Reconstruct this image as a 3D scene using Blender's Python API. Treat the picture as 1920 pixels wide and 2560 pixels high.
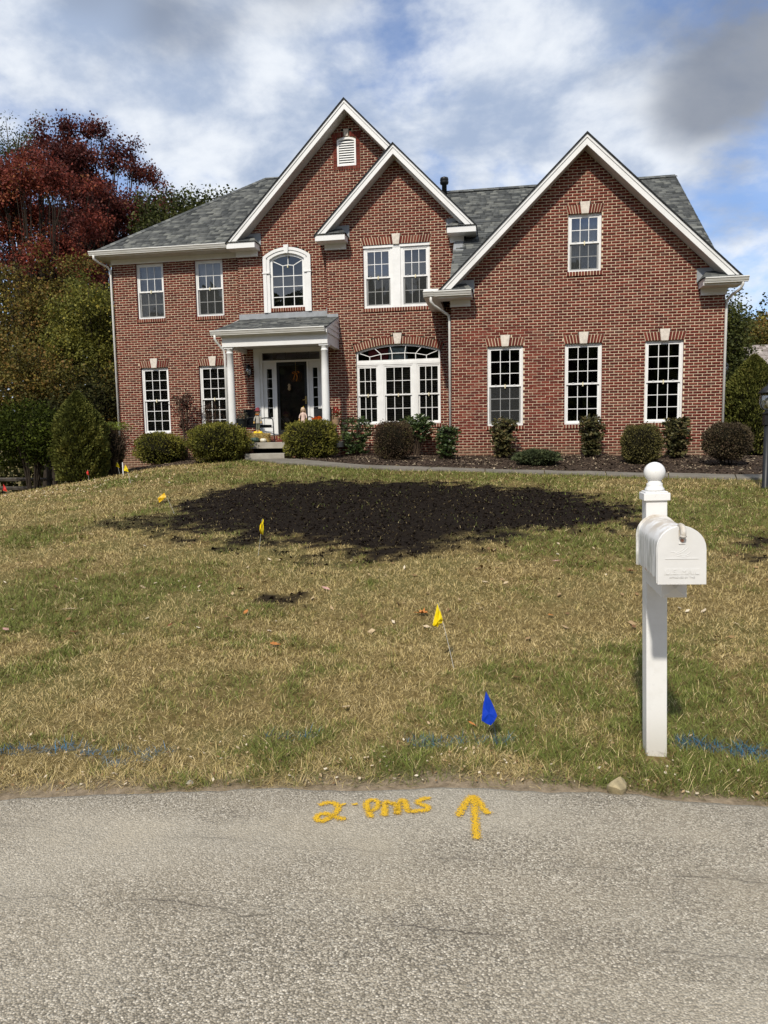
import bpy, math, random
import numpy as np
from mathutils import Vector, Matrix

for _o in list(bpy.data.objects): bpy.data.objects.remove(_o)
SC = bpy.context.scene
COL = SC.collection
R = math.radians
# World frame: X to the right along the house front, Y into the depth, Z up. The camera's eye is the origin of Z.
# ---------------------------------------------------------------- camera
YAW, PITCH, ROLL = R(-9.175), R(5.895), R(-1.0)
_f = Vector((math.sin(YAW)*math.cos(PITCH), math.cos(YAW)*math.cos(PITCH), -math.sin(PITCH)))
_r = Vector((math.cos(YAW), -math.sin(YAW), 0)); _u = _r.cross(_f)
_r2 = math.cos(ROLL)*_r + math.sin(ROLL)*_u; _u2 = -math.sin(ROLL)*_r + math.cos(ROLL)*_u
CAM = Vector((0, -18.2025, 0))
_cd = bpy.data.cameras.new('camera'); _co = bpy.data.objects.new('camera', _cd); COL.objects.link(_co)
_cd.sensor_fit = 'VERTICAL'; _cd.sensor_height = 24; _cd.lens = 1780/2560*24
_cd.clip_start = .05; _cd.clip_end = 2000
_m = Matrix.Identity(4)
for _i in range(3):
    _m[_i][0] = _r2[_i]; _m[_i][1] = _u2[_i]; _m[_i][2] = -_f[_i]; _m[_i][3] = CAM[_i]
_co.matrix_world = _m
SC.camera = _co
# ---------------------------------------------------------------- sun and sky
SUN_EL, SUN_AZ = R(44), R(10)       # azimuth: degrees to the left of the house-front normal
SUN_DIR = Vector((-math.sin(SUN_AZ)*math.cos(SUN_EL), -math.cos(SUN_AZ)*math.cos(SUN_EL), math.sin(SUN_EL)))
_sd = bpy.data.lights.new('sun', 'SUN'); _sd.energy = 2.7; _sd.angle = R(2.0); _sd.color = (1, .93, .82)
_so = bpy.data.objects.new('sun', _sd); COL.objects.link(_so)
_so.rotation_euler = SUN_DIR.to_track_quat('Z', 'Y').to_euler(); _so.location = (0, -30, 30)

W = bpy.data.worlds.new('World'); SC.world = W; W.use_nodes = True
SKY_OFF = ((17.6, 7.0, 15.8), (19.0, 6.2, 15.4), (15.33, 12.9, 8.2))
def sky():
    nt = W.node_tree; nt.nodes.clear(); N = nt.nodes.new; L = nt.links.new
    def math_(op, a, b=None, c=None):
        n = N('ShaderNodeMath'); n.operation = op
        for i, s in enumerate((a, b, c)):
            if s is None: continue
            if isinstance(s, (int, float)): n.inputs[i].default_value = s
            else: L(s, n.inputs[i])
        return n.outputs[0]
    def smooth(x, a, b):
        n = N('ShaderNodeMapRange'); n.interpolation_type = 'SMOOTHSTEP'
        L(x, n.inputs[0]); n.inputs[1].default_value = a; n.inputs[2].default_value = b
        return n.outputs[0]
    def mix(f, a, b):
        n = N('ShaderNodeMix'); n.data_type = 'RGBA'
        if isinstance(f, (int, float)): n.inputs[0].default_value = f
        else: L(f, n.inputs[0])
        for i, s in ((6, a), (7, b)):
            if isinstance(s, tuple): n.inputs[i].default_value = (*s, 1)
            else: L(s, n.inputs[i])
        return n.outputs[2]
    st = N('ShaderNodeTexSky'); st.sky_type = 'NISHITA'; st.sun_disc = False
    st.sun_elevation = SUN_EL; st.sun_rotation = math.atan2(SUN_DIR.x, SUN_DIR.y)
    st.air_density = 1.0; st.dust_density = .6; st.ozone_density = 1.6
    tc = N('ShaderNodeTexCoord'); sep = N('ShaderNodeSeparateXYZ'); L(tc.outputs['Generated'], sep.inputs[0])
    z = math_('MAXIMUM', sep.outputs[2], .0)
    den = math_('ADD', z, .42)
    cb = N('ShaderNodeCombineXYZ'); L(math_('DIVIDE', sep.outputs[0], den), cb.inputs[0]); L(math_('DIVIDE', sep.outputs[1], den), cb.inputs[1]); L(math_('MULTIPLY', z, .9), cb.inputs[2])
    def noise(scale, detail, rough, dist=0, off=(0, 0, 0), lac=2.0, sc=(1, 1, 1)):
        m = N('ShaderNodeMapping'); m.inputs['Location'].default_value = off; m.inputs['Scale'].default_value = sc
        L(cb.outputs[0], m.inputs[0])
        n = N('ShaderNodeTexNoise'); n.inputs['Scale'].default_value = scale; n.inputs['Detail'].default_value = detail
        n.inputs['Roughness'].default_value = rough; n.inputs['Distortion'].default_value = dist; n.inputs['Lacunarity'].default_value = lac
        L(m.outputs[0], n.inputs[0]); return n.outputs[0]
    n1 = noise(2.3, 9, .57, .12, SKY_OFF[0])           # cloud cover
    n2 = noise(3.1, 9, .58, .15, SKY_OFF[1])           # lit / grey parts of the clouds
    n3 = noise(1.25, 4, .5, .1, SKY_OFF[2])            # broad grey banks
    cover = smooth(n1, .37, .51)
    tone = smooth(n2, .38, .60)
    bank = smooth(n3, .535, .66)
    cl = mix(tone, (2.9, 3.55, 4.75), (6.4, 6.7, 7.1))
    cl = mix(math_("MULTIPLY", bank, .85), cl, (1.6, 1.78, 2.15))
    blue = N('ShaderNodeMix'); blue.data_type = 'RGBA'; blue.blend_type = 'MULTIPLY'; blue.inputs[0].default_value = 1
    L(st.outputs[0], blue.inputs[6]); blue.inputs[7].default_value = (.85, .95, 1.15, 1)
    col = mix(math_('ADD', math_('MULTIPLY', cover, .80), .16), blue.outputs[2], cl)
    bg = N('ShaderNodeBackground'); bg.inputs[1].default_value = .1; L(col, bg.inputs[0])
    out = N('ShaderNodeOutputWorld'); L(bg.outputs[0], out.inputs[0])
sky()
# ---------------------------------------------------------------- exposure and render
VS = SC.view_settings
VS.view_transform = 'Standard'; VS.look = 'None'; VS.exposure = 0.5; VS.gamma = 1; VS.use_curve_mapping = False
SC.render.engine = 'CYCLES'
SC.cycles.use_denoising = True
SC.cycles.max_bounces = 5; SC.cycles.diffuse_bounces = 2; SC.cycles.glossy_bounces = 3
SC.cycles.transmission_bounces = 4; SC.cycles.transparent_max_bounces = 8
SC.cycles.caustics_reflective = False; SC.cycles.caustics_refractive = False
SC.render.film_transparent = False

# ================================================================ helpers
rng = np.random.default_rng(7)
random.seed(7)
def tag(o, label=None, cat=None, group=None, kind=None):
    if label: o['label'] = label
    if cat: o['category'] = cat
    if group: o['group'] = group
    if kind: o['kind'] = kind
    return o
def empty(name, loc=(0, 0, 0), parent=None):
    o = bpy.data.objects.new(name, None); COL.objects.link(o); o.location = loc; o.empty_display_size = .1
    if parent: o.parent = parent
    return o
def link(name, me, parent=None, mats=None):
    o = bpy.data.objects.new(name, me); COL.objects.link(o)
    if mats is not None and not me.materials:
        for m in (mats if isinstance(mats, (list, tuple)) else [mats]): me.materials.append(m)
    if parent: o.parent = parent
    return o
class MB:
    """collects shapes; build() links them as one mesh object"""
    def __init__(s): s.v = []; s.f = []; s.m = []; s.cur = 0
    def add(s, vs, fs):
        b = len(s.v); s.v += [tuple(p) for p in vs]
        for f in fs: s.f.append(tuple(i+b for i in f)); s.m.append(s.cur)
        return s
    def box(s, x0, x1, y0, y1, z0, z1, skip=''):
        vs = [(x0,y0,z0),(x1,y0,z0),(x1,y1,z0),(x0,y1,z0),(x0,y0,z1),(x1,y0,z1),(x1,y1,z1),(x0,y1,z1)]
        F = {'b':(0,3,2,1),'t':(4,5,6,7),'f':(0,1,5,4),'k':(2,3,7,6),'r':(1,2,6,5),'l':(3,0,4,7)}
        return s.add(vs, [F[k] for k in F if k not in skip])
    def prism(s, poly, y0, y1):
        """poly: (x,z) points counter-clockwise seen from -Y, extruded y0..y1"""
        n = len(poly)
        vs = [(x,y0,z) for x,z in poly]+[(x,y1,z) for x,z in poly]
        fs = [tuple(range(n)), tuple(range(2*n-1, n-1, -1))]+[(i,i+n,(i+1)%n+n,(i+1)%n) for i in range(n)]
        return s.add(vs, fs)
    def prism_x(s, poly, x0, x1):
        """poly: (y,z) points, extruded along X"""
        n = len(poly)
        vs = [(x0,y,z) for y,z in poly]+[(x1,y,z) for y,z in poly]
        fs = [tuple(range(n-1,-1,-1)), tuple(range(n, 2*n))]+[(i,(i+1)%n,(i+1)%n+n,i+n) for i in range(n)]
        return s.add(vs, fs)
    def tube(s, pts, rad, n=8, cap=True, sq=None):
        pts = [Vector(p) for p in pts]; k = len(pts)
        if not hasattr(rad, '__len__'): rad = [rad]*k
        up = Vector((0,0,1)); vs = []
        d0 = (pts[1]-pts[0]).normalized()
        a = d0.orthogonal().normalized()
        for i, p in enumerate(pts):
            d = (pts[min(i+1,k-1)]-pts[max(i-1,0)])
            d = d.normalized() if d.length > 1e-9 else d0
            a = (a-d*a.dot(d)); a = a.normalized() if a.length > 1e-6 else d.orthogonal().normalized()
            b = d.cross(a)
            for j in range(n):
                t = 2*math.pi*j/n
                vs.append(p+(a*math.cos(t)+b*math.sin(t))*rad[i])
        fs = [(i*n+j, i*n+(j+1)%n, (i+1)*n+(j+1)%n, (i+1)*n+j) for i in range(k-1) for j in range(n)]
        if cap: fs += [tuple(range(n-1,-1,-1)), tuple((k-1)*n+j for j in range(n))]
        return s.add(vs, fs)
    def bar(s, p, q, w, h):
        """rectangular bar from p to q, w wide (horizontal), h high"""
        p, q = Vector(p), Vector(q); d = (q-p).normalized()
        a = d.cross(Vector((0,0,1))); a = a.normalized() if a.length > 1e-4 else Vector((1,0,0))
        b = a.cross(d).normalized()
        vs = [c+a*(sx*w/2)+b*(sz*h/2) for c in (p,q) for sx,sz in ((-1,-1),(1,-1),(1,1),(-1,1))]
        return s.add(vs, [(0,1,2,3),(7,6,5,4),(0,4,5,1),(1,5,6,2),(2,6,7,3),(3,7,4,0)])
    def lathe(s, prof, n=20, c=(0,0,0), sx=1, sy=1):
        vs = [(c[0]+r*sx*math.cos(2*math.pi*j/n), c[1]+r*sy*math.sin(2*math.pi*j/n), c[2]+z) for r,z in prof for j in range(n)]
        k = len(prof)
        fs = [(i*n+j, i*n+(j+1)%n, (i+1)*n+(j+1)%n, (i+1)*n+j) for i in range(k-1) for j in range(n)]
        fs += [tuple(range(n-1,-1,-1)), tuple((k-1)*n+j for j in range(n))]
        return s.add(vs, fs)
    def mesh(s, name, smooth=False):
        me = bpy.data.meshes.new(name); me.from_pydata(s.v, [], s.f)
        if any(s.m): me.polygons.foreach_set('material_index', s.m)
        if smooth: me.polygons.foreach_set('use_smooth', [True]*len(s.f))
        me.update(); return me
    def build(s, name, mats, parent=None, smooth=False, bevel=0, loc=None):
        o = link(name, s.mesh(name, smooth), parent, mats)
        if bevel:
            b = o.modifiers.new('bevel', 'BEVEL'); b.width = bevel; b.segments = 2; b.limit_method = 'ANGLE'; b.angle_limit = R(40)
        if loc: o.location = loc
        return o
def np_mesh(name, verts, quads=None, tris=None, attrs=None, smooth=False):
    """fast mesh from numpy arrays; attrs: name -> (domain, type, array)"""
    me = bpy.data.meshes.new(name); verts = np.ascontiguousarray(verts, np.float32)
    me.vertices.add(len(verts)); me.vertices.foreach_set('co', verts.ravel())
    faces = quads if quads is not None else tris; k = faces.shape[1]
    me.loops.add(faces.size); me.loops.foreach_set('vertex_index', np.ascontiguousarray(faces, np.int32).ravel())
    me.polygons.add(len(faces)); me.polygons.foreach_set('loop_start', np.arange(0, faces.size, k, dtype=np.int32))
    if smooth: me.polygons.foreach_set('use_smooth', np.ones(len(faces), bool))
    for n, (dom, typ, arr) in (attrs or {}).items():
        a = me.attributes.new(n, typ, dom)
        key = {'FLOAT':'value','FLOAT_COLOR':'color','FLOAT_VECTOR':'vector'}[typ]
        a.data.foreach_set(key, np.ascontiguousarray(arr, np.float32).ravel())
    me.update(calc_edges=True); me.validate(); return me
# ---- value noise for layout (not for pictures): smooth random fields on the ground
_NT = np.random.default_rng(99).random((256, 256))
def vnoise(x, y, s, seed=0):
    x = np.asarray(x)*s+seed*17.31+500; y = np.asarray(y)*s+seed*9.77+500
    xi = np.floor(x).astype(int); yi = np.floor(y).astype(int); fx = x-xi; fy = y-yi
    fx = fx*fx*(3-2*fx); fy = fy*fy*(3-2*fy); T = lambda a, b: _NT[a % 256, b % 256]
    return (T(xi,yi)*(1-fx)+T(xi+1,yi)*fx)*(1-fy)+(T(xi,yi+1)*(1-fx)+T(xi+1,yi+1)*fx)*fy
def fbm(x, y, s, o=4, seed=0):
    t = 0; a = .5; n = 0
    for i in range(o): t = t+a*vnoise(x, y, s*2**i, seed+i); n += a; a *= .55
    return t/n
# ================================================================ materials (all procedural)
class NG:
    """small helper to write node materials"""
    def __init__(s, name, rough=.6, spec=.3):
        s.m = bpy.data.materials.new(name); s.m.use_nodes = True; s.nt = s.m.node_tree
        s.b = s.nt.nodes['Principled BSDF']; s.b.inputs['Roughness'].default_value = rough
        s.b.inputs['Specular IOR Level'].default_value = spec
        s._tc = None
    def N(s, t): return s.nt.nodes.new(t)
    def L(s, a, b): s.nt.links.new(a, b)
    def set(s, inp, v):
        if isinstance(v, (int, float)): inp.default_value = v
        elif isinstance(v, tuple): inp.default_value = v if len(v) == len(inp.default_value) else (*v, 1)
        else: s.L(v, inp)
    def co(s, kind='Object'):
        if s._tc is None: s._tc = s.N('ShaderNodeTexCoord')
        return s._tc.outputs[kind]
    def pos(s): return s.N('ShaderNodeNewGeometry').outputs['Position']
    def island(s): return s.N('ShaderNodeNewGeometry').outputs['Random Per Island']
    def objrand(s): return s.N('ShaderNodeObjectInfo').outputs['Random']
    def attr(s, n, out='Fac'):
        a = s.N('ShaderNodeAttribute'); a.attribute_name = n; return a.outputs[out]
    def map(s, v, scale=(1,1,1), loc=(0,0,0), rot=(0,0,0)):
        m = s.N('ShaderNodeMapping'); s.L(v, m.inputs[0]); m.inputs['Scale'].default_value = scale
        m.inputs['Location'].default_value = loc; m.inputs['Rotation'].default_value = rot; return m.outputs[0]
    def noise(s, v, scale, detail=4, rough=.55, dist=0):
        n = s.N('ShaderNodeTexNoise'); s.L(v, n.inputs[0]); n.inputs['Scale'].default_value = scale
        n.inputs['Detail'].default_value = detail; n.inputs['Roughness'].default_value = rough; n.inputs['Distortion'].default_value = dist
        return n.outputs[0]
    def voro(s, v, scale, feat='F1', out='Distance', rand=1):
        n = s.N('ShaderNodeTexVoronoi'); n.feature = feat; s.L(v, n.inputs['Vector']); n.inputs['Scale'].default_value = scale
        n.inputs['Randomness'].default_value = rand
        return n.outputs[out]
    def math(s, op, a, b=None, c=None, clamp=False):
        n = s.N('ShaderNodeMath'); n.operation = op; n.use_clamp = clamp
        for i, x in enumerate((a, b, c)):
            if x is not None: s.set(n.inputs[i], x)
        return n.outputs[0]
    def step(s, x, a, b, lo=0, hi=1):
        n = s.N('ShaderNodeMapRange'); n.interpolation_type = 'SMOOTHSTEP'; s.set(n.inputs[0], x)
        for i, q in enumerate((a, b, lo, hi)): n.inputs[i+1].default_value = q
        return n.outputs[0]
    def mix(s, f, a, b, mode='MIX'):
        n = s.N('ShaderNodeMix'); n.data_type = 'RGBA'; n.blend_type = mode
        s.set(n.inputs[0], f); s.set(n.inputs[6], a); s.set(n.inputs[7], b); return n.outputs[2]
    def ramp(s, f, stops, interp='LINEAR'):
        n = s.N('ShaderNodeValToRGB'); s.L(f, n.inputs[0]); e = n.color_ramp.elements; n.color_ramp.interpolation = interp
        while len(e) < len(stops): e.new(.5)
        for el, (p, c) in zip(e, stops): el.position = p; el.color = (*c, 1)
        return n.outputs[0]
    def bump(s, h, strength=.3, dist=.01):
        n = s.N('ShaderNodeBump'); n.inputs['Strength'].default_value = strength; n.inputs['Distance'].default_value = dist
        s.L(h, n.inputs['Height']); s.L(n.outputs[0], s.b.inputs['Normal'])
    def col(s, c): s.set(s.b.inputs['Base Color'], c); return s
    def rough(s, r): s.set(s.b.inputs['Roughness'], r); return s
    def done(s): return s.m
M = {}
def plain(key, c, rough=.5, spec=.3, var=.12, scale=6, metal=0, bump=0):
    g = NG(key, rough, spec); p = g.co()
    n = g.noise(p, scale, 5, .6)
    lo = tuple(x*(1-var) for x in c); hi = tuple(min(1, x*(1+var)) for x in c)
    g.col(g.mix(g.step(n, .3, .7), lo, hi)); g.b.inputs['Metallic'].default_value = metal
    if bump: g.bump(g.noise(p, scale*14, 3), bump, .004)
    M[key] = g.done(); return M[key]
def mk_materials():
    # painted trim, slightly weathered
    g = NG('white_trim', .42, .35); p = g.pos()
    n = g.noise(p, 2.3, 6, .62); n2 = g.noise(g.map(p, (9, 9, 1.2)), 3, 4)
    c = g.mix(g.step(n, .35, .75), (.80, .80, .785), (.74, .735, .71)); c = g.mix(g.step(n2, .6, .9, 0, .35), c, (.55, .53, .48))
    M['trim'] = g.col(c).done()
    g = NG('gutter_enamel', .35, .45); p = g.pos(); n = g.noise(g.map(p, (1, 1, 6)), 3, 5)
    M['gutter'] = g.col(g.mix(g.step(n, .35, .8), (.72, .715, .68), (.60, .585, .53))).done()
    plain('downspout', (.70, .69, .65), .4, .4, .08, 3)
    plain('grey_flashing', (.30, .315, .33), .45, .4, .12, 5)
    plain('vinyl', (.82, .82, .80), .35, .4, .05, 4)
    plain('soffit', (.62, .61, .58), .5, .3, .08, 4)
    plain('limestone', (.66, .60, .52), .85, .2, .14, 14, bump=.3)
    # brick: one tone per brick
    g = NG('brick', .88, .2); p = g.pos()
    r = g.math('FRACT', g.math('ADD', g.island(), g.objrand()))
    c = g.ramp(r, [(0, (.086, .017, .013)), (.3, (.124, .024, .017)), (.62, (.154, .031, .021)), (.86, (.190, .041, .027)), (.95, (.195, .068, .046)), (1, (.12, .05, .038))])
    n = g.noise(p, 34, 4, .65); c = g.mix(g.step(n, .35, .8, 0, .16), c, (.18, .07, .052))
    n4 = g.noise(p, .55, 4, .6); c = g.mix(g.step(n4, .45, .75, 0, .22), c, (.22, .085, .055)); c = g.mix(g.step(g.noise(g.map(p, (1, 1, .35)), .8, 5, .6), .55, .8, 0, .4), c, (.07, .022, .018))      # pale bloom in broad patches
    sx = g.N('ShaderNodeSeparateXYZ'); g.L(p, sx.inputs[0])
    dust = g.step(g.math('ADD', sx.outputs[2], g.math('MULTIPLY', g.noise(p, 2.2, 3), .35)), -.36, .02, 1, 0)
    c = g.mix(g.math('MULTIPLY', dust, .62), c, (.25, .16, .105))
    g.bump(g.noise(p, 120, 3), .35, .004)
    M['brick'] = g.col(c).done()
    g = NG('mortar', .95, .1); p = g.pos(); n = g.noise(p, 9, 5, .6)
    c = g.mix(g.step(n, .3, .75), (.74, .625, .45), (.60, .50, .355))
    sx = g.N('ShaderNodeSeparateXYZ'); g.L(p, sx.inputs[0])
    c = g.mix(g.step(sx.outputs[2], -.45, -.1, .55, 0), c, (.30, .22, .14))
    g.bump(g.noise(p, 90, 3), .5, .006); M['mortar'] = g.col(c).done()
    # brick as a texture, only for the side and back walls that the photograph does not show
    g = NG('brick_side', .9, .2); p = g.pos(); bt = g.N('ShaderNodeTexBrick'); g.L(g.map(p, (0, 1, 1), rot=(R(90), 0, R(90))), bt.inputs['Vector']) if False else None
    sx = g.N('ShaderNodeSeparateXYZ'); g.L(p, sx.inputs[0]); cb = g.N('ShaderNodeCombineXYZ')
    g.L(g.math('ADD', sx.outputs[0], sx.outputs[1]), cb.inputs[0]); g.L(sx.outputs[2], cb.inputs[1]); g.L(cb.outputs[0], bt.inputs['Vector'])
    bt.inputs['Scale'].default_value = 1; bt.inputs['Brick Width'].default_value = .2032; bt.inputs['Row Height'].default_value = .0677
    bt.inputs['Mortar Size'].default_value = .006; bt.inputs['Color1'].default_value = (.16, .045, .035, 1); bt.inputs['Color2'].default_value = (.11, .032, .026, 1); bt.inputs['Mortar'].default_value = (.6, .5, .35, 1)
    M['brick_side'] = g.col(bt.outputs[0]).done()
    # shingles: one tone per tab
    g = NG('shingle', .93, .15); p = g.pos(); r = g.math('FRACT', g.math('ADD', g.island(), g.objrand()))
    c = g.ramp(r, [(0, (.042, .046, .047)), (.35, (.082, .087, .086)), (.7, (.13, .135, .128)), (1, (.20, .205, .186))])
    n = g.noise(p, 160, 3, .7); c = g.mix(g.step(n, .3, .75, 0, .2), c, (.15, .153, .145)); n2 = g.noise(p, .9, 4)
    c = g.mix(g.step(n2, .45, .75, 0, .25), c, (.06, .063, .063)); g.bump(n, .5, .004)
    M['shingle'] = g.col(c).done()
    plain('roof_base', (.05, .054, .054), .95, .1, .3, 4)
    plain('shingle_far', (.30, .28, .27), .95, .1, .3, 7)
    # glass pane: mostly see-through, mirror by angle
    g = NG('window_glass'); g.nt.nodes.remove(g.b)
    tr = g.N('ShaderNodeBsdfTransparent'); tr.inputs[0].default_value = (.86, .89, .88, 1)
    gl = g.N('ShaderNodeBsdfGlossy'); gl.inputs['Roughness'].default_value = .015; gl.inputs[0].default_value = (.95, .97, 1, 1)
    bp = g.N('ShaderNodeBump'); bp.inputs['Strength'].default_value = .05; bp.inputs['Distance'].default_value = .02
    g.L(g.noise(g.pos(), 2.2, 2, .5), bp.inputs['Height']); g.L(bp.outputs[0], gl.inputs['Normal'])
    fr = g.N('ShaderNodeFresnel'); fr.inputs[0].default_value = 1.75
    mx = g.N('ShaderNodeMixShader'); g.L(g.math('ADD', g.math('MULTIPLY', fr.outputs[0], 1.2), .05, clamp=True), mx.inputs[0])
    g.L(tr.outputs[0], mx.inputs[1]); g.L(gl.outputs[0], mx.inputs[2]); g.L(mx.outputs[0], g.nt.nodes['Material Output'].inputs[0]); M['glass'] = g.m
    plain('insect_screen', (.055, .057, .057), .8, .1, .1, 30)
    plain('curtain', (.50, .48, .45), .9, .1, .2, 3)
    plain('blind', (.36, .29, .225), .6, .3, .2, 5)
    plain('blind_grey', (.20, .21, .20), .6, .3, .15, 5)
    plain('room', (.10, .095, .09), .9, .1, .2, 2)
    plain('room_dark', (.03, .028, .027), .9, .1, .2, 2)
    plain('lock', (.78, .70, .45), .4, .4, .05)
    plain('door_wood', (.040, .016, .012), .35, .4, .4, 5)
    plain('black_metal', (.012, .013, .014), .45, .4, .3, 8)
    plain('brass', (.45, .33, .12), .35, .5, .2, 6, metal=.8)
    # concrete
    for k, c0, c1 in (('concrete', (.40, .375, .32), (.29, .265, .22)), ('walk', (.21, .19, .155), (.15, .135, .11))):
        g = NG(k, .9, .2); p = g.pos(); n = g.noise(p, 2.5, 6, .65); n2 = g.noise(p, 60, 3, .7)
        c = g.mix(g.step(n, .32, .72), c0, c1); c = g.mix(g.step(n2, .5, .9, 0, .4), c, tuple(x*1.35 for x in c0)); c = g.mix(g.step(n2, .15, .42, .4, 0), c, tuple(x*.55 for x in c1))
        g.bump(n2, .4, .004); M[k] = g.col(c).done()
    # asphalt with exposed stone
    g = NG('asphalt', .82, .3); p = g.pos(); pw = g.map(p, (1, 1, 1))
    v1 = g.voro(pw, 150, 'F1', 'Color'); d1 = g.voro(pw, 150, 'F1', 'Distance'); bw = g.N('ShaderNodeSeparateColor'); g.L(v1, bw.inputs[0])
    c = g.ramp(bw.outputs[0], [(0, (.205, .177, .132)), (.35, (.325, .284, .214)), (.7, (.44, .388, .30)), (.92, (.58, .52, .415)), (1, (.76, .69, .56))])
    c = g.mix(g.step(d1, .45, .80, 0, .75), c, (.075, .066, .050))
    v2 = g.voro(pw, 58, 'F1', 'Color'); s2 = g.N('ShaderNodeSeparateColor'); g.L(v2, s2.inputs[0]); d2 = g.voro(pw, 58)
    big = g.math('MULTIPLY', g.step(s2.outputs[1], .80, .86), g.step(d2, .36, .44, 1, 0)); c = g.mix(g.math('MULTIPLY', big, .5), c, (.47, .43, .35))
    n = g.noise(g.map(p, (.55, 1.6, 1)), 1.6, 6, .62, .4); c = g.mix(g.step(n, .38, .66, 0, .22), c, (.44, .375, .275))   # dust film
    n2 = g.noise(g.map(p, (.35, 1.1, 1), (7, 3, 0)), 1.3, 5, .6, .3); c = g.mix(g.step(n2, .50, .72, 0, .24), c, (.19, .165, .13))
    # hairline seams along the road and a film of sand
    sy = g.N('ShaderNodeSeparateXYZ'); g.L(p, sy.inputs[0]); wob = g.math('MULTIPLY', g.math('SUBTRACT', g.noise(g.map(p, (1, 0, 0)), 1.4, 8, .6), .5), .42)
    for y0, amp in ((-15.62, .55), (-16.03, .7), (-17.1, .6)):
        dd = g.math('ABSOLUTE', g.math('ADD', g.math('SUBTRACT', sy.outputs[1], y0), g.math('MULTIPLY', wob, amp))); gate = g.step(g.noise(g.map(p, (1.3, 1.3, 0), (y0, 0, 0)), 1.5, 3), .42, .58)
        c = g.mix(g.math('MULTIPLY', g.step(dd, .0012, .006, .7, 0), gate), c, (.06, .05, .04))
        c = g.mix(g.math('MULTIPLY', g.step(dd, .01, .09, .22, 0), gate), c, (.14, .12, .09))
    worn = g.step(g.noise(g.map(p, (.75, 1.5, 0), (1.1, 4.4, 0)), .8, 4, .55), .44, .62, 0, .42); c = g.mix(worn, c, (.50, .45, .355))
    sand = g.math('MULTIPLY', g.step(g.noise(g.map(p, (.9, 1.2, 0), (5.3, 1.9, 0)), 1.1, 5, .6), .52, .72), .38); c = g.mix(sand, c, (.47, .405, .295))
    g.bump(g.math('SUBTRACT', g.math('MULTIPLY', big, .4), d1), .75, .006)
    M['asphalt'] = g.col(c).done()
    # yellow marking paint, broken up by the stone
    g = NG('yellow_paint', .7, .3); p = g.pos(); n = g.noise(p, 70, 4, .75); d1 = g.voro(p, 185)
    g.col(g.mix(g.step(n, .3, .75), (.86, .52, .010), (.68, .40, .035)))
    e = g.attr('edge'); a = g.math('ADD', g.math('ADD', g.math('MULTIPLY', e, 1.15), g.math('MULTIPLY', n, 1.3)), g.math('MULTIPLY', d1, -1.25))
    g.L(g.step(a, .50, .98), g.b.inputs['Alpha']); g.bump(d1, .75, .006); M['yellow_paint'] = g.done()
    # lawn soil and thatch, black peat, bark mulch, verge dirt
    g = NG('lawn_soil', .97, .1); p = g.pos()
    n = g.noise(p, 26, 5, .7); n2 = g.noise(p, 1.1, 4, .6); n3 = g.noise(g.map(p, (5, 5, 5)), 60, 3, .7)
    c = g.ramp(n, [(.25, (.065, .048, .018)), (.5, (.155, .115, .044)), (.72, (.28, .21, .09))])
    c = g.mix(g.step(n2, .42, .62, 0, .5), c, (.11, .115, .036)); c = g.mix(g.step(n3, .5, .8, 0, .5), c, (.31, .23, .105))
    c = g.mix(g.attr('verge'), c, g.ramp(n, [(.25, (.13, .10, .065)), (.6, (.30, .235, .16)), (.85, (.42, .35, .25))]))
    c = g.mix(g.attr('peat'), c, g.ramp(n, [(.3, (.006, .0042, .003)), (.62, (.016, .011, .007)), (.9, (.045, .032, .020))]))
    g.bump(n, .8, .02); M['lawn_soil'] = g.col(c).done()
    g = NG('peat', .98, .05); r = g.island(); g.col(g.ramp(r, [(0, (.004, .003, .0022)), (.75, (.014, .0095, .0062)), (.92, (.032, .022, .014)), (1, (.09, .064, .036))])); M['peat'] = g.done()
    g = NG('mulch', .97, .1); p = g.pos(); n = g.noise(p, 30, 5, .7); g.col(g.ramp(n, [(.3, (.030, .021, .015)), (.6, (.072, .052, .038)), (.8, (.14, .10, .075))])); g.bump(n, 1, .03); M['mulch'] = g.done()
    g = NG('mulch_chip', .95, .1); r = g.island(); g.col(g.ramp(r, [(0, (.022, .015, .011)), (.55, (.07, .048, .034)), (.86, (.13, .095, .068)), (.95, (.30, .23, .15)), (1, (.50, .42, .28))])); M['mulch_chip'] = g.done()
    # grass blade: colour given to each blade
    g = NG('grass_blade', .72, .18); c = g.attr('tint', 'Color'); g.col(c)
    g.b.inputs['Subsurface Weight'].default_value = 0; M['grass'] = g.done()
GAIN = 1.3
def leaf_mat(key, stops, rough=.55, spec=.25, trans=.25, patch=None):
    g = NG(key, rough, spec); r = g.island(); p = g.pos()
    n = g.noise(p, patch[0] if patch else 1.2, 3, .6)
    f = g.math('ADD', g.math('MULTIPLY', r, .62), g.math('MULTIPLY', g.step(n, .32, .68), .38))
    c = g.ramp(f, [(p_, tuple(q*GAIN for q in c_)) for p_, c_ in stops])
    g.col(c)
    if trans:
        tl = g.N('ShaderNodeBsdfTranslucent'); g.L(g.mix(.5, c, c), tl.inputs[0])
        mx = g.N('ShaderNodeMixShader'); mx.inputs[0].default_value = trans
        g.L(g.b.outputs[0], mx.inputs[1]); g.L(tl.outputs[0], mx.inputs[2]); g.L(mx.outputs[0], g.nt.nodes['Material Output'].inputs[0])
    M[key] = g.m; return g.m
def bark_mat(key, c):
    g = NG(key, .95, .1); p = g.co(); n = g.noise(g.map(p, (6, 6, 1)), 5, 5, .65)
    g.col(g.mix(g.step(n, .3, .7), tuple(x*.55 for x in c), tuple(x*1.3 for x in c))); g.bump(n, .6, .02); M[key] = g.done()
mk_materials()
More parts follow.
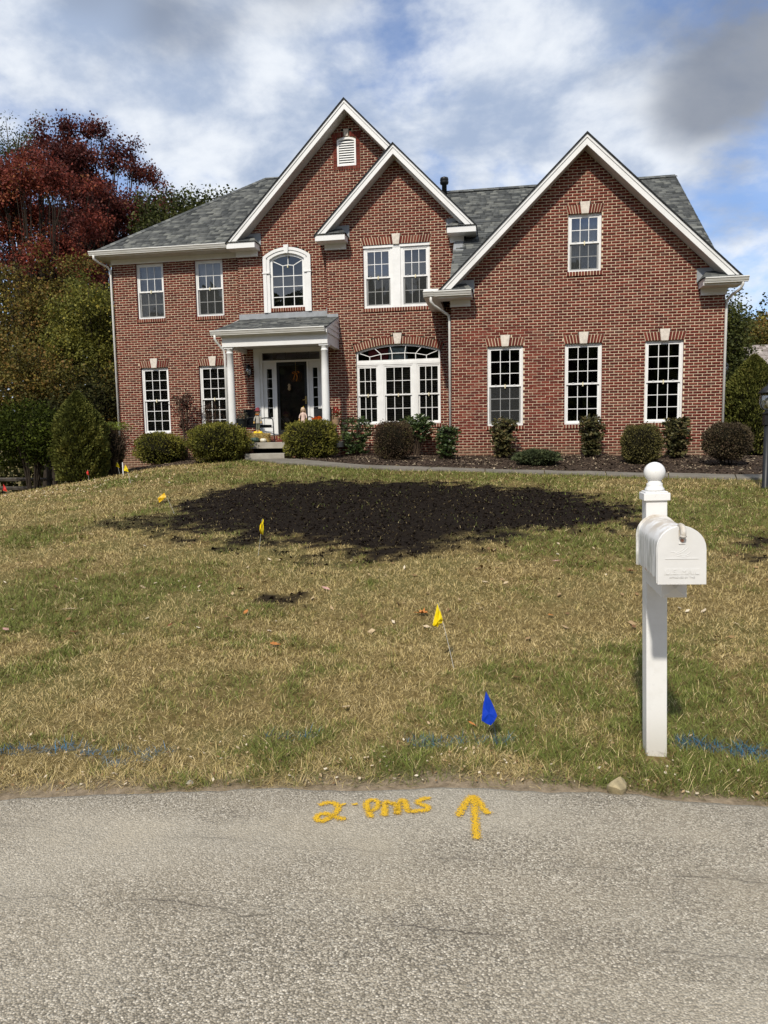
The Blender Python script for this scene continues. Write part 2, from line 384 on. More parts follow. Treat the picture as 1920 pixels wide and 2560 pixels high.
# ================================================================ ground
GP=np.array([
(-9,-15.1,-1.62),(-4,-15.1,-1.62),(0,-15.1,-1.62),(4,-15.1,-1.62),(9,-15.1,-1.62),
(-9,-13.6,-1.58),(0,-13.6,-1.56),(6,-13.6,-1.57),
(-9,-9.5,-1.30),(-4,-9.5,-1.20),(0,-9.5,-1.20),(4,-9.5,-1.22),(9,-9.5,-1.30),
(-7,-5.5,-.90),(-3,-5.5,-.88),(1,-5.5,-.92),(5,-5.5,-.98),(9,-5.5,-1.05),
(-9.5,-5,-1.03),(-12,-5,-1.28),(-15,-5,-1.75),(-20,-5,-2.6),
(-5.8,-2.0,-.56),(-2.5,-2.8,-.66),(0.5,-3.2,-.74),(4,-3.6,-.82),(8,-4.0,-.88),
(-8.5,-1.0,-.67),(-10.5,-1,-.93),(-13,-1,-1.45),(-17,0,-2.3),
(-5.8,-.3,-.49),(-3.5,1.4,-.52),(-1.5,1.4,-.52),(-.5,-.1,-.55),(2,-.1,-.56),(5,-.1,-.58),(8,0,-.72),(11,0,-.85),
(-11.2,1.9,-.88),(-9.5,1.9,-.70),(-8.2,1.9,-.54),(-13,3,-1.4),(-17,6,-2.4),(-14,9,-1.9),(-12,13,-2.0),(-24,10,-3.2),(-24,-12,-2.6),(-14,-13,-1.75),
(0,8,-.8),(5,8,-.9),(12,8,-1.1),(20,10,-1.2),(20,-5,-1.3),(15,-13,-1.65),(0,20,-2),(-20,22,-3),(20,25,-1.5),
])
def _U(r2): return np.where(r2>1e-12, .5*r2*np.log(r2+1e-12), 0)
def _solve():
    P=GP[:,:2];n=len(P)
    d2=((P[:,None]-P[None])**2).sum(-1)
    K=_U(d2)+np.eye(n)*.6
    A=np.zeros((n+3,n+3));A[:n,:n]=K;A[:n,n]=1;A[:n,n+1:]=P;A[n,:n]=1;A[n+1:,:n]=P.T
    b=np.concatenate([GP[:,2],[0,0,0]])
    return np.linalg.solve(A,b)
_W=_solve()
def ground(X,Y):
    X=np.asarray(X,float);Y=np.asarray(Y,float)
    sh=X.shape;q=np.stack([X.ravel(),Y.ravel()],1);n=len(GP)
    q=np.clip(q,[-24,-15.1],[20,25])
    out=np.zeros(len(q))
    for i in range(0,len(q),20000):
        s=q[i:i+20000]
        d2=((s[:,None]-GP[None,:,:2])**2).sum(-1)
        out[i:i+20000]=_U(d2)@_W[:n]+_W[n]+s@_W[n+1:]
    return out.reshape(sh)
PEAT = [(-5.28,-7.28),(-5.16,-6.09),(-4.56,-5.2),(-3.73,-4.8),(-2.65,-4.64),(-1.46,-4.81),(-.33,-5.2),(.58,-5.55),(1.35,-6.25),(1.9,-7.1),(2.15,-8.05),(1.75,-8.85),(.89,-9.25),(.26,-9.39),(-.27,-9.63),(-.57,-10.1),(-.9,-10.46),(-1.37,-10.61),(-1.84,-10.5),(-2.26,-10.15),(-2.68,-9.91),(-3.18,-9.81),(-3.64,-9.6),(-3.94,-9.78),(-4.45,-9.1)]
PEAT_S = [[(-5.9,-9.2),(-5.7,-8.4),(-5.1,-7.9),(-4.5,-8.3),(-4.3,-9.2),(-4.93,-9.45)], [(2.65,-9.65),(2.94,-9.48),(3.11,-9.59),(2.82,-10.42),(2.57,-10.48)],
          [(-1.99,-12.12),(-1.9,-11.96),(-1.78,-11.99),(-1.7,-12.27),(-1.83,-12.31)], [(1.31,-6.34),(2.21,-6.49),(2.11,-7.03),(1.54,-6.97)]]
def sdist(x, y, poly):
    """signed distance to a polygon, positive inside"""
    x = np.asarray(x, float); y = np.asarray(y, float); d = np.full(x.shape, 1e9); ins = np.zeros(x.shape, bool); n = len(poly)
    for i in range(n):
        ax, ay = poly[i]; bx, by = poly[(i+1) % n]; ex, ey = bx-ax, by-ay
        t = np.clip(((x-ax)*ex+(y-ay)*ey)/(ex*ex+ey*ey), 0, 1)
        d = np.minimum(d, np.hypot(x-ax-t*ex, y-ay-t*ey))
        c = (ay > y) != (by > y)
        ins ^= c & (x < (bx-ax)*(y-ay)/((by-ay) if by != ay else 1e-9)+ax)
    return np.where(ins, d, -d)
def peat_mask(x, y):
    """0..1, how much the black peat covers the lawn"""
    n = fbm(x, y, 1.3, 4, 3); n2 = fbm(x, y, 7, 3, 8); m = np.zeros(np.shape(x))
    m = np.clip((sdist(x, y, PEAT)+.30+(n-.5)*1.1+(n2-.5)*1.5)/.5, 0, 1)
    for k, pl in enumerate(PEAT_S):
        m = np.maximum(m, np.clip((sdist(x, y, pl)-(.10 if k in (0, 3) else -.03)+(n-.5)*.6+(n2-.5)*1.1)/.3, 0, 1)*(.7 if k in (0, 3) else .95))
    return m
ROAD_EDGE = np.array([(-40,-18.5),(-9,-16.4),(-5,-15.75),(-2.27,-15.4),(-1.91,-15.32),(-1.43,-15.23),(-1.01,-15.13),(-.55,-15.08),(-.18,-15.04),(.1,-15.04),(.37,-15.01),(.63,-15.0),(.73,-15.03),(.89,-15.04),(1.16,-15.02),(3,-15.05),(9,-15.2),(40,-16)])
def road_edge(x):
    x = np.asarray(x, float)
    return np.interp(x, ROAD_EDGE[:,0], ROAD_EDGE[:,1])+(fbm(x, x*0, 2.2, 3, 5)-.5)*.10+(vnoise(x, x*0, 14, 6)-.5)*.025
def sstep(x, a, b):
    t = np.clip((x-a)/(b-a), 0, 1); return t*t*(3-2*t)
def terrain(x, y):
    z = ground(x, y)
    e = road_edge(x)
    far = sstep(y, 26, 60)
    z = z*(1-far)+(-2.2)*far
    z = np.where(y < e+.12, np.minimum(z, -1.625)-.05*sstep(-(y-e), -.08, .25), z)
    z = np.where(y < -24, -1.66+sstep(-y, 24.4, 26)*.1, z)
    z = z+(fbm(x, y, 2.0, 3, 1)-.5)*.035*sstep(y-e, .1, .6)
    return z
def dense(lo, hi, a, b, step, grow=1.18):
    c = list(np.arange(a, b, step)); s = step; v = b
    while v < hi: c.append(v); s *= grow; v += s
    c.append(hi); s = step; v = a-step; left = []
    while v > lo: left.append(v); s *= grow; v -= s
    return np.array([lo]+left[::-1]+c)
def build_ground():
    xs = dense(-500, 500, -11.5, 7, .09); ys = dense(-300, 700, -15.7, 1.5, .08)
    X, Y = np.meshgrid(xs, ys); Z = terrain(X, Y)
    nx, ny = len(xs), len(ys)
    pm = peat_mask(X, Y)*(np.abs(X) < 9); Z = Z+pm*(fbm(X, Y, 5, 3, 12)-.3)*.05
    e = road_edge(X); ver = sstep(-(Y-e-.02-(fbm(X, Y, 3, 3, 14)-.4)*.35), -.16, .06)
    V = np.stack([X, Y, Z], -1).reshape(-1, 3)
    i = np.arange(nx*ny).reshape(ny, nx)
    Q = np.stack([i[:-1,:-1], i[:-1,1:], i[1:,1:], i[1:,:-1]], -1).reshape(-1, 4)
    me = np_mesh('lawn', V, quads=Q, attrs={'peat': ('POINT', 'FLOAT', pm.ravel()), 'verge': ('POINT', 'FLOAT', ver.ravel())}, smooth=True)
    tag(link('lawn', me, None, M['lawn_soil']), kind='structure')
    # road: a sheet with a broken, rounded edge
    xs = dense(-120, 120, -4.5, 3.5, .03); e = road_edge(xs); rows = []
    for dy, z in ((0, -1.64), (-.012, -1.622), (-.05, -1.612), (-.25, -1.608), (-1, -1.60), (-3, -1.585), (-5, -1.59), (-8.2, -1.615)):
        rows.append(np.stack([xs, e+dy+(0 if dy > -.1 else 0), np.full(len(xs), z)+(fbm(xs, xs*0+dy, 3, 2, 4)-.5)*.006], -1))
    V = np.concatenate(rows); n = len(xs); i = np.arange(len(V)).reshape(len(rows), n)
    Q = np.stack([i[1:,:-1], i[1:,1:], i[:-1,1:], i[:-1,:-1]], -1).reshape(-1, 4)
    tag(link('road', np_mesh('road', V, quads=Q, smooth=True), None, M['asphalt']), kind='structure')
build_ground()
# ---- front walk: concrete slabs that follow the ground
WALK_B = [(-5.35,-.42),(-4.85,-1.05),(-4.226,-1.55),(-3.4,-2.1),(-2.3,-2.5),(-1.06,-2.74),(.5,-3.05),(2.02,-3.34),(3.5,-3.57),(5.0,-3.78),(7,-4.05),(10,-4.4)]
WALK_F = [(-6.45,-.42),(-6.0,-1.0),(-5.1,-1.95),(-4.0,-2.55),(-2.6,-3.02),(-1.04,-3.22),(.5,-3.48),(1.98,-3.78),(3.4,-4.02),(4.88,-4.24),(7,-4.5),(10,-4.85)]
def walk_z(x, y): return float(terrain(np.array(x), np.array(y)))+.035
def build_walk():
    w = empty('front_walk'); tag(w, kind='structure')
    B = np.array(WALK_B); F = np.array(WALK_F); t = np.linspace(0, 1, len(B))
    ts = np.linspace(0, 1, 15)
    for k in range(14):
        m = MB(); a, b = ts[k]+.0006, ts[k+1]-.0006
        q = np.linspace(a, b, 5); bp = np.stack([np.interp(q, t, B[:,0]), np.interp(q, t, B[:,1])], 1); fp = np.stack([np.interp(q, t, F[:,0]), np.interp(q, t, F[:,1])], 1)
        vs = []; fs = []
        for i in range(5):
            zb, zf = walk_z(*bp[i]), walk_z(*fp[i])
            vs += [(bp[i,0], bp[i,1], zb), (fp[i,0], fp[i,1], zf), (fp[i,0], fp[i,1], zf-.1), (bp[i,0], bp[i,1], zb-.1)]
        for i in range(4):
            o = i*4
            for j in range(4): fs.append((o+j, o+(j+1)%4, o+4+(j+1)%4, o+4+j))
        fs += [(0,3,2,1), (16,17,18,19)]
        m.add(vs, fs); m.build('paving_slab', M['walk'], w)
build_walk()
def walk_dist(x, y):
    """positive on the walk"""
    return sdist(x, y, WALK_B+WALK_F[::-1])
# ---- mulched planting bed along the house front
def bed_front(x): return np.interp(x, [-11.2,-10.3,-9,-7.6,-6.7,-6.45,-5.35]+[p[0] for p in WALK_B[1:]], [.9,-.25,-.15,-.45,-.55,-.45,-.42]+[p[1]+.01 for p in WALK_B[1:]])
def bed_back(x): return np.interp(x, [-11.2,-4.72,-4.7,-1.17,-1.15,5.3,5.4,10], [2.1,2.1,1.75,1.75,.1,.1,3,3])
def bed_z(x, y):
    f = bed_front(x); return terrain(x, y)+.045*sstep(y-f, .0, .35)+(fbm(x, y, 4, 3, 21)-.5)*.05*sstep(y-f, .05, .4)+.006
def build_bed():
    xs = np.arange(-10.9, 10, .08); n = len(xs); k = 26; V = []
    for j in range(k):
        t = j/(k-1); y = bed_front(xs)*(1-t)+bed_back(xs)*t; V.append(np.stack([xs, y, bed_z(xs, y)], -1))
    V = np.concatenate(V); i = np.arange(len(V)).reshape(k, n); Q = np.stack([i[:-1,:-1], i[:-1,1:], i[1:,1:], i[1:,:-1]], -1).reshape(-1, 4)
    c = V[Q].mean(1); keep = ~((c[:,0] > -7.4) & (c[:,0] < -4.35) & (c[:,1] > -.42))
    tag(link('mulch_bed', np_mesh('mulch_bed', V, quads=Q[keep], smooth=True), None, M['mulch']), kind='structure')
    # loose chips
    N = 15000; x = rng.uniform(-10.8, 9, N); t = rng.random(N)**1.25; y = bed_front(x)*(1-t)+bed_back(x)*t; y += rng.normal(0, .03, N)
    ok = ~((x > -7.4) & (x < -4.35) & (y > -.45)); x, y = x[ok], y[ok]; N = len(x); z = bed_z(x, y)+.006
    a = rng.uniform(0, 6.28, N); l = rng.uniform(.012, .045, N); w = l*rng.uniform(.25, .6, N); th = rng.uniform(.004, .014, N); tl = rng.normal(0, .35, N)
    u = np.stack([np.cos(a)*np.cos(tl), np.sin(a)*np.cos(tl), np.sin(tl)], -1)*l[:,None]; v = np.stack([-np.sin(a), np.cos(a), rng.normal(0, .3, N)], -1)*w[:,None]
    c = np.stack([x, y, z], -1); up = np.stack([0*x, 0*x, th], -1)
    V = np.stack([c-u-v, c+u-v*.7, c+u*.8+v, c-u*.9+v*.8, c+up-u*.5, c+up+u*.5], 1).reshape(-1, 3); o = np.arange(N)[:,None]*6
    T = np.concatenate([o+np.array(f) for f in ((0,1,5),(0,5,4),(1,2,5),(2,3,4),(2,4,5),(3,0,4))])
    tag(link('mulch_chips', np_mesh('mulch_chips', V, tris=T), None, M['mulch_chip']), 'brown bark chips covering the planting bed by the house', 'mulch', kind='stuff')
build_bed()
# ================================================================ the house
CO, BL = .0677, .2032                     # course height, brick length with joint
YA, YB, YC, YD = 2.033, 1.85, 1.648, 0.0  # the four front wall planes, left wing to right wing
ZR = 2.224                                # window heads sit on this joint
house = empty('brick_house', (0, 3, -.6))
tag(house, 'two-storey red brick house with three white-trimmed gables and grey shingle roof', 'house')
def H(o):                                  # keep world coordinates under the house
    o.parent = house; o.matrix_parent_inverse = Matrix.Translation(-house.location); return o
def part(m, name, mat, parent=None, **k):
    o = m.build(name, mat, None, **k)
    if parent is None: H(o)
    else: o.parent = parent
    return o
BRICKS = []                                # (x0, x1, z0, Y, wall object)
def brick_wall(Y, z0, z1, span, holes, reveals=(), depth=.14, name='wall'):
    m = MB(); k0 = math.floor((z0-ZR)/CO); k1 = math.ceil((z1-ZR)/CO); mine = []
    for k in range(k0, k1):
        za = ZR+k*CO; zb = za+CO; zm = za+CO/2
        iv = [s for s in [span(zm)] if s and s[1]-s[0] > .02]
        for h in holes:
            r = h(zm)
            if not r: continue
            out = []
            for a, b in iv:
                if r[1] <= a or r[0] >= b: out.append((a, b)); continue
                if r[0]-a > .015: out.append((a, r[0]))
                if b-r[1] > .015: out.append((r[1], b))
            iv = out
        for a, b in iv:
            m.add([(a,Y+.009,za),(b,Y+.009,za),(b,Y+.009,zb),(a,Y+.009,zb)], [(0,1,2,3)])
            off = (k % 2)*BL/2+.03; i = math.floor((a-off)/BL)
            while off+i*BL < b:
                p = max(a, off+i*BL+.0055); q = min(b, off+(i+1)*BL-.0055); i += 1
                if q-p > .03: mine.append((p, q, za+.006))
    m.cur = 1
    for (xl, xr, zb, zt, *flat) in reveals:
        for q in ([(xl,Y,zb),(xl,Y+depth,zb),(xl,Y+depth,zt),(xl,Y,zt)], [(xr,Y+depth,zb),(xr,Y,zb),(xr,Y,zt),(xr,Y+depth,zt)],
                  [(xl,Y,zt),(xl,Y+depth,zt),(xr,Y+depth,zt),(xr,Y,zt)], [(xl,Y+depth,zb),(xl,Y,zb),(xr,Y,zb),(xr,Y+depth,zb)])[:2 if flat else 4]:
            m.add(q, [(0,1,2,3)])
    w = part(m, name, [M['mortar'], M['brick']])
    for p, q, z in mine: BRICKS.append((p, q, z, Y, w))
    return w
def h_rect(xl, xr, zb, zt): return lambda z: (xl, xr) if zb < z < zt else None
def h_lintel(xl, xr, zt, key=True):
    kc = (xl+xr)/2
    def f(z):
        t = (z-zt)/(3*CO)
        if 0 < t < 1: return (xl-.055*t-.006, xr+.055*t+.006)
        if key and 1 <= t < 4/3: return (kc-.135, kc+.135)
    return f
def win_holes(xl, xr, zb, zt, lintel=True):
    hs = [h_rect(xl, xr, zb-CO*.9, zt)]
    if lintel: hs.append(h_lintel(xl, xr, zt))
    return hs
# ---- openings (frame edges)
WA_U = [(-10.575, -9.712, 3.645, 5.245), (-8.738, -7.88, 3.645, 5.245)]
WA_L = [(-10.575, -9.701, .265, ZR), (-8.734, -7.865, .265, ZR)]
WD_L = [(-.271, .607, .265, ZR), (1.608, 2.488, .265, ZR), (3.490, 4.368, .265, ZR)]
WD_U = (1.659, 2.439, ZR+25*CO, ZR+45*CO)
WT = (-3.668, -1.828, ZR+20*CO, ZR+45*CO)
G_X = (-3.922, -1.572); G_ZB = ZR-27*CO; G_SP, G_AP = 2.41, 2.60
_gr = (((G_X[1]-G_X[0])/2)**2+(G_AP-G_SP)**2)/(2*(G_AP-G_SP)); G_C = ((G_X[0]+G_X[1])/2, G_AP-_gr); G_R = _gr
def g_arc(x, off=0): return G_C[1]+math.sqrt(max(0, (G_R+off)**2-(x-G_C[0])**2))
def h_arch(z):
    if G_ZB-CO*.9 < z < G_SP-.02: return G_X
    if G_SP-.02 <= z < G_AP+.21:
        # inside the outer ring of the brick arch
        hw = math.sqrt(max(0, (G_R+.205)**2-(z-G_C[1])**2)); hw = min(hw, 1.175+.13*min(1, (z-G_SP+.02)/.2)+.03)
        return (G_C[0]-hw, G_C[0]+hw)
    if G_AP+.2 <= z < G_AP+.28: return (G_C[0]-.13, G_C[0]+.13)
# ---- gables: apex x, apex z (top of rake), slope, low ends
GB = dict(xa=-4.061, za=9.014, m=1.026, xl=-7.48, xr=-.64, Yw=YB)
GC = dict(xa=-2.735, za=7.694, m=1.02, xl=-4.88, xr=-.59, Yw=YC)
GD = dict(xa=2.03, za=6.915, m=.98, xl=-1.43, xr=5.49, Yw=YD)
def under(g, z, d=.205): return (g['za']-d-z)/g['m']
def span_D(z):
    w = under(GD, z); return (max(-1.16, GD['xa']-w), min(5.263, GD['xa']+w)) if w > 0 else None
def span_C(z):
    w = under(GC, z); return (max(-4.711, GC['xa']-w), min(-.927, GC['xa']+w)) if w > 0 else None
def span_B(z):
    w = under(GB, z)
    if w <= 0: return None
    r = GB['xa']+w
    if z < 5.45: r = -4.705
    return (max(-7.35, GB['xa']-w), min(r, -1.0))
def h_behindC(z):
    w = (GC['za']-.12-z)/GC['m']
    return (GC['xa']-w, 0) if (w > 0 and z > 5.45) else None
w_A = brick_wall(YA, -1.3, 5.42, lambda z: (-11.309, -7.33), sum([win_holes(*w, lintel=False) for w in WA_U], [])+sum([win_holes(*w) for w in WA_L], []), WA_U+WA_L)
VX, VZ = (-4.37, -3.842), (7.468, 8.19)
w_B = brick_wall(YB, -.2, 8.82, span_B, [h_rect(-6.59, -5.197, 3.62, 5.08), lambda z: (lambda t: (-5.893-.70*t, -5.893+.70*t))(math.sqrt(max(0, 1-((z-5.08)/.34)**2))) if 5.08 <= z < 5.40 else None,
    h_rect(-6.97, -4.70, .14, 2.64), h_behindC, h_rect(-4.487, -3.725, 7.37, 8.21), lambda z: (-4.487+(z-8.21)*1.1, -3.725-(z-8.21)*1.1) if 8.21 <= z < 8.42 else None], [(-6.97, -4.70, .14, 2.64)])
w_C = brick_wall(YC, -.75, 7.5, span_C, win_holes(*WT)+[h_arch], [WT, (G_X[0], G_X[1], G_ZB, G_SP, 1)])
w_D = brick_wall(YD, -.8, 6.72, span_D, sum([win_holes(*w) for w in WD_L+[WD_U]], []), WD_L+[WD_U])
w_P = brick_wall(.25, -.72, -.215, lambda z: (-7.36, -4.2), [h_rect(-6.52, -5.45, -.8, -.1)], name='porch_foundation')
# short return walls, side walls, back wall
m = MB()
def yz_quad(m, x, y0, y1, z0, z1): m.add([(x,y0,z0),(x,y1,z0),(x,y1,z1),(x,y0,z1)], [(0,1,2,3)])
yz_quad(m, -7.35, YB, YA, -1, 5.4); yz_quad(m, -4.711, YC, YB, -.7, 5.4); yz_quad(m, -11.309, YA, 9.9, -3, 5.45); yz_quad(m, -1.16, YD, YC, -.8, 3.45)
m.add([(5.263,0,-1.2),(5.263,9.3,-1.2),(5.263,9.3,3.6),(5.263,0,3.6)], [(0,1,2,3)]); m.add([(5.14,-.2,3.6),(5.14,9.4,3.6),(5.14,4.62,7.44)], [(0,1,2)])
m.add([(-11.309,9.9,-3),(5.263,9.9,-3),(5.263,9.9,5.4),(-11.309,9.9,5.4)], [(0,1,2,3)])
m.add([(-1.16,0,3.45),(-1.16,1.648,3.45),(-1.16,1.648,5.2),(-1.16,-.0,4.0)], [(0,1,2,3)]); m.add([(-.927,1.648,4.6),(-.927,4,4.6),(-.927,4,5.5),(-.927,1.648,5.5)], [(0,1,2,3)])
yz_quad(m, -7.36, .25, 2, -.8, -.215); yz_quad(m, -4.2, .25, 1.8, -.8, -.215)
part(m, 'side_wall', M['brick_side'])
# the bricks: the 300 that show largest are objects, the rest one part
def full_brick(w, d=.028):
    b = MB(); e = .003; h = CO-.0125
    vs = [(0,d,0),(w,d,0),(w,d,h),(0,d,h),(0,e,0),(w,e,0),(w,e,h),(0,e,h),(e,0,e),(w-e,0,e),(w-e,0,h-e),(e,0,h-e)]
    b.add(vs, [(0,1,5,4),(1,2,6,5),(2,3,7,6),(3,0,4,7),(4,5,9,8),(5,6,10,9),(6,7,11,10),(7,4,8,11),(8,9,10,11)]); return b
def lay_bricks():
    me = full_brick(BL-.011).mesh('brick'); me.materials.append(M['brick'])
    c = np.array([((b[0]+b[1])/2, b[3], b[2]) for b in BRICKS]); d = np.linalg.norm(c-np.array(CAM), axis=1)
    full = np.array([b[1]-b[0] > BL-.0125 for b in BRICKS]) & (c[:,2] > .1) & (c[:,2] < 3.0); d[~full] = 1e9
    pick = set(np.argsort(d)[:300].tolist()); V = []; F = []
    rr = np.random.default_rng(3)
    jit = rr.normal(0, .0013, (len(BRICKS), 3)); h = CO-.0125
    for i, (a, b, z, Y, w) in enumerate(BRICKS):
        y = Y+jit[i,1]
        if i in pick:
            o = bpy.data.objects.new('brick', me); COL.objects.link(o); o.parent = w; o.location = (a+jit[i,0], y, z+jit[i,2])
            continue
        e = .003; n = len(V); d_ = Y+.02
        V += [(a,d_,z),(b,d_,z),(b,d_,z+h),(a,d_,z+h),(a+e,y,z+e),(b-e,y,z+e),(b-e,y,z+h-e),(a+e,y,z+h-e)]
        F += [(n,n+1,n+5,n+4),(n+1,n+2,n+6,n+5),(n+2,n+3,n+7,n+6),(n+3,n,n+4,n+7),(n+4,n+5,n+6,n+7)]
    o = H(link('brickwork', np_mesh('brickwork', np.array(V), quads=np.array(F)), None, M['brick'])); o['kind'] = 'stuff'
lay_bricks()
# ---- lintels, keystones, sills
def quad_prism(m, p4, y0, y1): m.prism(p4, y0, y1)
def lintel(Y, xl, xr, zt, n, h=3*CO, splay=.055):
    kc = (xl+xr)/2; kb, kt = .082, .118; m = MB(); rr = random.Random(int(xl*100))
    m.prism([(xl-.004,zt),(xr+.004,zt),(xr+splay,zt+h),(xl-splay,zt+h)], Y+.008, Y+.03); m.cur = 1
    for s in (-1, 1):
        b0, b1 = (xl, kc-kb) if s < 0 else (xr, kc+kb); t0, t1 = (xl-splay, kc-kt+.012) if s < 0 else (xr+splay, kc+kt-.012)
        for i in range(n):
            a, b = (i+.12)/n, (i+.88)/n; B = sorted((b0+(b1-b0)*a, b0+(b1-b0)*b)); T = sorted((t0+(t1-t0)*a, t0+(t1-t0)*b))
            m.prism([(B[0],zt+.003),(B[1],zt+.003),(T[1],zt+h-.005),(T[0],zt+h-.005)], Y-.004+rr.uniform(-.002,.002), Y+.025)
    o = part(m, 'soldier_course', [M['mortar'], M['brick']]); o['kind'] = 'stuff'
    k = MB(); k.prism([(kc-kb,zt-.012),(kc+kb,zt-.012),(kc+kt,zt+h+CO*.9),(kc-kt,zt+h+CO*.9)], Y-.03, Y+.03); part(k, 'keystone', M['limestone'], bevel=.006)
def sill(Y, xl, xr, zb, n=None, h=.098):
    m = MB(); m.box(xl-.03, xr+.03, Y-.018, Y+.06, zb-h+.004, zb-.004); m.cur = 1; n = n or round((xr-xl+.06)/.0725); w = (xr-xl+.06)/n
    for i in range(n): m.box(xl-.03+i*w+.009, xl-.03+(i+1)*w-.009, Y-.030, Y+.05, zb-h, zb)
    o = part(m, 'brick_sill', [M['mortar'], M['brick']]); o['kind'] = 'stuff'
for w in WA_L: lintel(YA, w[0], w[1], w[3], 5); sill(YA, w[0], w[1], w[2])
for w in WA_U: sill(YA, w[0], w[1], w[2])
for w in WD_L+[WD_U]: lintel(YD, w[0], w[1], w[3], 5); sill(YD, w[0], w[1], w[2])
lintel(YC, WT[0], WT[1], WT[3], 11); sill(YC, WT[0], WT[1], WT[2]); sill(YC, G_X[0], G_X[1], G_ZB)
def arch_bricks():
    m = MB(); n = 34; a1 = math.asin((1.175+.03)/G_R); P = []
    for i in range(n+1): P.append(-a1+2*a1*i/n)
    pol = lambda a, r: (G_C[0]+math.sin(a)*r, G_C[1]+math.cos(a)*r)
    for i in range(n): m.prism([pol(P[i],G_R), pol(P[i+1],G_R), pol(P[i+1],G_R+.203), pol(P[i],G_R+.203)], YC+.008, YC+.03)
    m.cur = 1
    for i in range(n):
        d = (P[i+1]-P[i])*.13
        if abs((P[i]+P[i+1])/2) < .027: continue
        m.prism([pol(P[i]+d,G_R+.003), pol(P[i+1]-d,G_R+.003), pol(P[i+1]-d,G_R+.2), pol(P[i]+d,G_R+.2)], YC-.006, YC+.025)
    o = part(m, 'brick_arch', [M['mortar'], M['brick']]); o['kind'] = 'stuff'
    k = MB(); k.prism([(G_C[0]-.085,G_AP-.005),(G_C[0]+.085,G_AP-.005),(G_C[0]+.125,G_AP+.285),(G_C[0]-.125,G_AP+.285)], YC-.03, YC+.03); part(k, 'keystone', M['limestone'], bevel=.006)
arch_bricks()
# ---- windows
def pane(win, pts, y):
    """one glass pane; pts (x,z)"""
    me = bpy.data.meshes.new('pane'); n = len(pts)
    me.from_pydata([(x,y,z) for x,z in pts], [], [tuple(range(n))]); me.materials.append(M['glass'])
    o = bpy.data.objects.new('pane', me); COL.objects.link(o); o.parent = win; return o
def rpane(win, x0, x1, z0, z1, y): return pane(win, [(x0,z0),(x1,z0),(x1,z1),(x0,z1)], y)
def sash(win, name, x0, x1, z0, z1, y, cols, rows, st=.042, rb=.042, rt=.042, mu=.017):
    m = MB(); m.box(x0, x0+st, y, y+.03, z0, z1); m.box(x1-st, x1, y, y+.03, z0, z1)
    m.box(x0+st, x1-st, y+.0005, y+.0295, z0, z0+rb); m.box(x0+st, x1-st, y+.0005, y+.0295, z1-rt, z1)
    gx0, gx1, gz0, gz1 = x0+st, x1-st, z0+rb, z1-rt
    cx = [gx0+(gx1-gx0)*i/cols for i in range(cols+1)]; cz = [gz0+(gz1-gz0)*i/rows for i in range(rows+1)]
    for c in cx[1:-1]: m.box(c-mu/2, c+mu/2, y+.004, y+.026, gz0, gz1)
    for c in cz[1:-1]: m.box(gx0, gx1, y+.006, y+.024, c-mu/2, c+mu/2)
    s = part(m, name, M['vinyl'], win)
    for i in range(cols):
        for j in range(rows): rpane(win, cx[i]+(mu/2 if i else 0), cx[i+1]-(mu/2 if i < cols-1 else 0), cz[j]+(mu/2 if j else 0), cz[j+1]-(mu/2 if j < rows-1 else 0), y+.015)
    return (gx0, gx1, gz0, gz1)
def blinds(win, x0, x1, z0, z1, y, mat, pitch=.05, tilt=.018, wide=.042):
    m = MB(); z = z0+.02
    while z < z1-.01:
        m.add([(x0,y-wide/2,z-tilt),(x1,y-wide/2,z-tilt),(x1,y+wide/2,z+tilt),(x0,y+wide/2,z+tilt)], [(0,1,2,3)]); z += pitch
    o = part(m, 'window_blind', M[mat], win); o['kind'] = 'stuff'
def screen(win, x0, x1, z0, z1, y):
    m = MB(); m.add([(x0,y,z0),(x1,y,z0),(x1,y,z1),(x0,y,z1)], [(0,1,2,3)]); part(m, 'insect_screen', M['screen'], win)
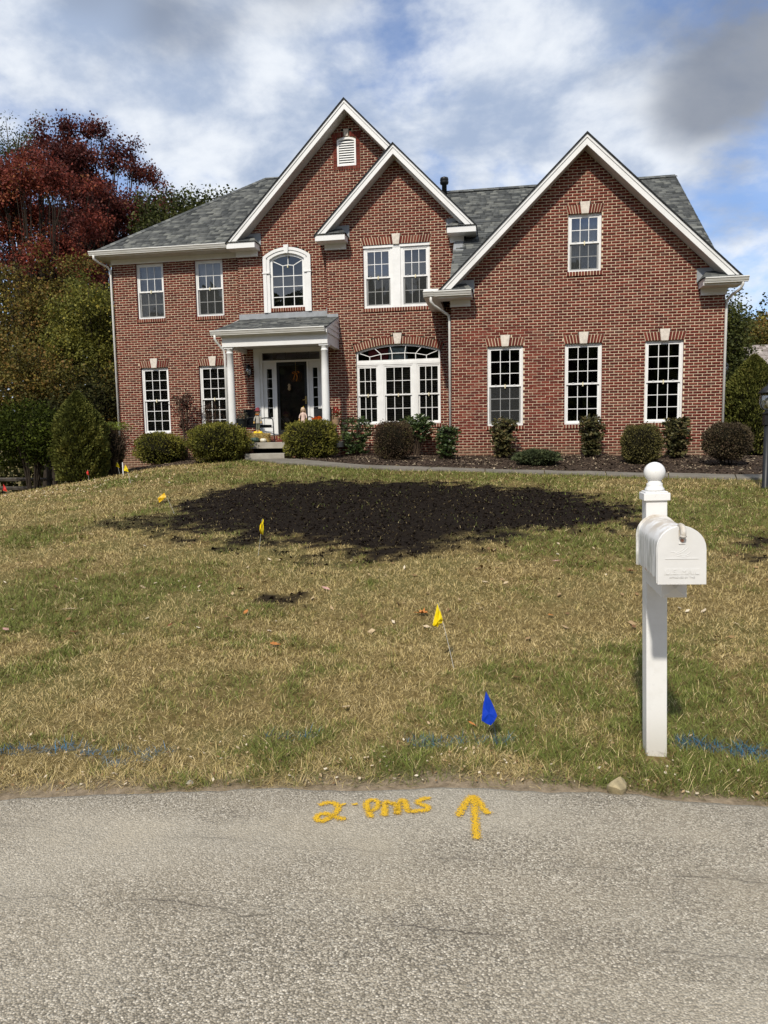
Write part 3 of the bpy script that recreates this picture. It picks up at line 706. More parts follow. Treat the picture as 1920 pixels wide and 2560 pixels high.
def window(Y, xl, xr, zb, zt, cols=3, ru=3, rl=3, dress=None, scr=False, set_back=.06, head=.05, jamb=.048, lock=True, zmid=None):
    y = Y+set_back; m = MB()
    m.box(xl, xl+jamb, y, y+.09, zb, zt); m.box(xr-jamb, xr, y, y+.09, zb, zt); m.box(xl+jamb, xr-jamb, y+.001, y+.089, zt-head, zt); m.box(xl+jamb, xr-jamb, y-.012, y+.089, zb, zb+.045)
    win = part(m, 'window', M['vinyl'])
    zm = zmid or (zb+zt)/2+.01; i0, i1 = xl+jamb, xr-jamb
    sash(win, 'upper_sash', i0, i1, zm-.022, zt-head, y+.012, cols, ru)
    sash(win, 'lower_sash', i0, i1, zb+.045, zm+.018, y+.046, cols, rl)
    if scr: screen(win, i0+.005, i1-.005, zb+.05, zm-.02, y+.035)
    if lock:
        k = MB(); xc = (xl+xr)/2; k.box(xc-.012, xc+.012, y-.02, y+.012, zm-.035, zm+.035); k.lathe([(.012,-.02),(.014,0),(.006,.012)], 8, (xc, y-.012, zm-.045)); part(k, 'sash_lock', M['lock'], win)
        for dx in (-.26, .26):
            k = MB(); k.box(xc+dx*(xr-xl)-.025, xc+dx*(xr-xl)+.025, y+.0, y+.012, zm+.018, zm+.028); part(k, 'tilt_latch', M['vinyl'], win)
    if dress == 'blind': blinds(win, i0, i1, zb+.05, zt-.05, y+.14, 'blind')
    if dress == 'grey': blinds(win, i0, i1, zb+.05, zt-.05, y+.14, 'blind_grey', .028, .015, .03)
    if dress in ('curtain', 'sheer'):
        k = MB(); n = 36; vs = []; fs = []
        for i in range(n+1):
            x = i0+(i1-i0)*i/n; yy = y+.2+.018*math.sin(i*1.9)+.01*math.sin(i*.7+xl); vs += [(x,yy,zb),(x,yy,zt)]
        for i in range(n): fs.append((2*i, 2*i+2, 2*i+3, 2*i+1))
        k.add(vs, fs); part(k, 'curtain', M['curtain'], win, smooth=True)
    return win
g = NG('insect_mesh'); g.nt.nodes.remove(g.b); _t = g.N('ShaderNodeBsdfTransparent'); _d = g.N('ShaderNodeBsdfDiffuse'); _d.inputs[0].default_value = (.07, .072, .07, 1); _x = g.N('ShaderNodeMixShader'); _x.inputs[0].default_value = .42
g.L(_t.outputs[0], _x.inputs[1]); g.L(_d.outputs[0], _x.inputs[2]); g.L(_x.outputs[0], g.nt.nodes['Material Output'].inputs[0]); M['screen'] = g.m
for w in WA_U: window(YA, *w, 3, 2, 2, 'sheer', True, zmid=4.44)
for w in WA_L: window(YA, *w, 3, 3, 3, 'blind')
window(YD, *WD_L[0], 3, 3, 3, None, True); window(YD, *WD_L[1], 3, 3, 3); wd3 = window(YD, *WD_L[2], 3, 3, 3)
window(YD, *WD_U, 3, 2, 2, 'curtain', True)
# twin window
wt = MB(); wt.box(-2.855, -2.64, YC+.03, YC+.15, WT[2], WT[3]); wt.box(WT[0], WT[1], YC+.02, YC+.055, WT[3]-.075, WT[3]); wt.box(WT[0], -2.856, YC+.045, YC+.15, WT[2], WT[2]+.03); wt.box(-2.639, WT[1], YC+.045, YC+.15, WT[2], WT[2]+.03)
part(wt, 'window_mullion', M['vinyl'])
window(YC, WT[0], -2.857, WT[2]+.031, WT[3]-.076, 3, 2, 2, 'grey', True, jamb=.07); window(YC, -2.638, WT[1], WT[2]+.031, WT[3]-.076, 3, 2, 2, 'grey', True, jamb=.07)
# big arched window
def arched_window():
    m = MB(); y0, y1 = YC+.06, YC+.15; zf = 2.045
    for a, b in ((-3.292, -3.168), (-2.332, -2.228)): m.box(a, b, y0-.01, y1, G_ZB, zf)
    m.box(G_X[0], G_X[1], y0-.012, y1, zf, zf+.075)
    zg = zf+.075; fb = zg+.055; n = 24; xs = [G_X[0]+(G_X[1]-G_X[0])*i/n for i in range(n+1)]
    m.box(G_X[0]+.05, G_X[1]-.05, y0+.001, y1-.01, zg, fb)
    for a, b in ((G_X[0], G_X[0]+.05), (G_X[1]-.05, G_X[1])): m.prism([(a,zg),(b,zg),(b,g_arc(b)),(a,g_arc(a))], y0+.002, y1-.011)
    for i in range(n): m.prism([(xs[i],g_arc(xs[i],-.055)),(xs[i+1],g_arc(xs[i+1],-.055)),(xs[i+1],g_arc(xs[i+1])),(xs[i],g_arc(xs[i]))], y0, y1-.012)
    win = part(m, 'window', M['vinyl']); mu = MB(); yb = y0+.02
    inn = [(-3.87, 2.24), (-3.544, 2.272), (-3.225, 2.335), (-2.913, 2.352), (-2.558, 2.352), (-2.256, 2.33), (-1.956, 2.268), (-1.62, 2.235)]
    out = [None, -3.845, -3.40, -2.97, -2.525, -2.10, -1.65, None]
    for i in range(1, 7):
        x, z = inn[i]; o = (out[i], g_arc(out[i], -.05))
        mu.bar((x, yb, fb), (x, yb, z), .02, .018); mu.bar((x, yb+.001, z), (o[0], yb+.001, o[1]), .02, .018)
        if i < 6: mu.bar((x, yb+.002, z), (inn[i+1][0], yb+.002, inn[i+1][1]), .02, .018)
    part(mu, 'muntin', M['vinyl'], win)
    gx0, gx1 = G_X[0]+.05, G_X[1]-.05; yp = y0+.022
    pane(win, [(gx0,fb),(inn[1][0],fb),inn[1],(out[1],g_arc(out[1],-.05)),(gx0,g_arc(gx0,-.05))], yp)
    pane(win, [(inn[6][0],fb),(gx1,fb),(gx1,g_arc(gx1,-.05)),(out[6],g_arc(out[6],-.05)),inn[6]], yp)
    for i in range(1, 6):
        pane(win, [(inn[i][0],fb),(inn[i+1][0],fb),inn[i+1],inn[i]], yp)
        k = 5; arc = [(out[i+1]+(out[i]-out[i+1])*j/k, g_arc(out[i+1]+(out[i]-out[i+1])*j/k, -.05)) for j in range(k+1)]
        pane(win, [inn[i], inn[i+1]]+arc, yp)
    # boards leaning inside behind the fan light
    b = MB(); b.box(-3.02, -2.50, YC+.165, YC+.185, 2.1, 2.52); part(b, 'interior_board', M['white_board'], win, bevel=.01)
    b = MB(); b.box(-3.60, -3.04, YC+.17, YC+.19, 2.1, 2.50); part(b, 'interior_panel', M['red_board'], win, bevel=.01)
    for a, b in ((G_X[0], -3.293), (-3.167, -2.333), (-2.227, G_X[1])): window(YC, a, b, G_ZB, 2.044, 3, 2, 2, 'blind', jamb=.035, head=.04, zmid=1.215)
plain('white_board', (.62, .72, .74), .5); plain('red_board', (.42, .05, .07), .6)
arched_window()
# round-headed window over the porch with its white surround
def round_window():
    xc = -5.893; m = MB(); y0, y1 = YB-.055, YB+.06
    def arc(hw, sp, ap, n=14): # points from left spring to right spring
        r = (hw*hw+(ap-sp)**2)/(2*(ap-sp)); c = ap-r; a = math.asin(hw/r); return [(xc+r*math.sin(-a+2*a*i/n), c+r*math.cos(-a+2*a*i/n)) for i in range(n+1)]
    o, mi, inr = arc(.695, 5.165, 5.405), arc(.60, 5.13, 5.325), arc(.505, 5.085, 5.245)
    for L_, U_, yy in ((mi, o, y0), (inr, mi, y0+.022)):
        for i in range(14): m.prism([L_[i], L_[i+1], U_[i+1], U_[i]], yy, y1)
    for s in (-1, 1):
        for (a, b, yy, zt) in ((.595, .695, y0+.001, 5.155), (.505, .594, y0+.023, 5.10)):
            p = sorted((xc+s*a, xc+s*b)); m.box(p[0], p[1], yy, y1, 3.622, zt)
        p = sorted((xc+s*.495, xc+s*.715)); m.box(p[0], p[1], y0-.018, y1, 4.70, 4.735)
    m.prism([(xc-.05,5.235),(xc+.05,5.235),(xc+.072,5.465),(xc-.072,5.465)], y0-.03, y1)
    sur = part(m, 'window_surround', M['trim'])
    y = YB+.03; f = MB(); gi = arc(.435, 5.06, 5.178); fo = arc(.504, 5.085, 5.243)
    for i in range(14): f.prism([gi[i], gi[i+1], fo[i+1], fo[i]], y, y+.09)
    for s in (-1, 1): p = sorted((xc+s*.435, xc+s*.504)); f.prism([(p[0],3.75),(p[1],3.75),(p[1],5.075),(p[0],5.075)], y+.001, y+.089)
    f.box(xc-.434, xc+.434, y+.002, y+.088, 3.745, 3.803)
    win = part(f, 'window', M['vinyl']); mu = MB(); X = [xc-.433, -6.032, -5.720, xc+.433]; Z = [3.80, 4.055, 4.344, 4.634]; yb = y+.03
    tl, tr = (-6.032, 4.918), (-5.720, 4.918); mid = (-5.876, 4.94); dl, dr = (xc-.428, 5.055), (xc+.428, 5.055)
    for x in X[1:3]: mu.bar((x,yb,3.80),(x,yb,4.918), .02, .018)
    for z in Z[1:]: mu.bar((X[0],yb+.001,z),(X[3],yb+.001,z), .018, .02)
    for p, q in ((tl, mid), (mid, tr), (tl, dl), (tr, dr), (mid, (-5.876, 5.18))): mu.bar((p[0],yb+.002,p[1]),(q[0],yb+.002,q[1]), .018, .02)
    part(mu, 'muntin', M['vinyl'], win)
    for i in range(3):
        for j in range(3): rpane(win, X[i]+.009*(i>0), X[i+1]-.009*(i<2), Z[j]+.009*(j>0), Z[j+1]-.009, yb)
    pane(win, [(X[0],Z[3]),(X[1],Z[3]),tl,dl], yb); pane(win, [(X[1],Z[3]),(X[2],Z[3]),tr,mid,tl], yb); pane(win, [(X[2],Z[3]),(X[3],Z[3]),dr,tr], yb)
    pane(win, [dl, tl, mid]+[p for p in gi[::-1] if p[0] <= -5.876], yb); pane(win, [mid, tr, dr]+[p for p in gi[::-1] if p[0] >= -5.876], yb)
    k = MB(); k.box(-5.90,-5.872,y-.0,y+.03,4.86,4.92); part(k, 'sash_lock', M['lock'], win)
    k = MB(); n = 30; vs = []; fs = []
    for i in range(n+1): x = xc-.43+.86*i/n; vs += [(x, y+.3+.02*math.sin(i*2.1), 3.8), (x, y+.3+.02*math.sin(i*2.1), 4.25)]
    for i in range(n): fs.append((2*i, 2*i+2, 2*i+3, 2*i+1))
    k.add(vs, fs); part(k, 'cafe_curtain', M['room'], win, smooth=True)
    sill(YB, xc-.47, xc+.47, 3.745)
round_window()
# gable vent
def gable_vent():
    m = MB(); y0, y1 = YB-.01, YB+.05; xl, xr = VX; xc = (xl+xr)/2
    m.box(xl, xl+.05, y0, y1, VZ[0], VZ[1]-.03); m.box(xr-.05, xr, y0, y1, VZ[0], VZ[1]-.03); m.box(xl+.05, xr-.05, y0+.001, y1, VZ[0], VZ[0]+.04)
    r = ((xr-xl)/2)**2; s = .065; rad = (r+s*s)/(2*s); cz = VZ[1]-.03+s-rad
    A = lambda x, o=0: cz+math.sqrt((rad+o)**2-(x-xc)**2); n = 10; xs = [xl+(xr-xl)*i/n for i in range(n+1)]
    for i in range(n): m.prism([(xs[i],A(xs[i])-.05),(xs[i+1],A(xs[i+1])-.05),(xs[i+1],A(xs[i+1])),(xs[i],A(xs[i]))], y0+.002, y1)
    v = part(m, 'gable_vent', M['vinyl'])
    for i in range(10):
        z = VZ[0]+.045+i*.0635; k = MB(); x0, x1 = xl+.05, xr-.05
        k.add([(x0,y0+.012,z),(x1,y0+.012,z),(x1,y0+.05,z+.052),(x0,y0+.05,z+.052),(x0,y0+.02,z-.006),(x1,y0+.02,z-.006)], [(0,1,2,3),(4,5,1,0)]); part(k, 'slat', M['vinyl'], v)
    b = MB(); b.box(xl, xr, YB+.058, YB+.07, VZ[0], VZ[1]+.03); part(b, 'vent_backing', M['room_dark'], v)
    q = MB(); q.box(-4.487, VX[0], YB+.008, YB+.03, 7.37, 8.21); q.box(VX[1], -3.725, YB+.008, YB+.03, 7.37, 8.21); q.box(VX[0], VX[1], YB+.008, YB+.03, 7.37, VZ[0]); q.prism([(-4.487,8.21),(-3.725,8.21),(-3.80,8.40),(-4.41,8.40)], YB+.03, YB+.05); q.cur = 1
    for x0, x1 in ((-4.483, VX[0]-.003), (VX[1]+.003, -3.729)):
        z = 7.475
        while z < 8.17: q.box(x0, x1, YB-.008, YB+.02, z+.005, z+CO-.006); z += CO
    for i in range(11): w = (-3.725+4.487)/11; q.box(-4.487+i*w+.006, -4.487+(i+1)*w-.006, YB-.02, YB+.02, 7.372, 7.468)
    a1 = math.asin(.385/1.3); C2 = (xc, 8.245-1.3)
    for i in range(10):
        a, b_ = -a1+2*a1*(i+.08)/10, -a1+2*a1*(i+.92)/10
        if i in (4, 5): continue
        P = lambda t, r_: (C2[0]+math.sin(t)*r_, C2[1]+math.cos(t)*r_); q.prism([P(a,1.3),P(b_,1.3),P(b_,1.43),P(a,1.43)], YB-.01, YB+.02)
    o = part(q, 'vent_brick_surround', [M['mortar'], M['brick']]); o['kind'] = 'stuff'
    k = MB(); k.prism([(xc-.045,8.25),(xc+.045,8.25),(xc+.075,8.43),(xc-.075,8.43)], YB-.025, YB+.02); part(k, 'keystone', M['limestone'])
gable_vent()
# ---- roofs
TABS = []     # every shingle tab: origin, u, v vectors, width, lift
def shingled(o, u, v, n, rows_len, span, expo=.143, seed=1):
    """o: point on the eave line; u along the eave, v up the slope (unit); span(s)-> list of (a,b) along u at slope distance s"""
    rr = random.Random(seed); o, u, v, n = Vector(o), Vector(u).normalized(), Vector(v).normalized(), Vector(n).normalized(); s = 0; k = 0
    while s < rows_len:
        for a, b in span(s+expo*.5):
            x = a-rr.uniform(0, .2)
            while x < b:
                w = rr.choice((.11, .16, .2, .24, .3)); p, q = max(a, x), min(b, x+w)
                if q-p > .02: TABS.append((o+u*p+v*s, u, v, n, q-p, expo, rr.choice((0, 0, .006, .009))))
                x += w
        s += expo; k += 1
def finish_shingles(roof):
    me_cache = {}
    def tab_mesh(w, lift): # quantised, shared
        key = (round(w, 2), lift)
        if key not in me_cache:
            b = MB(); t = .007+lift; w_ = key[0]-.003; e = .17
            b.add([(0,0,t),(w_,0,t),(w_,e,.002),(0,e,.002),(0,0,0),(w_,0,0),(w_,e,0),(0,e,0)], [(0,1,2,3),(4,5,1,0),(5,6,2,1),(7,4,0,3)]); me = b.mesh('shingle'); me.materials.append(M['shingle']); me_cache[key] = me
        return me_cache[key]
    d = np.array([(t[0]+t[1]*t[4]/2-CAM).length-t[4]*12 for t in TABS]); pick = set(np.argsort(d)[:300].tolist()); V = []; F = []
    for i, (p, u, v, n, w, ex, lift) in enumerate(TABS):
        if i in pick:
            o = bpy.data.objects.new('shingle', tab_mesh(w, lift)); COL.objects.link(o)
            mt = Matrix.Identity(4)
            for r in range(3): mt[r][0] = u[r]; mt[r][1] = v[r]; mt[r][2] = n[r]; mt[r][3] = p[r]
            o.parent = roof; o.matrix_local = mt; continue
        t = .007+lift; e = ex+.027; k = len(V)
        for a, b, c in ((0,0,t),(w-.003,0,t),(w-.003,e,.002),(0,e,.002),(0,0,0),(w-.003,0,0),(w-.003,e,0),(0,e,0)): V.append(tuple(p+u*a+v*b+n*c))
        F += [(k,k+1,k+2,k+3),(k+4,k+5,k+1,k),(k+5,k+6,k+2,k+1),(k+7,k+4,k,k+3)]
    o = link('shingles', np_mesh('shingles', np.array(V), quads=np.array(F)), None, M['shingle']); o.parent = roof; o['kind'] = 'stuff'
roof_m = MB()
P_ = .75; _sl = math.sqrt(1+P_*P_)
A_E, A_R = (1.56, 5.50), (5.95, 8.79)          # left wing: eave and ridge (Y,Z)
HX0, HX1 = -11.66, -7.75                       # hip runs from eave corner to ridge end
roof_m.add([(HX0,A_E[0],A_E[1]),(-7.42,A_E[0],A_E[1]),(-4.3,A_R[0],A_R[1]),(HX1,A_R[0],A_R[1])], [(0,1,2,3)])
roof_m.add([(HX0,10.34,5.5),(HX0,A_E[0],A_E[1]),(HX1,A_R[0],A_R[1])], [(0,1,2)])
roof_m.add([(HX0,10.34,5.5),(HX1,A_R[0],A_R[1]),(-3,A_R[0],A_R[1]),(-3,10.34,5.5)], [(0,1,2,3)])
D_0, D_R = (-.42, 3.70), (4.62, 7.48)          # right roof plane: low line and ridge
_yz = lambda z: D_0[0]+(z-D_0[1])*(D_R[0]-D_0[0])/(D_R[1]-D_0[1])
roof_m.add([(-1.165,_yz(3.80),3.80),(2.03,_yz(6.91),6.91),(2.03,D_R[0],D_R[1]),(-3.6,D_R[0],D_R[1]),(-3.6,_yz(5.66),5.66),(-1.165,_yz(5.66),5.66)], [(0,1,2,3,4,5)])
roof_m.add([(2.03,_yz(6.91),6.91),(5.14,_yz(3.88),3.88),(5.14,D_R[0],D_R[1]),(2.03,D_R[0],D_R[1])], [(0,1,2,3)])
roof_m.add([(5.14,9.6,3.74),(5.14,D_R[0],D_R[1]),(-3.6,D_R[0],D_R[1]),(-3.6,9.6,3.74)], [(0,1,2,3)])
roof_m.box(-11.6, 5.2, 9.3, 9.95, 3.5, 5.5)
roof = part(roof_m, 'roof', M['roof_base'])
nA = (0, -P_/_sl, 1/_sl); vA = (0, 1/_sl, P_/_sl); LA = (A_R[0]-A_E[0])*_sl
def sp_A(s):
    t = s/LA; return [(HX0+(HX1-HX0)*t-.0, min(-4.5, GB['xa']-(GB['za']-A_E[1]-s*P_/_sl)/GB['m']+.3))]
shingled((0, A_E[0]-.03, A_E[1]-.015), (1,0,0), vA, nA, LA, sp_A, seed=2)
mD = (D_R[1]-D_0[1])/(D_R[0]-D_0[0]); sD = math.sqrt(1+mD*mD); LD = (D_R[0]-D_0[0])*sD
def sp_D(s):
    z = D_0[1]+s*mD/sD; w = (GD['za']+.02-z)/GD['m']; l = -1.17 if z < 5.02 else (-.93 if z < 5.5 else -2.4)
    if w <= 0: return [(l, 5.14)]
    return [(a, b) for a, b in ((l, GD['xa']-w+.03), (GD['xa']+w-.03, 5.14)) if b-a > .03]
shingled((0, D_0[0], D_0[1]), (1,0,0), (0, 1/sD, mD/sD), (0, -mD/sD, 1/sD), LD, sp_D, seed=5)
# porch roof
PR0, PR1 = (.14, 2.905), (1.84, 3.455); mP = (PR1[1]-PR0[1])/(PR1[0]-PR0[0]); sP = math.sqrt(1+mP*mP); LP = (PR1[0]-PR0[0])*sP; PX = (-7.50, -4.385)
def sp_P(s):
    y = PR0[0]+s/sP; return [(PX[0]+.16*(s/LP), PX[1] if y < YC-.02 else -4.73)]
pm = MB(); pm.add([(PX[0],PR0[0],PR0[1]),(PX[1],PR0[0],PR0[1]),(PX[1],YC,3.392),(-4.72,YC,3.392),(-4.72,PR1[0],PR1[1]),(PX[0]+.16,PR1[0],PR1[1])], [(0,1,2,3,4,5)])
pm.add([(PX[0],PR0[0],PR0[1]-.03),(PX[1],PR0[0],PR0[1]-.03),(PX[1],YC,3.362),(-4.72,YC,3.362),(-4.72,PR1[0],PR1[1]-.03),(PX[0]+.16,PR1[0],PR1[1]-.03)], [(5,4,3,2,1,0)])
part(pm, 'porch_roof', M['roof_base'])
shingled((0, PR0[0]-.02, PR0[1]-.002), (1,0,0), (0, 1/sP, mP/sP), (0, -mP/sP, 1/sP), LP, sp_P, expo=.135, seed=9)
finish_shingles(roof)
# ridge and hip caps
rc = MB()
def cap_line(a, b, w=.13, step=.15):
    a, b = Vector(a), Vector(b); n = max(1, int((b-a).length/step)); d = (b-a).normalized(); sd = d.cross(Vector((0,0,1))).normalized()
    for i in range(n):
        p = a+(b-a)*(i/n); q = a+(b-a)*((i+1)/n)+d*.02; u0, u1 = Vector((0,0,.028)), Vector((0,0,.018))
        rc.add([p+u0, q+u1, q+sd*w-Vector((0,0,.06)), p+sd*w-Vector((0,0,.05)), q-sd*w-Vector((0,0,.06)), p-sd*w-Vector((0,0,.05))], [(0,3,2,1),(0,1,4,5),(3,0,5)])
cap_line((HX0,A_E[0],A_E[1]+.02), (HX1,A_R[0],A_R[1]+.02)); cap_line((HX1,A_R[0],A_R[1]+.01), (-4.3,A_R[0],A_R[1]+.01)); cap_line((-3,D_R[0],D_R[1]+.01), (5.14,D_R[0],D_R[1]+.01))
o = part(rc, 'ridge_caps', M['shingle'], roof); o.parent = roof; o['kind'] = 'stuff'
# ---- gable trim
K_GUT = [(0,0),(-.012,.0),(-.012,-.012),(-.105,-.012),(-.105,.004),(-.13,.004),(-.132,-.02),(-.118,-.03),(-.092,-.085),(-.08,-.088),(-.076,-.115),(0,-.115)]
def gutter(x0, x1, y, z, parent=None): m = MB(); m.prism_x([(y+a, z+b) for a, b in K_GUT], x0, x1); return part(m, 'gutter', M['gutter'])
def gable_trim(g, over=.40, back=5, h=.237, ret=(.8, .8), gut=False):
    xa, za, s, xl, xr, Yw = g['xa'], g['za'], g['m'], g['xl'], g['xr'], g['Yw']; Yf = Yw-over
    zl, zr = za-s*(xa-xl), za-s*(xr-xa)
    for sd in (-1, 1):
        xe, ze = (xl, zl) if sd < 0 else (xr, zr)
        def poly(top, bot, e0=0): # band between two offsets below the roof line
            p = [(xe-sd*top/s, ze), (xe-sd*bot/s, ze), (xa, za-bot), (xa, za-top)]; return p if sd < 0 else p[::-1]
        m = MB(); m.prism(poly(.0, h), Yf-.025, Yf+.02); m.prism(poly(.0, .075), Yf-.045, Yf-.0255); part(m, 'rake_board', M['trim'])
        m = MB(); m.prism(poly(h-.045, h-.02), Yf+.021, Yw-.001); part(m, 'rake_soffit', M['soffit'])
        m = MB(); p = [(xe+sd*.045, ze-.045*s+.038), (xe+sd*.045, ze-.045*s+.008), (xa, za+.004), (xa, za+.042)]; m.prism(p if sd < 0 else p[::-1], Yf-.075, back); part(m, 'gable_roof', M['roof_edge'])
        # cornice return with its own little roof
        L = ret[0] if sd < 0 else ret[1]
        if not L: continue
        xi = xe-sd*L; a, b = sorted((xe+sd*.02, xi)); fh = .155
        m = MB(); m.box(a, b, Yf-.03, Yw, ze-fh, ze-.001); part(m, 'cornice_return', M['trim'])
        e = -sd; hgt = .25; rm = MB(); f0 = Yf-.06-(.05 if gut else 0)
        A0 = (xe+sd*.0, f0, ze+.004); B0 = (xi+e*.035, f0, ze+.004); C0 = (xi-e*.16, Yw-.002, ze+hgt); D0 = (xe+e*.18, Yw-.002, ze+hgt); E0 = (xi+e*.035, Yw-.002, ze+.004)
        fs = [(0,1,2,3),(1,4,2)] if sd < 0 else [(3,2,1,0),(2,4,1)]
        rm.add([A0, B0, C0, D0, E0], fs)
        for j in range(3):   # three lapped courses
            t0, t1 = j/3, (j+1)/3+.04; lp = lambda P, Q, t: Vector(P)+(Vector(Q)-Vector(P))*t; up = Vector((0,-.004,.008))
            for k in range(5):
                u0, u1 = k/5+.01*(j%2), (k+1)/5-.008+.01*(j%2); q = [lp(lp(A0,D0,t), lp(B0,C0,t), u)+up*(1-t+.3) for t, u in ((t0,u0),(t0,u1),(min(t1,1),u1),(min(t1,1),u0))]
                rm.add(q, [(0,1,2,3) if sd < 0 else (3,2,1,0)])
        o = part(rm, 'return_roof', M['shingle']); o['kind'] = 'stuff'
        fl = MB(); p = sorted((xi-e*.34, xi+e*.045)); fl.box(p[0], p[1], Yw-.012, Yw-.003, ze+.0, ze+.33); part(fl, 'flashing', M['grey_flashing'])
        fz = MB(); wedge = {-1: max(xe+.0, -99), 1: xe}[sd]
        w_edge = {'B': -7.35, 'C': -4.711, 'D': -1.16}[g['k']] if sd < 0 else {'B': -1, 'C': -.927, 'D': 5.263}[g['k']]
        p = sorted((w_edge+sd*.02, xi-e*.05)); fz.box(p[0], p[1], Yw-.055, Yw, ze-fh-.155, ze-fh-.001); part(fz, 'frieze_board', M['trim'])
        if gut:
            ga, gb = sorted((xe+sd*.12, xi-e*.01)); gutter(ga, gb, Yf-.031, ze+.0)
plain('roof_edge', (.035, .037, .038), .95, .1, .3, 8)
GB['k'], GC['k'], GD['k'] = 'B', 'C', 'D'
gable_trim(GB, back=6.5, ret=(.80, 0)); gable_trim(GC, back=4.3, ret=(.80, .74)); gable_trim(GD, back=4.0, ret=(.80, .83), gut=True)
# white end block on the right wing's left cornice
m = MB(); m.box(-1.80, -1.436, -.44, -.395, 3.40, 3.60); m.box(-1.80, -1.436, -.394, 1.6, 3.40, 3.56); part(m, 'eave_end_board', M['trim']); 
gutter(-1.80, -1.55, -.44, 3.53)
# corner board on the middle gable's side wall
m = MB(); m.box(-.93, -.905, YC-.02, YC+.05, 4.93, 5.34); part(m, 'corner_board', M['trim'])
m = MB(); m.add([(-.86, YC-.35, 5.35),(-.58, YC-.35, 5.35),(-.58, 3.2, 5.35),(-.86, 3.2, 5.35)], [(3,2,1,0)]); part(m, 'eave_soffit', M['soffit'])
m = MB(); m.box(-1.19, -.93, YC-.35, YC-.003, 4.86, 5.03); part(m, 'flashing', M['grey_flashing']) if False else None
m = MB(); m.add([(-1.168,1.13,4.87),(-.90,1.13,4.87),(-.90,YC,5.26),(-1.168,YC,5.26)], [(0,1,2,3)]); m.add([(-1.185,YC-.004,5.0),(-.93,YC-.004,5.0),(-.93,YC-.004,5.10),(-1.185,YC-.004,5.10)], [(0,1,2,3)]); part(m, 'flashing', M['grey_flashing'])
# stepped flashing where the middle gable's roof runs into the taller wall
for i in range(13):
    z = 5.55+i*.165; x = GC['xa']-(GC['za']-z)/GC['m']
    m = MB(); m.box(x-.15, x+.06, YB-.014, YB-.002, z-.03, z+.10); part(m, 'step_flashing', M['grey_flashing'])
# ---- left wing eave
m = MB(); m.box(-11.64, -7.36, 1.575, 1.60, 5.385, 5.525); m.box(-11.66, -11.64, 1.575, 10, 5.385, 5.525); part(m, 'fascia', M['trim'])
for i in range(14):
    x0 = -11.62+i*.305; m = MB(); m.box(x0+.004, x0+.301, 1.601, YA-.001, 5.392, 5.402); part(m, 'soffit_panel', M['soffit'])
m = MB(); m.box(-11.34, -7.352, YA-.03, YA-.001, 5.245, 5.39); part(m, 'frieze_board', M['trim'])
m = MB(); m.add([(-11.62,1.61,5.41),(-11.3,1.61,5.41),(-11.3,9.9,5.41),(-11.62,9.9,5.41)], [(3,2,1,0)]); part(m, 'eave_soffit', M['soffit'])
gutter(-11.72, -7.50, 1.574, 5.53)
# ---- downspouts
def downspout(pts, r=.032): m = MB(); m.tube(pts, r, 10); return part(m, 'downspout', M['downspout'], smooth=True)
downspout([(-11.58,1.50,5.42),(-11.58,1.50,5.33),(-11.52,1.66,5.25),(-11.40,1.92,5.18),(-11.345,1.99,5.08),(-11.345,1.99,4.9),(-11.345,1.99,-.55)], .033)
downspout([(-1.62,-.47,3.43),(-1.62,-.47,3.30),(-1.56,-.40,3.22),(-1.38,-.16,3.12),(-1.225,.03,3.03),(-1.205,.05,2.9),(-1.205,.05,-.45)])
downspout([(5.50,-.47,3.43),(5.50,-.47,3.36),(5.47,-.40,3.26),(5.36,-.15,3.18),(5.305,.02,3.08),(5.305,.04,2.95),(5.305,.04,-.5)])
downspout([(-7.42,.10,2.80),(-7.42,.10,2.70),(-7.38,.16,2.60),(-7.26,.30,2.42),(-7.245,.32,2.30),(-7.245,.33,-.05)], .032)
# ---- vent pipe
m = MB(); m.lathe([(.075,0),(.075,.34),(.12,.35),(.135,.40),(.12,.45),(.13,.46),(.12,.53),(.05,.56)], 14, (-1.62, 4.45, 7.33)); part(m, 'vent_pipe', M['black_metal'], smooth=True)
# ---- entrance porch
m = MB(); m.box(-7.45, -4.12, .15, 1.848, -.215, -.05); slab = part(m, 'porch_slab', M['concrete'], bevel=.012)
m = MB(); m.box(-6.52, -5.45, -.42, .149, -.66, -.335); part(m, 'porch_step', M['concrete'], bevel=.012)
m = MB(); m.box(-7.29, -4.40, .27, .42, 2.50, 2.775); m.box(-7.31, -4.40, .245, .269, 2.74, 2.83); m.box(-4.53, -4.401, .421, YC-.001, 2.501, 2.774); m.box(-7.289, -7.16, .421, YA-.001, 2.501, 2.774); part(m, 'porch_beam', M['trim'])
m = MB(); m.box(-7.5, -4.405, .16, .2445, 2.775, 2.895); part(m, 'fascia', M['trim']); gutter(-7.53, -4.425, .159, 2.905)
m = MB(); m.add([(-7.16,.42,2.62),(-4.53,.42,2.62),(-4.53,1.85,2.62),(-7.16,1.85,2.62)], [(3,2,1,0)]); part(m, 'porch_ceiling', M['soffit'])
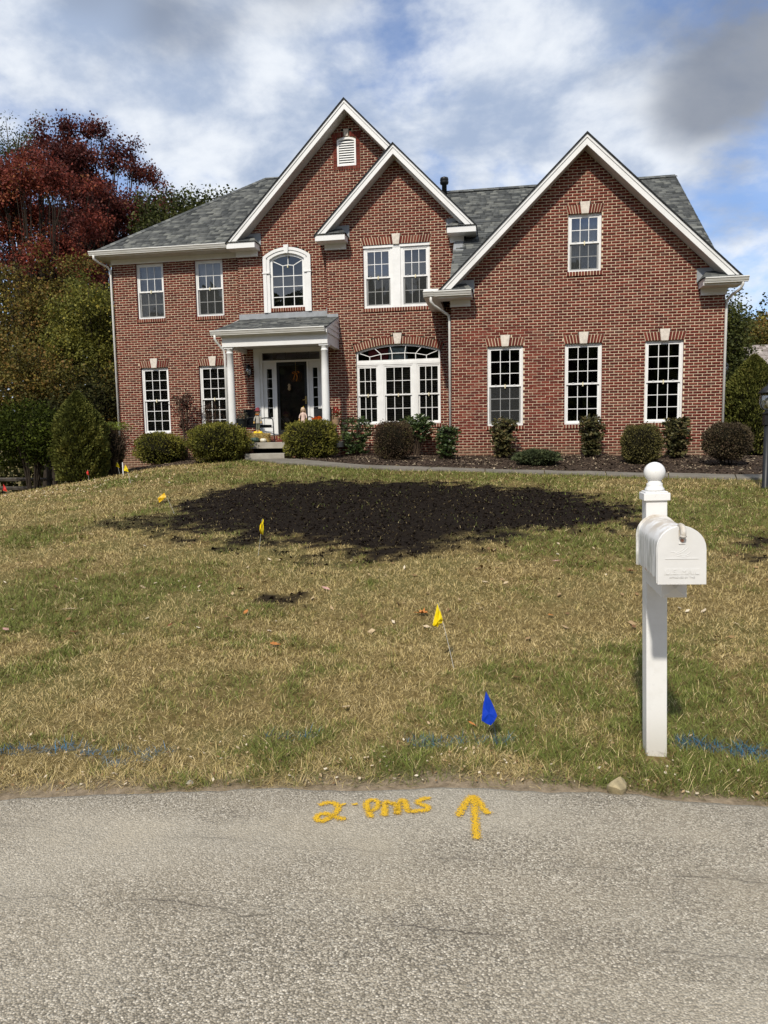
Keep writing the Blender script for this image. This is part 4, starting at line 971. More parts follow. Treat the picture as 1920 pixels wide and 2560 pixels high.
for X, sgn in ((-4.40, 1), (-7.30, -1)):
    Yb = YC-.002 if sgn > 0 else YA
    for i in range(4):
        z0 = 2.775+i*.145; yv = PR0[0]+(z0+.02-PR0[1]+.04)/mP; y0 = max(.30, yv)
        if y0 > Yb-.05: break
        z1 = z0+.15; y1 = min(Yb, max(y0, PR0[0]+(z1-PR0[1]+.03)/mP)); k = MB(); a, b = (X-.03, X-.002) if sgn > 0 else (X+.002, X+.03)
        po = [(y0,z0),(Yb,z0),(Yb,z1),(y1,z1)]; o_ = lambda z: (X+.004+.020*(1-(z-z0)/.15) if sgn > 0 else X-.02*(1-(z-z0)/.15)); k.add([(a,y,z) for y,z in po]+[(o_(z),y,z) for y,z in po], [(3,2,1,0),(4,5,6,7),(0,1,5,4),(1,2,6,5),(2,3,7,6),(3,0,4,7)]); part(k, 'siding_board', M['trim'])
    m = MB(); a, b = (X-.01, X+.016) if sgn > 0 else (X-.16, X-.134); m.prism_x([(PR0[0]+.02,PR0[1]-.14),(Yb,PR0[1]+mP*(Yb-PR0[0])-.16),(Yb,PR0[1]+mP*(Yb-PR0[0])-.02),(PR0[0]+.02,PR0[1]-.02)], a, b); part(m, 'rake_board', M['trim'])
m = MB(); m.box(-7.352, -4.725, YB-.016, YB-.003, 3.44, 3.615); m.box(-4.712, -4.40, YC-.016, YC-.003, 3.385, 3.48); m.box(-4.735, -4.72, YC+.02, YB-.003, 3.44, 3.66); part(m, 'flashing', M['grey_flashing'])
def column(x, y):
    m = MB(); m.box(x-.135, x+.135, y-.135, y+.135, -.05, .0)
    m.lathe([(.128,0),(.132,.02),(.128,.045),(.112,.055),(.108,.09),(.104,.12),(.104,.6),(.102,1.2),(.096,1.8),(.088,2.33),(.095,2.335),(.097,2.355),(.089,2.36),(.089,2.41),(.112,2.43),(.114,2.455)], 28, (x, y, 0)); m.box(x-.125, x+.125, y-.125, y+.125, 2.456, 2.499)
    return part(m, 'porch_column', M['trim'], smooth=False)
for x in (-7.14, -4.52):
    c = column(x, .42); c.data.polygons.foreach_set('use_smooth', [len(p.vertices) == 4 and abs(p.normal.z) < .9 and p.area < .2 for p in c.data.polygons]) if False else None
    for p in c.data.polygons: p.use_smooth = (p.index > 5 and p.index < len(c.data.polygons)-8)
# ---- front door
def front_door():
    y = YB; m = MB()
    m.box(-6.965, -6.80, y-.03, y+.10, .14, 2.62); m.box(-4.93, -4.76, y-.03, y+.10, .14, 2.62); m.box(-6.799, -4.931, y-.03, y+.10, 2.535, 2.62)      # pilasters and head
    m.box(-6.799, -4.931, y+.0, y+.10, 2.23, 2.285); m.box(-6.36, -6.305, y+.0, y+.10, .16, 2.229); m.box(-5.405, -5.35, y+.0, y+.10, .16, 2.229); m.box(-6.799, -6.72, y-.01, y+.10, .14, 2.534); m.box(-5.01, -4.931, y-.01, y+.10, .14, 2.534); m.box(-6.719, -5.011, y-.005, y+.10, 2.505, 2.534)
    fr = part(m, 'door_surround', M['trim'])
    for i, (a, b) in enumerate(((-6.719, -6.36), (-5.35, -5.011))):
        s = MB(); g0, g1 = a+.115, b-.085; zs = .66; s.box(a, g0, y+.03, y+.08, .16, 2.229); s.box(g1, b, y+.03, y+.08, .16, 2.229); s.box(g0, g1, y+.031, y+.079, .16, zs); s.box(g0, g1, y+.031, y+.079, 2.05, 2.229)
        s.box(g0-.03, g0, y+.018, y+.03, zs-.03, 2.08); s.box(g1, g1+.03, y+.018, y+.03, zs-.03, 2.08); s.box(g0, g1, y+.018, y+.03, 2.05, 2.08); s.box(g0, g1, y+.018, y+.03, zs-.03, zs)
        s.box(g0-.02, g1+.02, y+.022, y+.03, .26, .56)
        sl = part(s, 'sidelight', M['trim']); n = 5
        for j in range(n):
            z0, z1 = zs+(2.05-zs)*j/n, zs+(2.05-zs)*(j+1)/n
            if j: k = MB(); k.box(g0, g1, y+.04, y+.06, z0-.008, z0+.008); part(k, 'muntin', M['trim'], sl)
            rpane(sl, g0, g1, z0+.008*(j>0), z1-.008*(j<n-1), y+.05)
    t = MB()
    for j in range(6): x = -6.719+(1.708)*j/5; t.box(x-.008, x+.008, y+.04, y+.06, 2.285, 2.505)
    tr = part(t, 'transom', M['blackish'])
    for j in range(5): x0 = -6.719+1.708*j/5; rpane(tr, x0+.008, x0+1.708/5-.008, 2.285, 2.505, y+.05)
    # storm door with the panelled door behind it
    x0, x1 = -6.304, -5.406; d = MB(); d.box(x0, x0+.075, y+.02, y+.05, .16, 2.229); d.box(x1-.075, x1, y+.02, y+.05, .16, 2.229); d.box(x0+.075, x1-.075, y+.021, y+.049, 2.13, 2.229); d.box(x0+.075, x1-.075, y+.021, y+.049, .16, .30)
    dr = part(d, 'storm_door', M['black_metal']); rpane(dr, x0+.075, x1-.075, .30, 2.13, y+.035)
    h = MB(); h.tube([(x1-.05,y+.0,1.15),(x1-.05,y-.04,1.15),(x1-.13,y-.04,1.14)], .012, 8); h.box(x1-.07, x1-.03, y+.005, y+.02, 1.03, 1.25); part(h, 'door_handle', M['brass'], dr)
    w = MB(); w.box(x0+.02, x1-.02, y+.10, y+.14, .17, 2.22)
    for a, b, c, e in ((.10, .40, .25, .95), (.50, .80, .25, .95), (.10, .40, 1.15, 2.0), (.50, .80, 1.15, 2.0)): w.box(x0+a, x0+b, y+.085, y+.10, c, e); w.box(x0+a+.04, x0+b-.04, y+.075, y+.085, c+.04, e-.04)
    part(w, 'front_door', M['door_wood'])
    k = MB(); k.box(x0, x1, y-.02, y+.1, .14, .162); part(k, 'threshold', M['brass'])
    q = MB(); q.box(-6.97, -4.72, y+.0, y+.05, -.05, .139); q.cur = 1; n = 31; w_ = 2.25/n
    for i in range(n): q.box(-6.97+i*w_+.006, -6.97+(i+1)*w_-.006, y-.012, y+.04, .02, .134)
    for i in range(11): q.box(-6.97+i*.2032+.006, -6.97+(i+1)*.2032-.006, y-.012, y+.04, -.045, .012)
    o = part(q, 'brick_sill', [M['mortar'], M['brick']]); o['kind'] = 'stuff'
plain('blackish', (.10, .10, .10), .5)
front_door()
# ---- inside: floors, ceilings and partitions that keep the rooms dark
m = MB(); m.box(-11.25, -7.4, YA+.2, 9.8, -.30, -.25); m.box(-7.4, -1.1, YB+.2, 9.8, -.30, -.25); m.box(-1.1, 5.2, .2, 9.8, -.30, -.25); m.box(-11.25, 5.2, YA+.15, 9.8, 2.85, 2.95); m.box(-11.25, -1.3, YA+.15, 9.8, 5.40, 5.45); m.box(-1.1, 5.2, .15, YA+.15, 2.85, 2.95)
for x in (-7.4, -4.7, -1.2): m.box(x, x+.08, YA+.4, 9.8, -.25, 5.4)
m.box(-11.25, 5.2, 5.2, 5.28, -.25, 5.4); m.box(.95, 3.1, .15, 1.9, 5.6, 5.65)
part(m, 'interior', M['room'])
# ================================================================ things in the yard
def tz(x, y): return float(terrain(np.array(float(x)), np.array(float(y))))
def thing(name, label, cat, loc, group=None, rz=0):
    o = empty(name, loc); o.rotation_euler = (0, 0, rz); return tag(o, label, cat, group)
def bez(p, n=6):
    """smooth polyline through points"""
    p = [Vector(q) for q in p]; out = []
    for i in range(len(p)-1):
        a, b, c, d = p[max(i-1,0)], p[i], p[i+1], p[min(i+2,len(p)-1)]
        for k in range(n):
            t = k/n; out.append(.5*((2*b)+(c-a)*t+(2*a-5*b+4*c-d)*t*t+(3*b-a-3*c+d)*t**3))
    return out+[p[-1]]
# ---- mailbox
def mk_mail_mats():
    g = NG('mailbox_paint', .5, .3); p = g.co(); n = g.noise(p, 9, 5, .65); sx = g.N('ShaderNodeSeparateXYZ'); g.L(p, sx.inputs[0])
    c = g.mix(g.step(n, .4, .75), (.80, .80, .79), (.70, .69, .665))
    streak = g.noise(g.map(p, (3, 60, 6)), 1.6, 4, .6); st = g.noise(g.map(p, (40, 8, 5)), 2.2, 4, .7)
    top = g.step(sx.outputs[2], 1.16, 1.225); c = g.mix(g.math('MULTIPLY', top, g.step(n, .34, .60, 0, .72)), c, (.42, .34, .235))
    side = g.step(sx.outputs[0], -.0815, -.0875); c = g.mix(g.math('MULTIPLY', side, g.step(streak, .36, .66, 0, .75)), c, (.27, .28, .245))
    low = g.step(sx.outputs[2], 1.014, .996); c = g.mix(g.math('MULTIPLY', low, g.step(g.noise(p, 30, 4), .45, .62, 0, .85)), c, (.34, .13, .045)); M['mail_paint'] = g.col(c).done()
    g = NG('post_vinyl', .42, .35); p = g.co(); n = g.noise(p, 40, 5, .7); c = g.mix(g.step(n, .58, .78, 0, .55), (.80, .80, .79), (.52, .52, .49)); c = g.mix(g.step(g.noise(p, 7, 5, .65), .48, .75, 0, .3), c, (.56, .55, .50))
    sx = g.N('ShaderNodeSeparateXYZ'); g.L(p, sx.inputs[0]); c = g.mix(g.step(sx.outputs[2], .30, .02, 0, .5), c, (.50, .46, .37)); M['post_vinyl'] = g.col(c).done()
    plain('copper', (.55, .25, .15), .4, .5, .2); plain('mail_relief', (.70, .70, .69), .5, .3, .04)
mk_mail_mats()
def mailbox():
    t = thing('mailbox', 'white metal mailbox on a white post with ball finial by the road', 'mailbox', (.781, -14.57, -1.622)); t.rotation_euler.y = -.021
    w = .0493; m = MB(); m.box(-w, w, -w, w, 0, 1.34); m.build('post', M['post_vinyl'], t, bevel=.004)
    m = MB(); m.box(-.061, .061, -.061, .061, 1.302, 1.338); m.box(-.052, .052, -.052, .052, 1.338, 1.345); m.build('post_cap', M['post_vinyl'], t, bevel=.003)
    m = MB(); prof = [(.044,1.345),(.046,1.355),(.040,1.362),(.036,1.372),(.037,1.382),(.031,1.386),(.030,1.398)]
    for i in range(13): a = -1.05+i*(1.57+1.05)/12; prof.append((.050*math.cos(a), 1.436+.050*math.sin(a)))
    m.lathe(prof, 28); m.build('finial', M['post_vinyl'], t, smooth=True)
    m = MB(); m.box(-.052, .052, -.40, -w-.001, .906, .993); m.box(-.052, .052, -.401, -.4001, .906, .993)
    m.add([(-.052,-.4015,.906),(.052,-.4015,.906),(.052,-.4015,.993),(-.052,-.4015,.993),(0,-.418,.949)], [(0,1,4),(1,2,4),(2,3,4),(3,0,4)]); m.build('support_arm', M['post_vinyl'], t)
    # box shell: arched section swept front to back
    bw, z0, zs = .088, 1.000, 1.140; L0, L1 = -w-.478, -w-.004
    def sec(k=0): return [(-bw-k, z0-k)]+[(-bw-k, zs)]+[((bw+k)*math.cos(math.pi-i*math.pi/14), zs+(bw+k)*math.sin(math.pi-i*math.pi/14)) for i in range(1, 14)]+[(bw+k, zs), (bw+k, z0-k)]
    def sweep(m, prof, y0, y1):
        n = len(prof); m.add([(x,y0,z) for x,z in prof]+[(x,y1,z) for x,z in prof], [tuple(range(n-1,-1,-1))[::-1], tuple(range(n,2*n))[::-1]]+[(i,(i+1)%n,(i+1)%n+n,i+n) for i in range(n)])
    m = MB(); sweep(m, sec(0), L0+.01, L1); b = m.build('box', M['mail_paint'], t); 
    for p in b.data.polygons: p.use_smooth = len(p.vertices) == 4
    b.modifiers.new('es', 'EDGE_SPLIT').split_angle = R(40)
    m = MB(); sweep(m, sec(.007), L1-.012, L1+.0); m.build('back_flange', M['mail_paint'], t, bevel=.002)
    m = MB(); sweep(m, sec(.005), L0-.004, L0+.02); d = m.build('door', M['mail_relief'], t, bevel=.004)
    yf = L0-.004
    k = MB(); k.tube(bez([(.0, yf+.03, zs+bw+.008), (.0, yf-.01, zs+bw+.006), (.0, yf-.022, zs+bw-.012), (.0, yf-.018, zs+bw-.03)], 4), [.012]*12+[.015], 10); k.build('latch', M['mail_paint'], d, smooth=True)
    k = MB(); k.box(-.014, .014, yf-.004, yf, zs+.022, zs+bw-.005); k.build('latch_plate', M['mail_paint'], d, bevel=.002)
    for dz, mt in ((.056, 'grey_flashing'), (.038, 'copper')): k = MB(); k.lathe([(.0065,0),(.0065,.003),(.003,.006)], 10); o = k.build('rivet', M[mt], d); o.rotation_euler.x = R(90); o.location = (0, yf-.004, zs+dz)
    k = MB(); k.box(-.066, .066, yf-.002, yf, 1.099, 1.102); k.box(-.07, .07, yf-.0012, yf, 1.032, 1.058); k.build('door_relief', M['mail_relief'], d)
    for txt, size, z, nm in (('U.S. MAIL', .030, 1.034, 'embossed_lettering'), ('APPROVED BY THE', .011, 1.018, 'embossed_lettering')):
        cu = bpy.data.curves.new(nm, 'FONT'); cu.body = txt; cu.size = size; cu.align_x = 'CENTER'; cu.extrude = .0007; cu.space_character = 1.1
        o = bpy.data.objects.new(nm, cu); COL.objects.link(o); o.rotation_euler = (R(90), 0, 0); o.location = (0, yf-.002, z); o.parent = d
        dg = bpy.context.evaluated_depsgraph_get(); me = bpy.data.meshes.new_from_object(o.evaluated_get(dg)); bpy.data.objects.remove(o)
        me.materials.clear(); me.materials.append(M['mail_relief']); o = bpy.data.objects.new(nm, me); COL.objects.link(o); o.rotation_euler = (R(90), 0, 0); o.location = (0, yf-.002, z); o.parent = d
    k = MB()                     # raised bird emblem: sweeping wings and a head
    for pts in ([(-.032,1.098),(-.012,1.103),(.008,1.112),(.030,1.132)], [(-.030,1.104),(-.010,1.110),(.006,1.122),(.016,1.140)], [(-.044,1.110),(-.028,1.108),(-.010,1.098),(.012,1.094),(.034,1.108)], [(-.020,1.094),(.004,1.088),(.026,1.092)]):
        k.tube(bez([(x-.0, yf+.0006, z+.02) for x, z in pts], 4), [.0018]*(len(bez([(x,0,z) for x,z in pts],4))), 6)
    k.build('bird_emblem', M['mail_relief'], d)
mailbox()
# ---- utility marking flags
for key, c in (('flag_yellow', (.82, .62, .004)), ('flag_amber', (.66, .40, .006)), ('flag_blue', (.004, .045, .48)), ('flag_red', (.62, .03, .02))): plain(key, c, .45, .35, .06, 8)
plain('wire', (.62, .62, .6), .4, .4, .1); plain('wire_dark', (.05, .06, .10), .4, .4, .1)
def flag(label, col, base, top, pts, wire='wire', yw=.02, r=.0016, text=None):
    """base/top of the stake in the world; pts: outline of the hanging sheet in the world (x,z) from the stake top round"""
    y = base[1]; t = thing('marking_flag', label, 'flag', base, 'utility marking flags')
    L_ = lambda p: (p[0]-base[0], p[1]-base[1], p[2]-base[2])
    b = Vector((0,0,-.03)); tp = Vector(L_((top[0], y, top[1]))); m = MB(); md = (b+tp)/2+Vector((.004,.004,0)); m.tube(bez([b, md, tp], 5), r, 6); m.build('stake', M[wire], t)
    n = len(pts); cx = sum(p[0] for p in pts)/n; cz = sum(p[1] for p in pts)/n; P = []
    def at(p, k): return Vector((p[0]-base[0], yw*math.sin(k*2.2+cx*9)*.6-.004, p[1]-base[2]))
    vs = [at(p, i) for i, p in enumerate(pts)]+[Vector((cx-base[0], -yw, cz-base[2]))]; fs = []
    mids = [(vs[i]+vs[(i+1)%n])/2+Vector((0, yw*.25*(-1)**i, 0)) for i in range(n)]; q = [(vs[i]+vs[n])/2+Vector((0, -yw*.35*(-1)**i, 0)) for i in range(n)]
    V = vs+mids+q
    for i in range(n): j = (i+1)%n; fs += [(i, n+1+i, 2*n+1+i), (n+1+i, j, 2*n+1+j), (n+1+i, 2*n+1+j, n), (n+1+i, n, 2*n+1+i)]
    m = MB(); m.add(V, fs); o = m.build('flag_sheet', M[col], t, smooth=False); s = o.modifiers.new('s', 'SOLIDIFY'); s.thickness = .0008
    return t
flag('bright yellow flag hanging from a leaning white wire in front of the black peat', 'flag_yellow', (-.287,-13.543,-1.56), (-.401,-1.097), [(-.401,-1.097),(-.435,-1.245),(-.418,-1.262),(-.403,-1.262),(-.392,-1.243),(-.364,-1.228),(-.372,-1.19)])
flag('royal blue flag nearest the road, drooping on a thin dark wire', 'flag_blue', (-.003,-14.561,-1.61), (-.065,-1.325), [(-.065,-1.322),(-.080,-1.40),(-.088,-1.482),(-.062,-1.497),(-.040,-1.507),(-.022,-1.482),(-.007,-1.451),(-.033,-1.385)], wire='wire_dark', yw=.006)
flag('narrow yellow flag edge-on at the near left rim of the black peat', 'flag_yellow', (-2.698,-10.546,-1.30), (-2.631,-.881), [(-2.634,-.878),(-2.651,-.95),(-2.650,-1.045),(-2.632,-1.066),(-2.614,-1.05),(-2.612,-.958),(-2.622,-.90)], yw=.06)
flag('tilted amber flag sticking out at the left end of the black peat', 'flag_amber', (-4.772,-8.219,-1.11), (-4.904,-.818), [(-4.904,-.818),(-4.945,-.751),(-5.049,-.839),(-5.025,-.902)])
flag('small yellow flag beside the bare twiggy shrub at the house corner, the farther one', 'flag_yellow', (-9.571,-1.255,-.83), (-9.64,-.48), [(-9.64,-.475),(-9.668,-.592),(-9.62,-.61),(-9.575,-.634),(-9.58,-.56)], r=.003)
flag('small yellow flag in front of the bare twiggy shrub, the nearer of the pair', 'flag_yellow', (-7.556,-4.397,-.85), (-7.668,-.451), [(-7.668,-.448),(-7.711,-.567),(-7.655,-.585),(-7.601,-.602),(-7.62,-.53)], r=.0025)
flag('little red flag against the tall clipped evergreen', 'flag_red', (-9.62,-2.6,-.95), (-9.63,-.62), [(-9.635,-.615),(-9.665,-.69),(-9.625,-.745),(-9.605,-.74),(-9.61,-.68)], r=.0025)
flag('red flag at the far left edge of the lawn', 'flag_red', (-9.963,-5.17,-1.09), (-9.915,-.785), [(-9.915,-.78),(-9.945,-.915),(-9.89,-.93),(-9.837,-.94),(-9.875,-.86)], r=.0022, wire='wire_dark')
t = thing('marker_stake', 'plain white marker stake standing beside the small yellow flags', 'stake', (-9.445,-1.322,-.82)); m = MB(); m.box(-.012, .012, -.006, .006, -.05, .33); m.build('stake', M['vinyl'], t)
# ---- rocks at the road edge
def rock(name, label, loc, size, seed, c):
    import bmesh
    bm = bmesh.new(); bmesh.ops.create_icosphere(bm, subdivisions=2, radius=1); rr = random.Random(seed); pl = [(Vector((rr.uniform(-1,1), rr.uniform(-1,1), rr.uniform(-1,1))).normalized(), rr.uniform(.42,.62)) for _ in range(13)]
    for v in bm.verts:
        for n, d in pl:
            k = v.co.dot(n)
            if k > d: v.co -= n*(k-d)
        v.co = Vector((v.co.x*size[0], v.co.y*size[1], v.co.z*size[2]))
    me = bpy.data.meshes.new(name); bm.to_mesh(me); bm.free(); plain(name+str(seed), c, .9, .15, .3, 20, bump=.6); me.materials.append(M[name+str(seed)]); o = link(name, me); o.location = loc; o.rotation_euler = (.1, .15, rr.uniform(0, 3)); return tag(o, label, 'rock')
rock('rock', 'tan flat-topped rock on the road edge left of the mailbox post', (.548,-14.97,-1.60), (.085,.065,.062), 4, (.36,.30,.18))
rock('rock', 'small pale stone on the road edge near the left', (-1.455,-15.15,-1.618), (.024,.02,.018), 9, (.55,.50,.42))
# ---- yellow spray-painted marks on the road
STROKES = {'2': [[(-.783,-15.295),(-.756,-15.273),(-.718,-15.273),(-.696,-15.3),(-.694,-15.35),(-.708,-15.389),(-.732,-15.424),(-.76,-15.416),(-.765,-15.384),(-.74,-15.365),(-.704,-15.376),(-.674,-15.393),(-.641,-15.401)], [(-.684,-15.282),(-.662,-15.266)], [(-.639,-15.271),(-.614,-15.265)]],
 'p': [[(-.534,-15.373),(-.55,-15.336),(-.566,-15.296),(-.577,-15.253),(-.568,-15.228),(-.549,-15.221),(-.529,-15.24),(-.526,-15.279),(-.54,-15.312),(-.558,-15.314)]],
 'ms': [[(-.484,-15.352),(-.488,-15.305),(-.498,-15.243),(-.487,-15.229),(-.468,-15.242),(-.452,-15.237),(-.435,-15.286),(-.429,-15.332)], [(-.429,-15.332),(-.434,-15.273),(-.434,-15.222),(-.42,-15.204),(-.405,-15.238),(-.389,-15.293),(-.375,-15.301)], [(-.303,-15.172),(-.328,-15.182),(-.35,-15.201),(-.351,-15.224),(-.329,-15.237),(-.308,-15.251),(-.309,-15.28),(-.334,-15.288),(-.375,-15.301)]],
 'arrow': [[(-.115,-15.122),(-.105,-15.206),(-.1,-15.281),(-.095,-15.375),(-.09,-15.442),(-.087,-15.485)], [(-.115,-15.128),(-.139,-15.184),(-.158,-15.263),(-.171,-15.32)], [(-.115,-15.128),(-.087,-15.178),(-.066,-15.239),(-.04,-15.283)]]}
def paint(name, label, strokes, w, zz):
    V = []; T = []; E = []
    for s in strokes:
        p = [Vector((x, y, 0)) for x, y in s]; p = bez(p, 6) if len(p) > 1 else p; n = len(p); b0 = len(V)
        for i in range(n):
            d = (p[min(i+1,n-1)]-p[max(i-1,0)]); d = d.normalized() if d.length > 0 else Vector((1,0,0)); sd = Vector((-d.y, d.x, 0)); end = .0 if i in (0, n-1) else 1
            ext = d*(-.012 if i == 0 else .012 if i == n-1 else 0)
            for k, e in ((-1, 0), (-.55, .62), (0, 1), (.55, .62), (1, 0)):
                q = p[i]+sd*(k*w*1.6)+ext; V.append((q.x, q.y, -1.60+zz)); E.append(e*end)
        for i in range(n-1):
            for k in range(4): a = b0+i*5+k; T.append((a, a+1, a+6, a+5))
    V = np.array(V)
    # drape on the road surface
    e = road_edge(V[:,0]); dy = V[:,1]-e; V[:,2] = np.interp(-dy, [0,.012,.05,.25,1], [-1.64,-1.622,-1.612,-1.608,-1.60])+.006+zz
    me = np_mesh(name, V, quads=np.array(T), attrs={'edge': ('POINT', 'FLOAT', np.array(E))}); return tag(link(name, me, None, M['yellow_paint']), label, 'road marking')
paint('painted_lettering', 'hand-sprayed yellow lettering reading 2" pms on the road', STROKES['2'][:1]+STROKES['p']+STROKES['ms'], .0165, 0)
paint('painted_ditto', 'two short yellow ditto dashes sprayed after the figure 2', [[(-.690,-15.288),(-.668,-15.270)], [(-.640,-15.276),(-.617,-15.266)]], .009, .001)
paint('painted_arrow', 'hand-sprayed yellow arrow on the road pointing at the house', STROKES['arrow'], .0185, .002)
# ---- lamp post at the right edge
def lamp_post():
    t = thing('lamp_post', 'black lamp post with glass lantern at the right end of the front walk', 'lamp', (4.46,-5.3,tz(4.46,-5.3)-.01)); m = MB()
    m.lathe([(.06,-.05),(.06,.04),(.052,.05),(.05,1.10)], 20); m.build('post', M['black_metal'], t, smooth=True)
    m = MB(); m.box(-.062, .062, -.062, .062, 1.08, 1.24); m.lathe([(.07,1.24),(.09,1.27),(.05,1.30),(.045,1.33)], 20); m.build('fitter', M['black_metal'], t)
    m = MB(); m.lathe([(.06,1.33),(.11,1.37),(.135,1.45),(.135,1.54),(.115,1.60)], 24); m.build('lantern_glass', M['lamp_glass'], t, smooth=True)
    for i in range(6):
        a = i*math.pi/3+.3; m = MB(); c, s = math.cos(a), math.sin(a); m.tube([(r*c, r*s, z) for r, z in ((.064,1.33),(.114,1.37),(.140,1.45),(.140,1.54),(.12,1.60))], .006, 6); m.build('cage_bar', M['black_metal'], t)
    m = MB(); m.lathe([(.15,1.60),(.155,1.62),(.12,1.66),(.07,1.71),(.03,1.73),(.025,1.76),(.012,1.78)], 24); m.build('lantern_roof', M['black_metal'], t, smooth=True)
    m = MB(); m.lathe([(.015,1.37),(.02,1.40),(.035,1.45),(.03,1.51),(.01,1.54)], 12); m.build('bulb', M['bulb'], t, smooth=True)
g = NG('lamp_glass', .05, .5); g.b.inputs['Transmission Weight'].default_value = .0; g.nt.nodes.remove(g.b); _t = g.N('ShaderNodeBsdfTransparent'); _t.inputs[0].default_value = (.8,.8,.78,1); _d = g.N('ShaderNodeBsdfGlossy'); _d.inputs['Roughness'].default_value = .12; _x = g.N('ShaderNodeMixShader'); _x.inputs[0].default_value = .3
g.L(_t.outputs[0], _x.inputs[1]); g.L(_d.outputs[0], _x.inputs[2]); g.L(_x.outputs[0], g.nt.nodes['Material Output'].inputs[0]); M['lamp_glass'] = g.m
plain('bulb', (.7, .7, .68), .3)
lamp_post()
def wall_lantern(label, loc, side):
    t = thing('wall_lantern', label, 'lamp', loc); m = MB(); dx, dy = side
    m.box(-.05 if dx == 0 else -.015, .05 if dx == 0 else .015, -.015 if dx == 0 else -.05, .015 if dx == 0 else .05, -.10, .12); m.build('back_plate', M['black_metal'], t)
    c = (dx*.13, dy*.13); m = MB(); m.tube(bez([(0,0,-.05), (dx*.06, dy*.06, -.12), (c[0], c[1], -.13)], 4), .012, 8); m.build('bracket', M['black_metal'], t)
    m = MB(); m.lathe([(.02,-.14),(.05,-.12),(.075,-.06),(.08,.03),(.07,.08)], 16, (c[0], c[1], 0)); m.build('lantern_glass', M['lamp_glass'], t, smooth=True)
    m = MB(); m.lathe([(.09,.08),(.085,.10),(.05,.15),(.02,.17),(.01,.20)], 16, (c[0], c[1], 0)); m.build('lantern_roof', M['black_metal'], t, smooth=True)
    m = MB(); m.lathe([(.004,-.21),(.015,-.19),(.02,-.165),(.05,-.14),(.055,-.12)], 12, (c[0], c[1], 0)); m.build('finial', M['black_metal'], t, smooth=True)
    for i in range(6): a = i*math.pi/3; m = MB(); m.tube([(c[0]+r*math.cos(a), c[1]+r*math.sin(a), z) for r, z in ((.053,-.12),(.079,-.06),(.084,.03),(.075,.08))], .005, 5); m.build('cage_bar', M['black_metal'], t)
    m = MB(); m.lathe([(.01,-.10),(.022,-.05),(.018,.02),(.005,.04)], 10, (c[0], c[1], 0)); m.build('bulb', M['bulb'], t)
wall_lantern('black cage lantern on the brick wall left of the front door', (-7.09, YB-.016, 2.0), (0, -1))
wall_lantern('black lantern on the right-hand side wall of the house', (5.279, .38, 1.52), (1, 0))
# ================================================================ things on the porch
SL = -.05    # top of the slab
def patio_chair(label, loc, rz):
    t = thing('patio_chair', label, 'chair', loc, 'porch chairs', rz); m = MB()   # faces local +X
    m.box(-.25, .25, -.26, .26, .41, .44); m.build('seat', M['black_metal'], t, bevel=.01)
    m = MB(); m.box(-.24, .24, -.25, .25, .441, .49); m.build('seat_cushion', M['chair_cloth'], t, bevel=.02)
    m = MB(); m.prism([(-.30,.44),(-.25,.44),(-.33,.93),(-.37,.93)], -.25, .25); m.build('backrest', M['chair_cloth'], t, bevel=.01)
    for s in (-1, 1):
        m = MB(); m.tube(bez([(-.30, s*.28, .66), (-.05, s*.28, .69), (.20, s*.28, .67), (.25, s*.28, .60)], 4), .016, 8); m.build('armrest', M['black_metal'], t)
        m = MB(); m.tube(bez([(.25, s*.28, .60), (.26, s*.28, .35), (.28, s*.28, .0)], 4), .015, 8); m.build('leg', M['black_metal'], t)
        m = MB(); m.tube([(-.26, s*.27, .66), (-.27, s*.27, .41), (-.33, s*.27, .0)], .015, 8); m.build('leg', M['black_metal'], t)
plain('chair_cloth', (.018, .019, .021), .85, .1, .3, 10)
patio_chair('black patio armchair left of the front door behind the scarecrow', (-6.62, 1.15, SL), R(-24))
patio_chair('black patio armchair right of the front door behind the white column', (-4.93, 1.32, SL), R(-92))
# hay bale
def hay_bale():
    g = NG('hay', .95, .1); r = g.island(); g.col(g.ramp(r, [(0, (.16,.10,.03)), (.5, (.36,.25,.08)), (1, (.55,.42,.17))])); M['hay'] = g.done()
    t = thing('hay_bale', 'small straw bale on the porch edge under the scarecrow', 'hay bale', (-6.40, .47, SL)); m = MB(); m.box(-.26, .26, -.12, .12, 0, .215); m.build('core', M['hay'], t, bevel=.04)
    N = 1500; V = []; F = []; rr = random.Random(3)
    for i in range(N):
        f = rr.random(); x, y, z = rr.uniform(-.27,.27), -.125, rr.uniform(.005,.225)
        if f > .6: y, z = rr.uniform(-.13,.13), .222
        elif f > .5: x, y = rr.choice((-.265,.265)), rr.uniform(-.12,.12)
        a = rr.uniform(0, 6.3); d = Vector((math.cos(a), rr.uniform(-.4,.1), math.sin(a)*.7))*rr.uniform(.02,.06); s = Vector((-d.z, 0, d.x)).normalized()*.0025; c = Vector((x,y,z)); n = len(V); V += [c-d-s, c-d+s, c+d+s, c+d-s]; F.append((n,n+1,n+2,n+3))
    o = link('straw', np_mesh('straw', np.array(V), quads=np.array(F)), t, M['hay']); o['kind'] = 'stuff'
hay_bale()
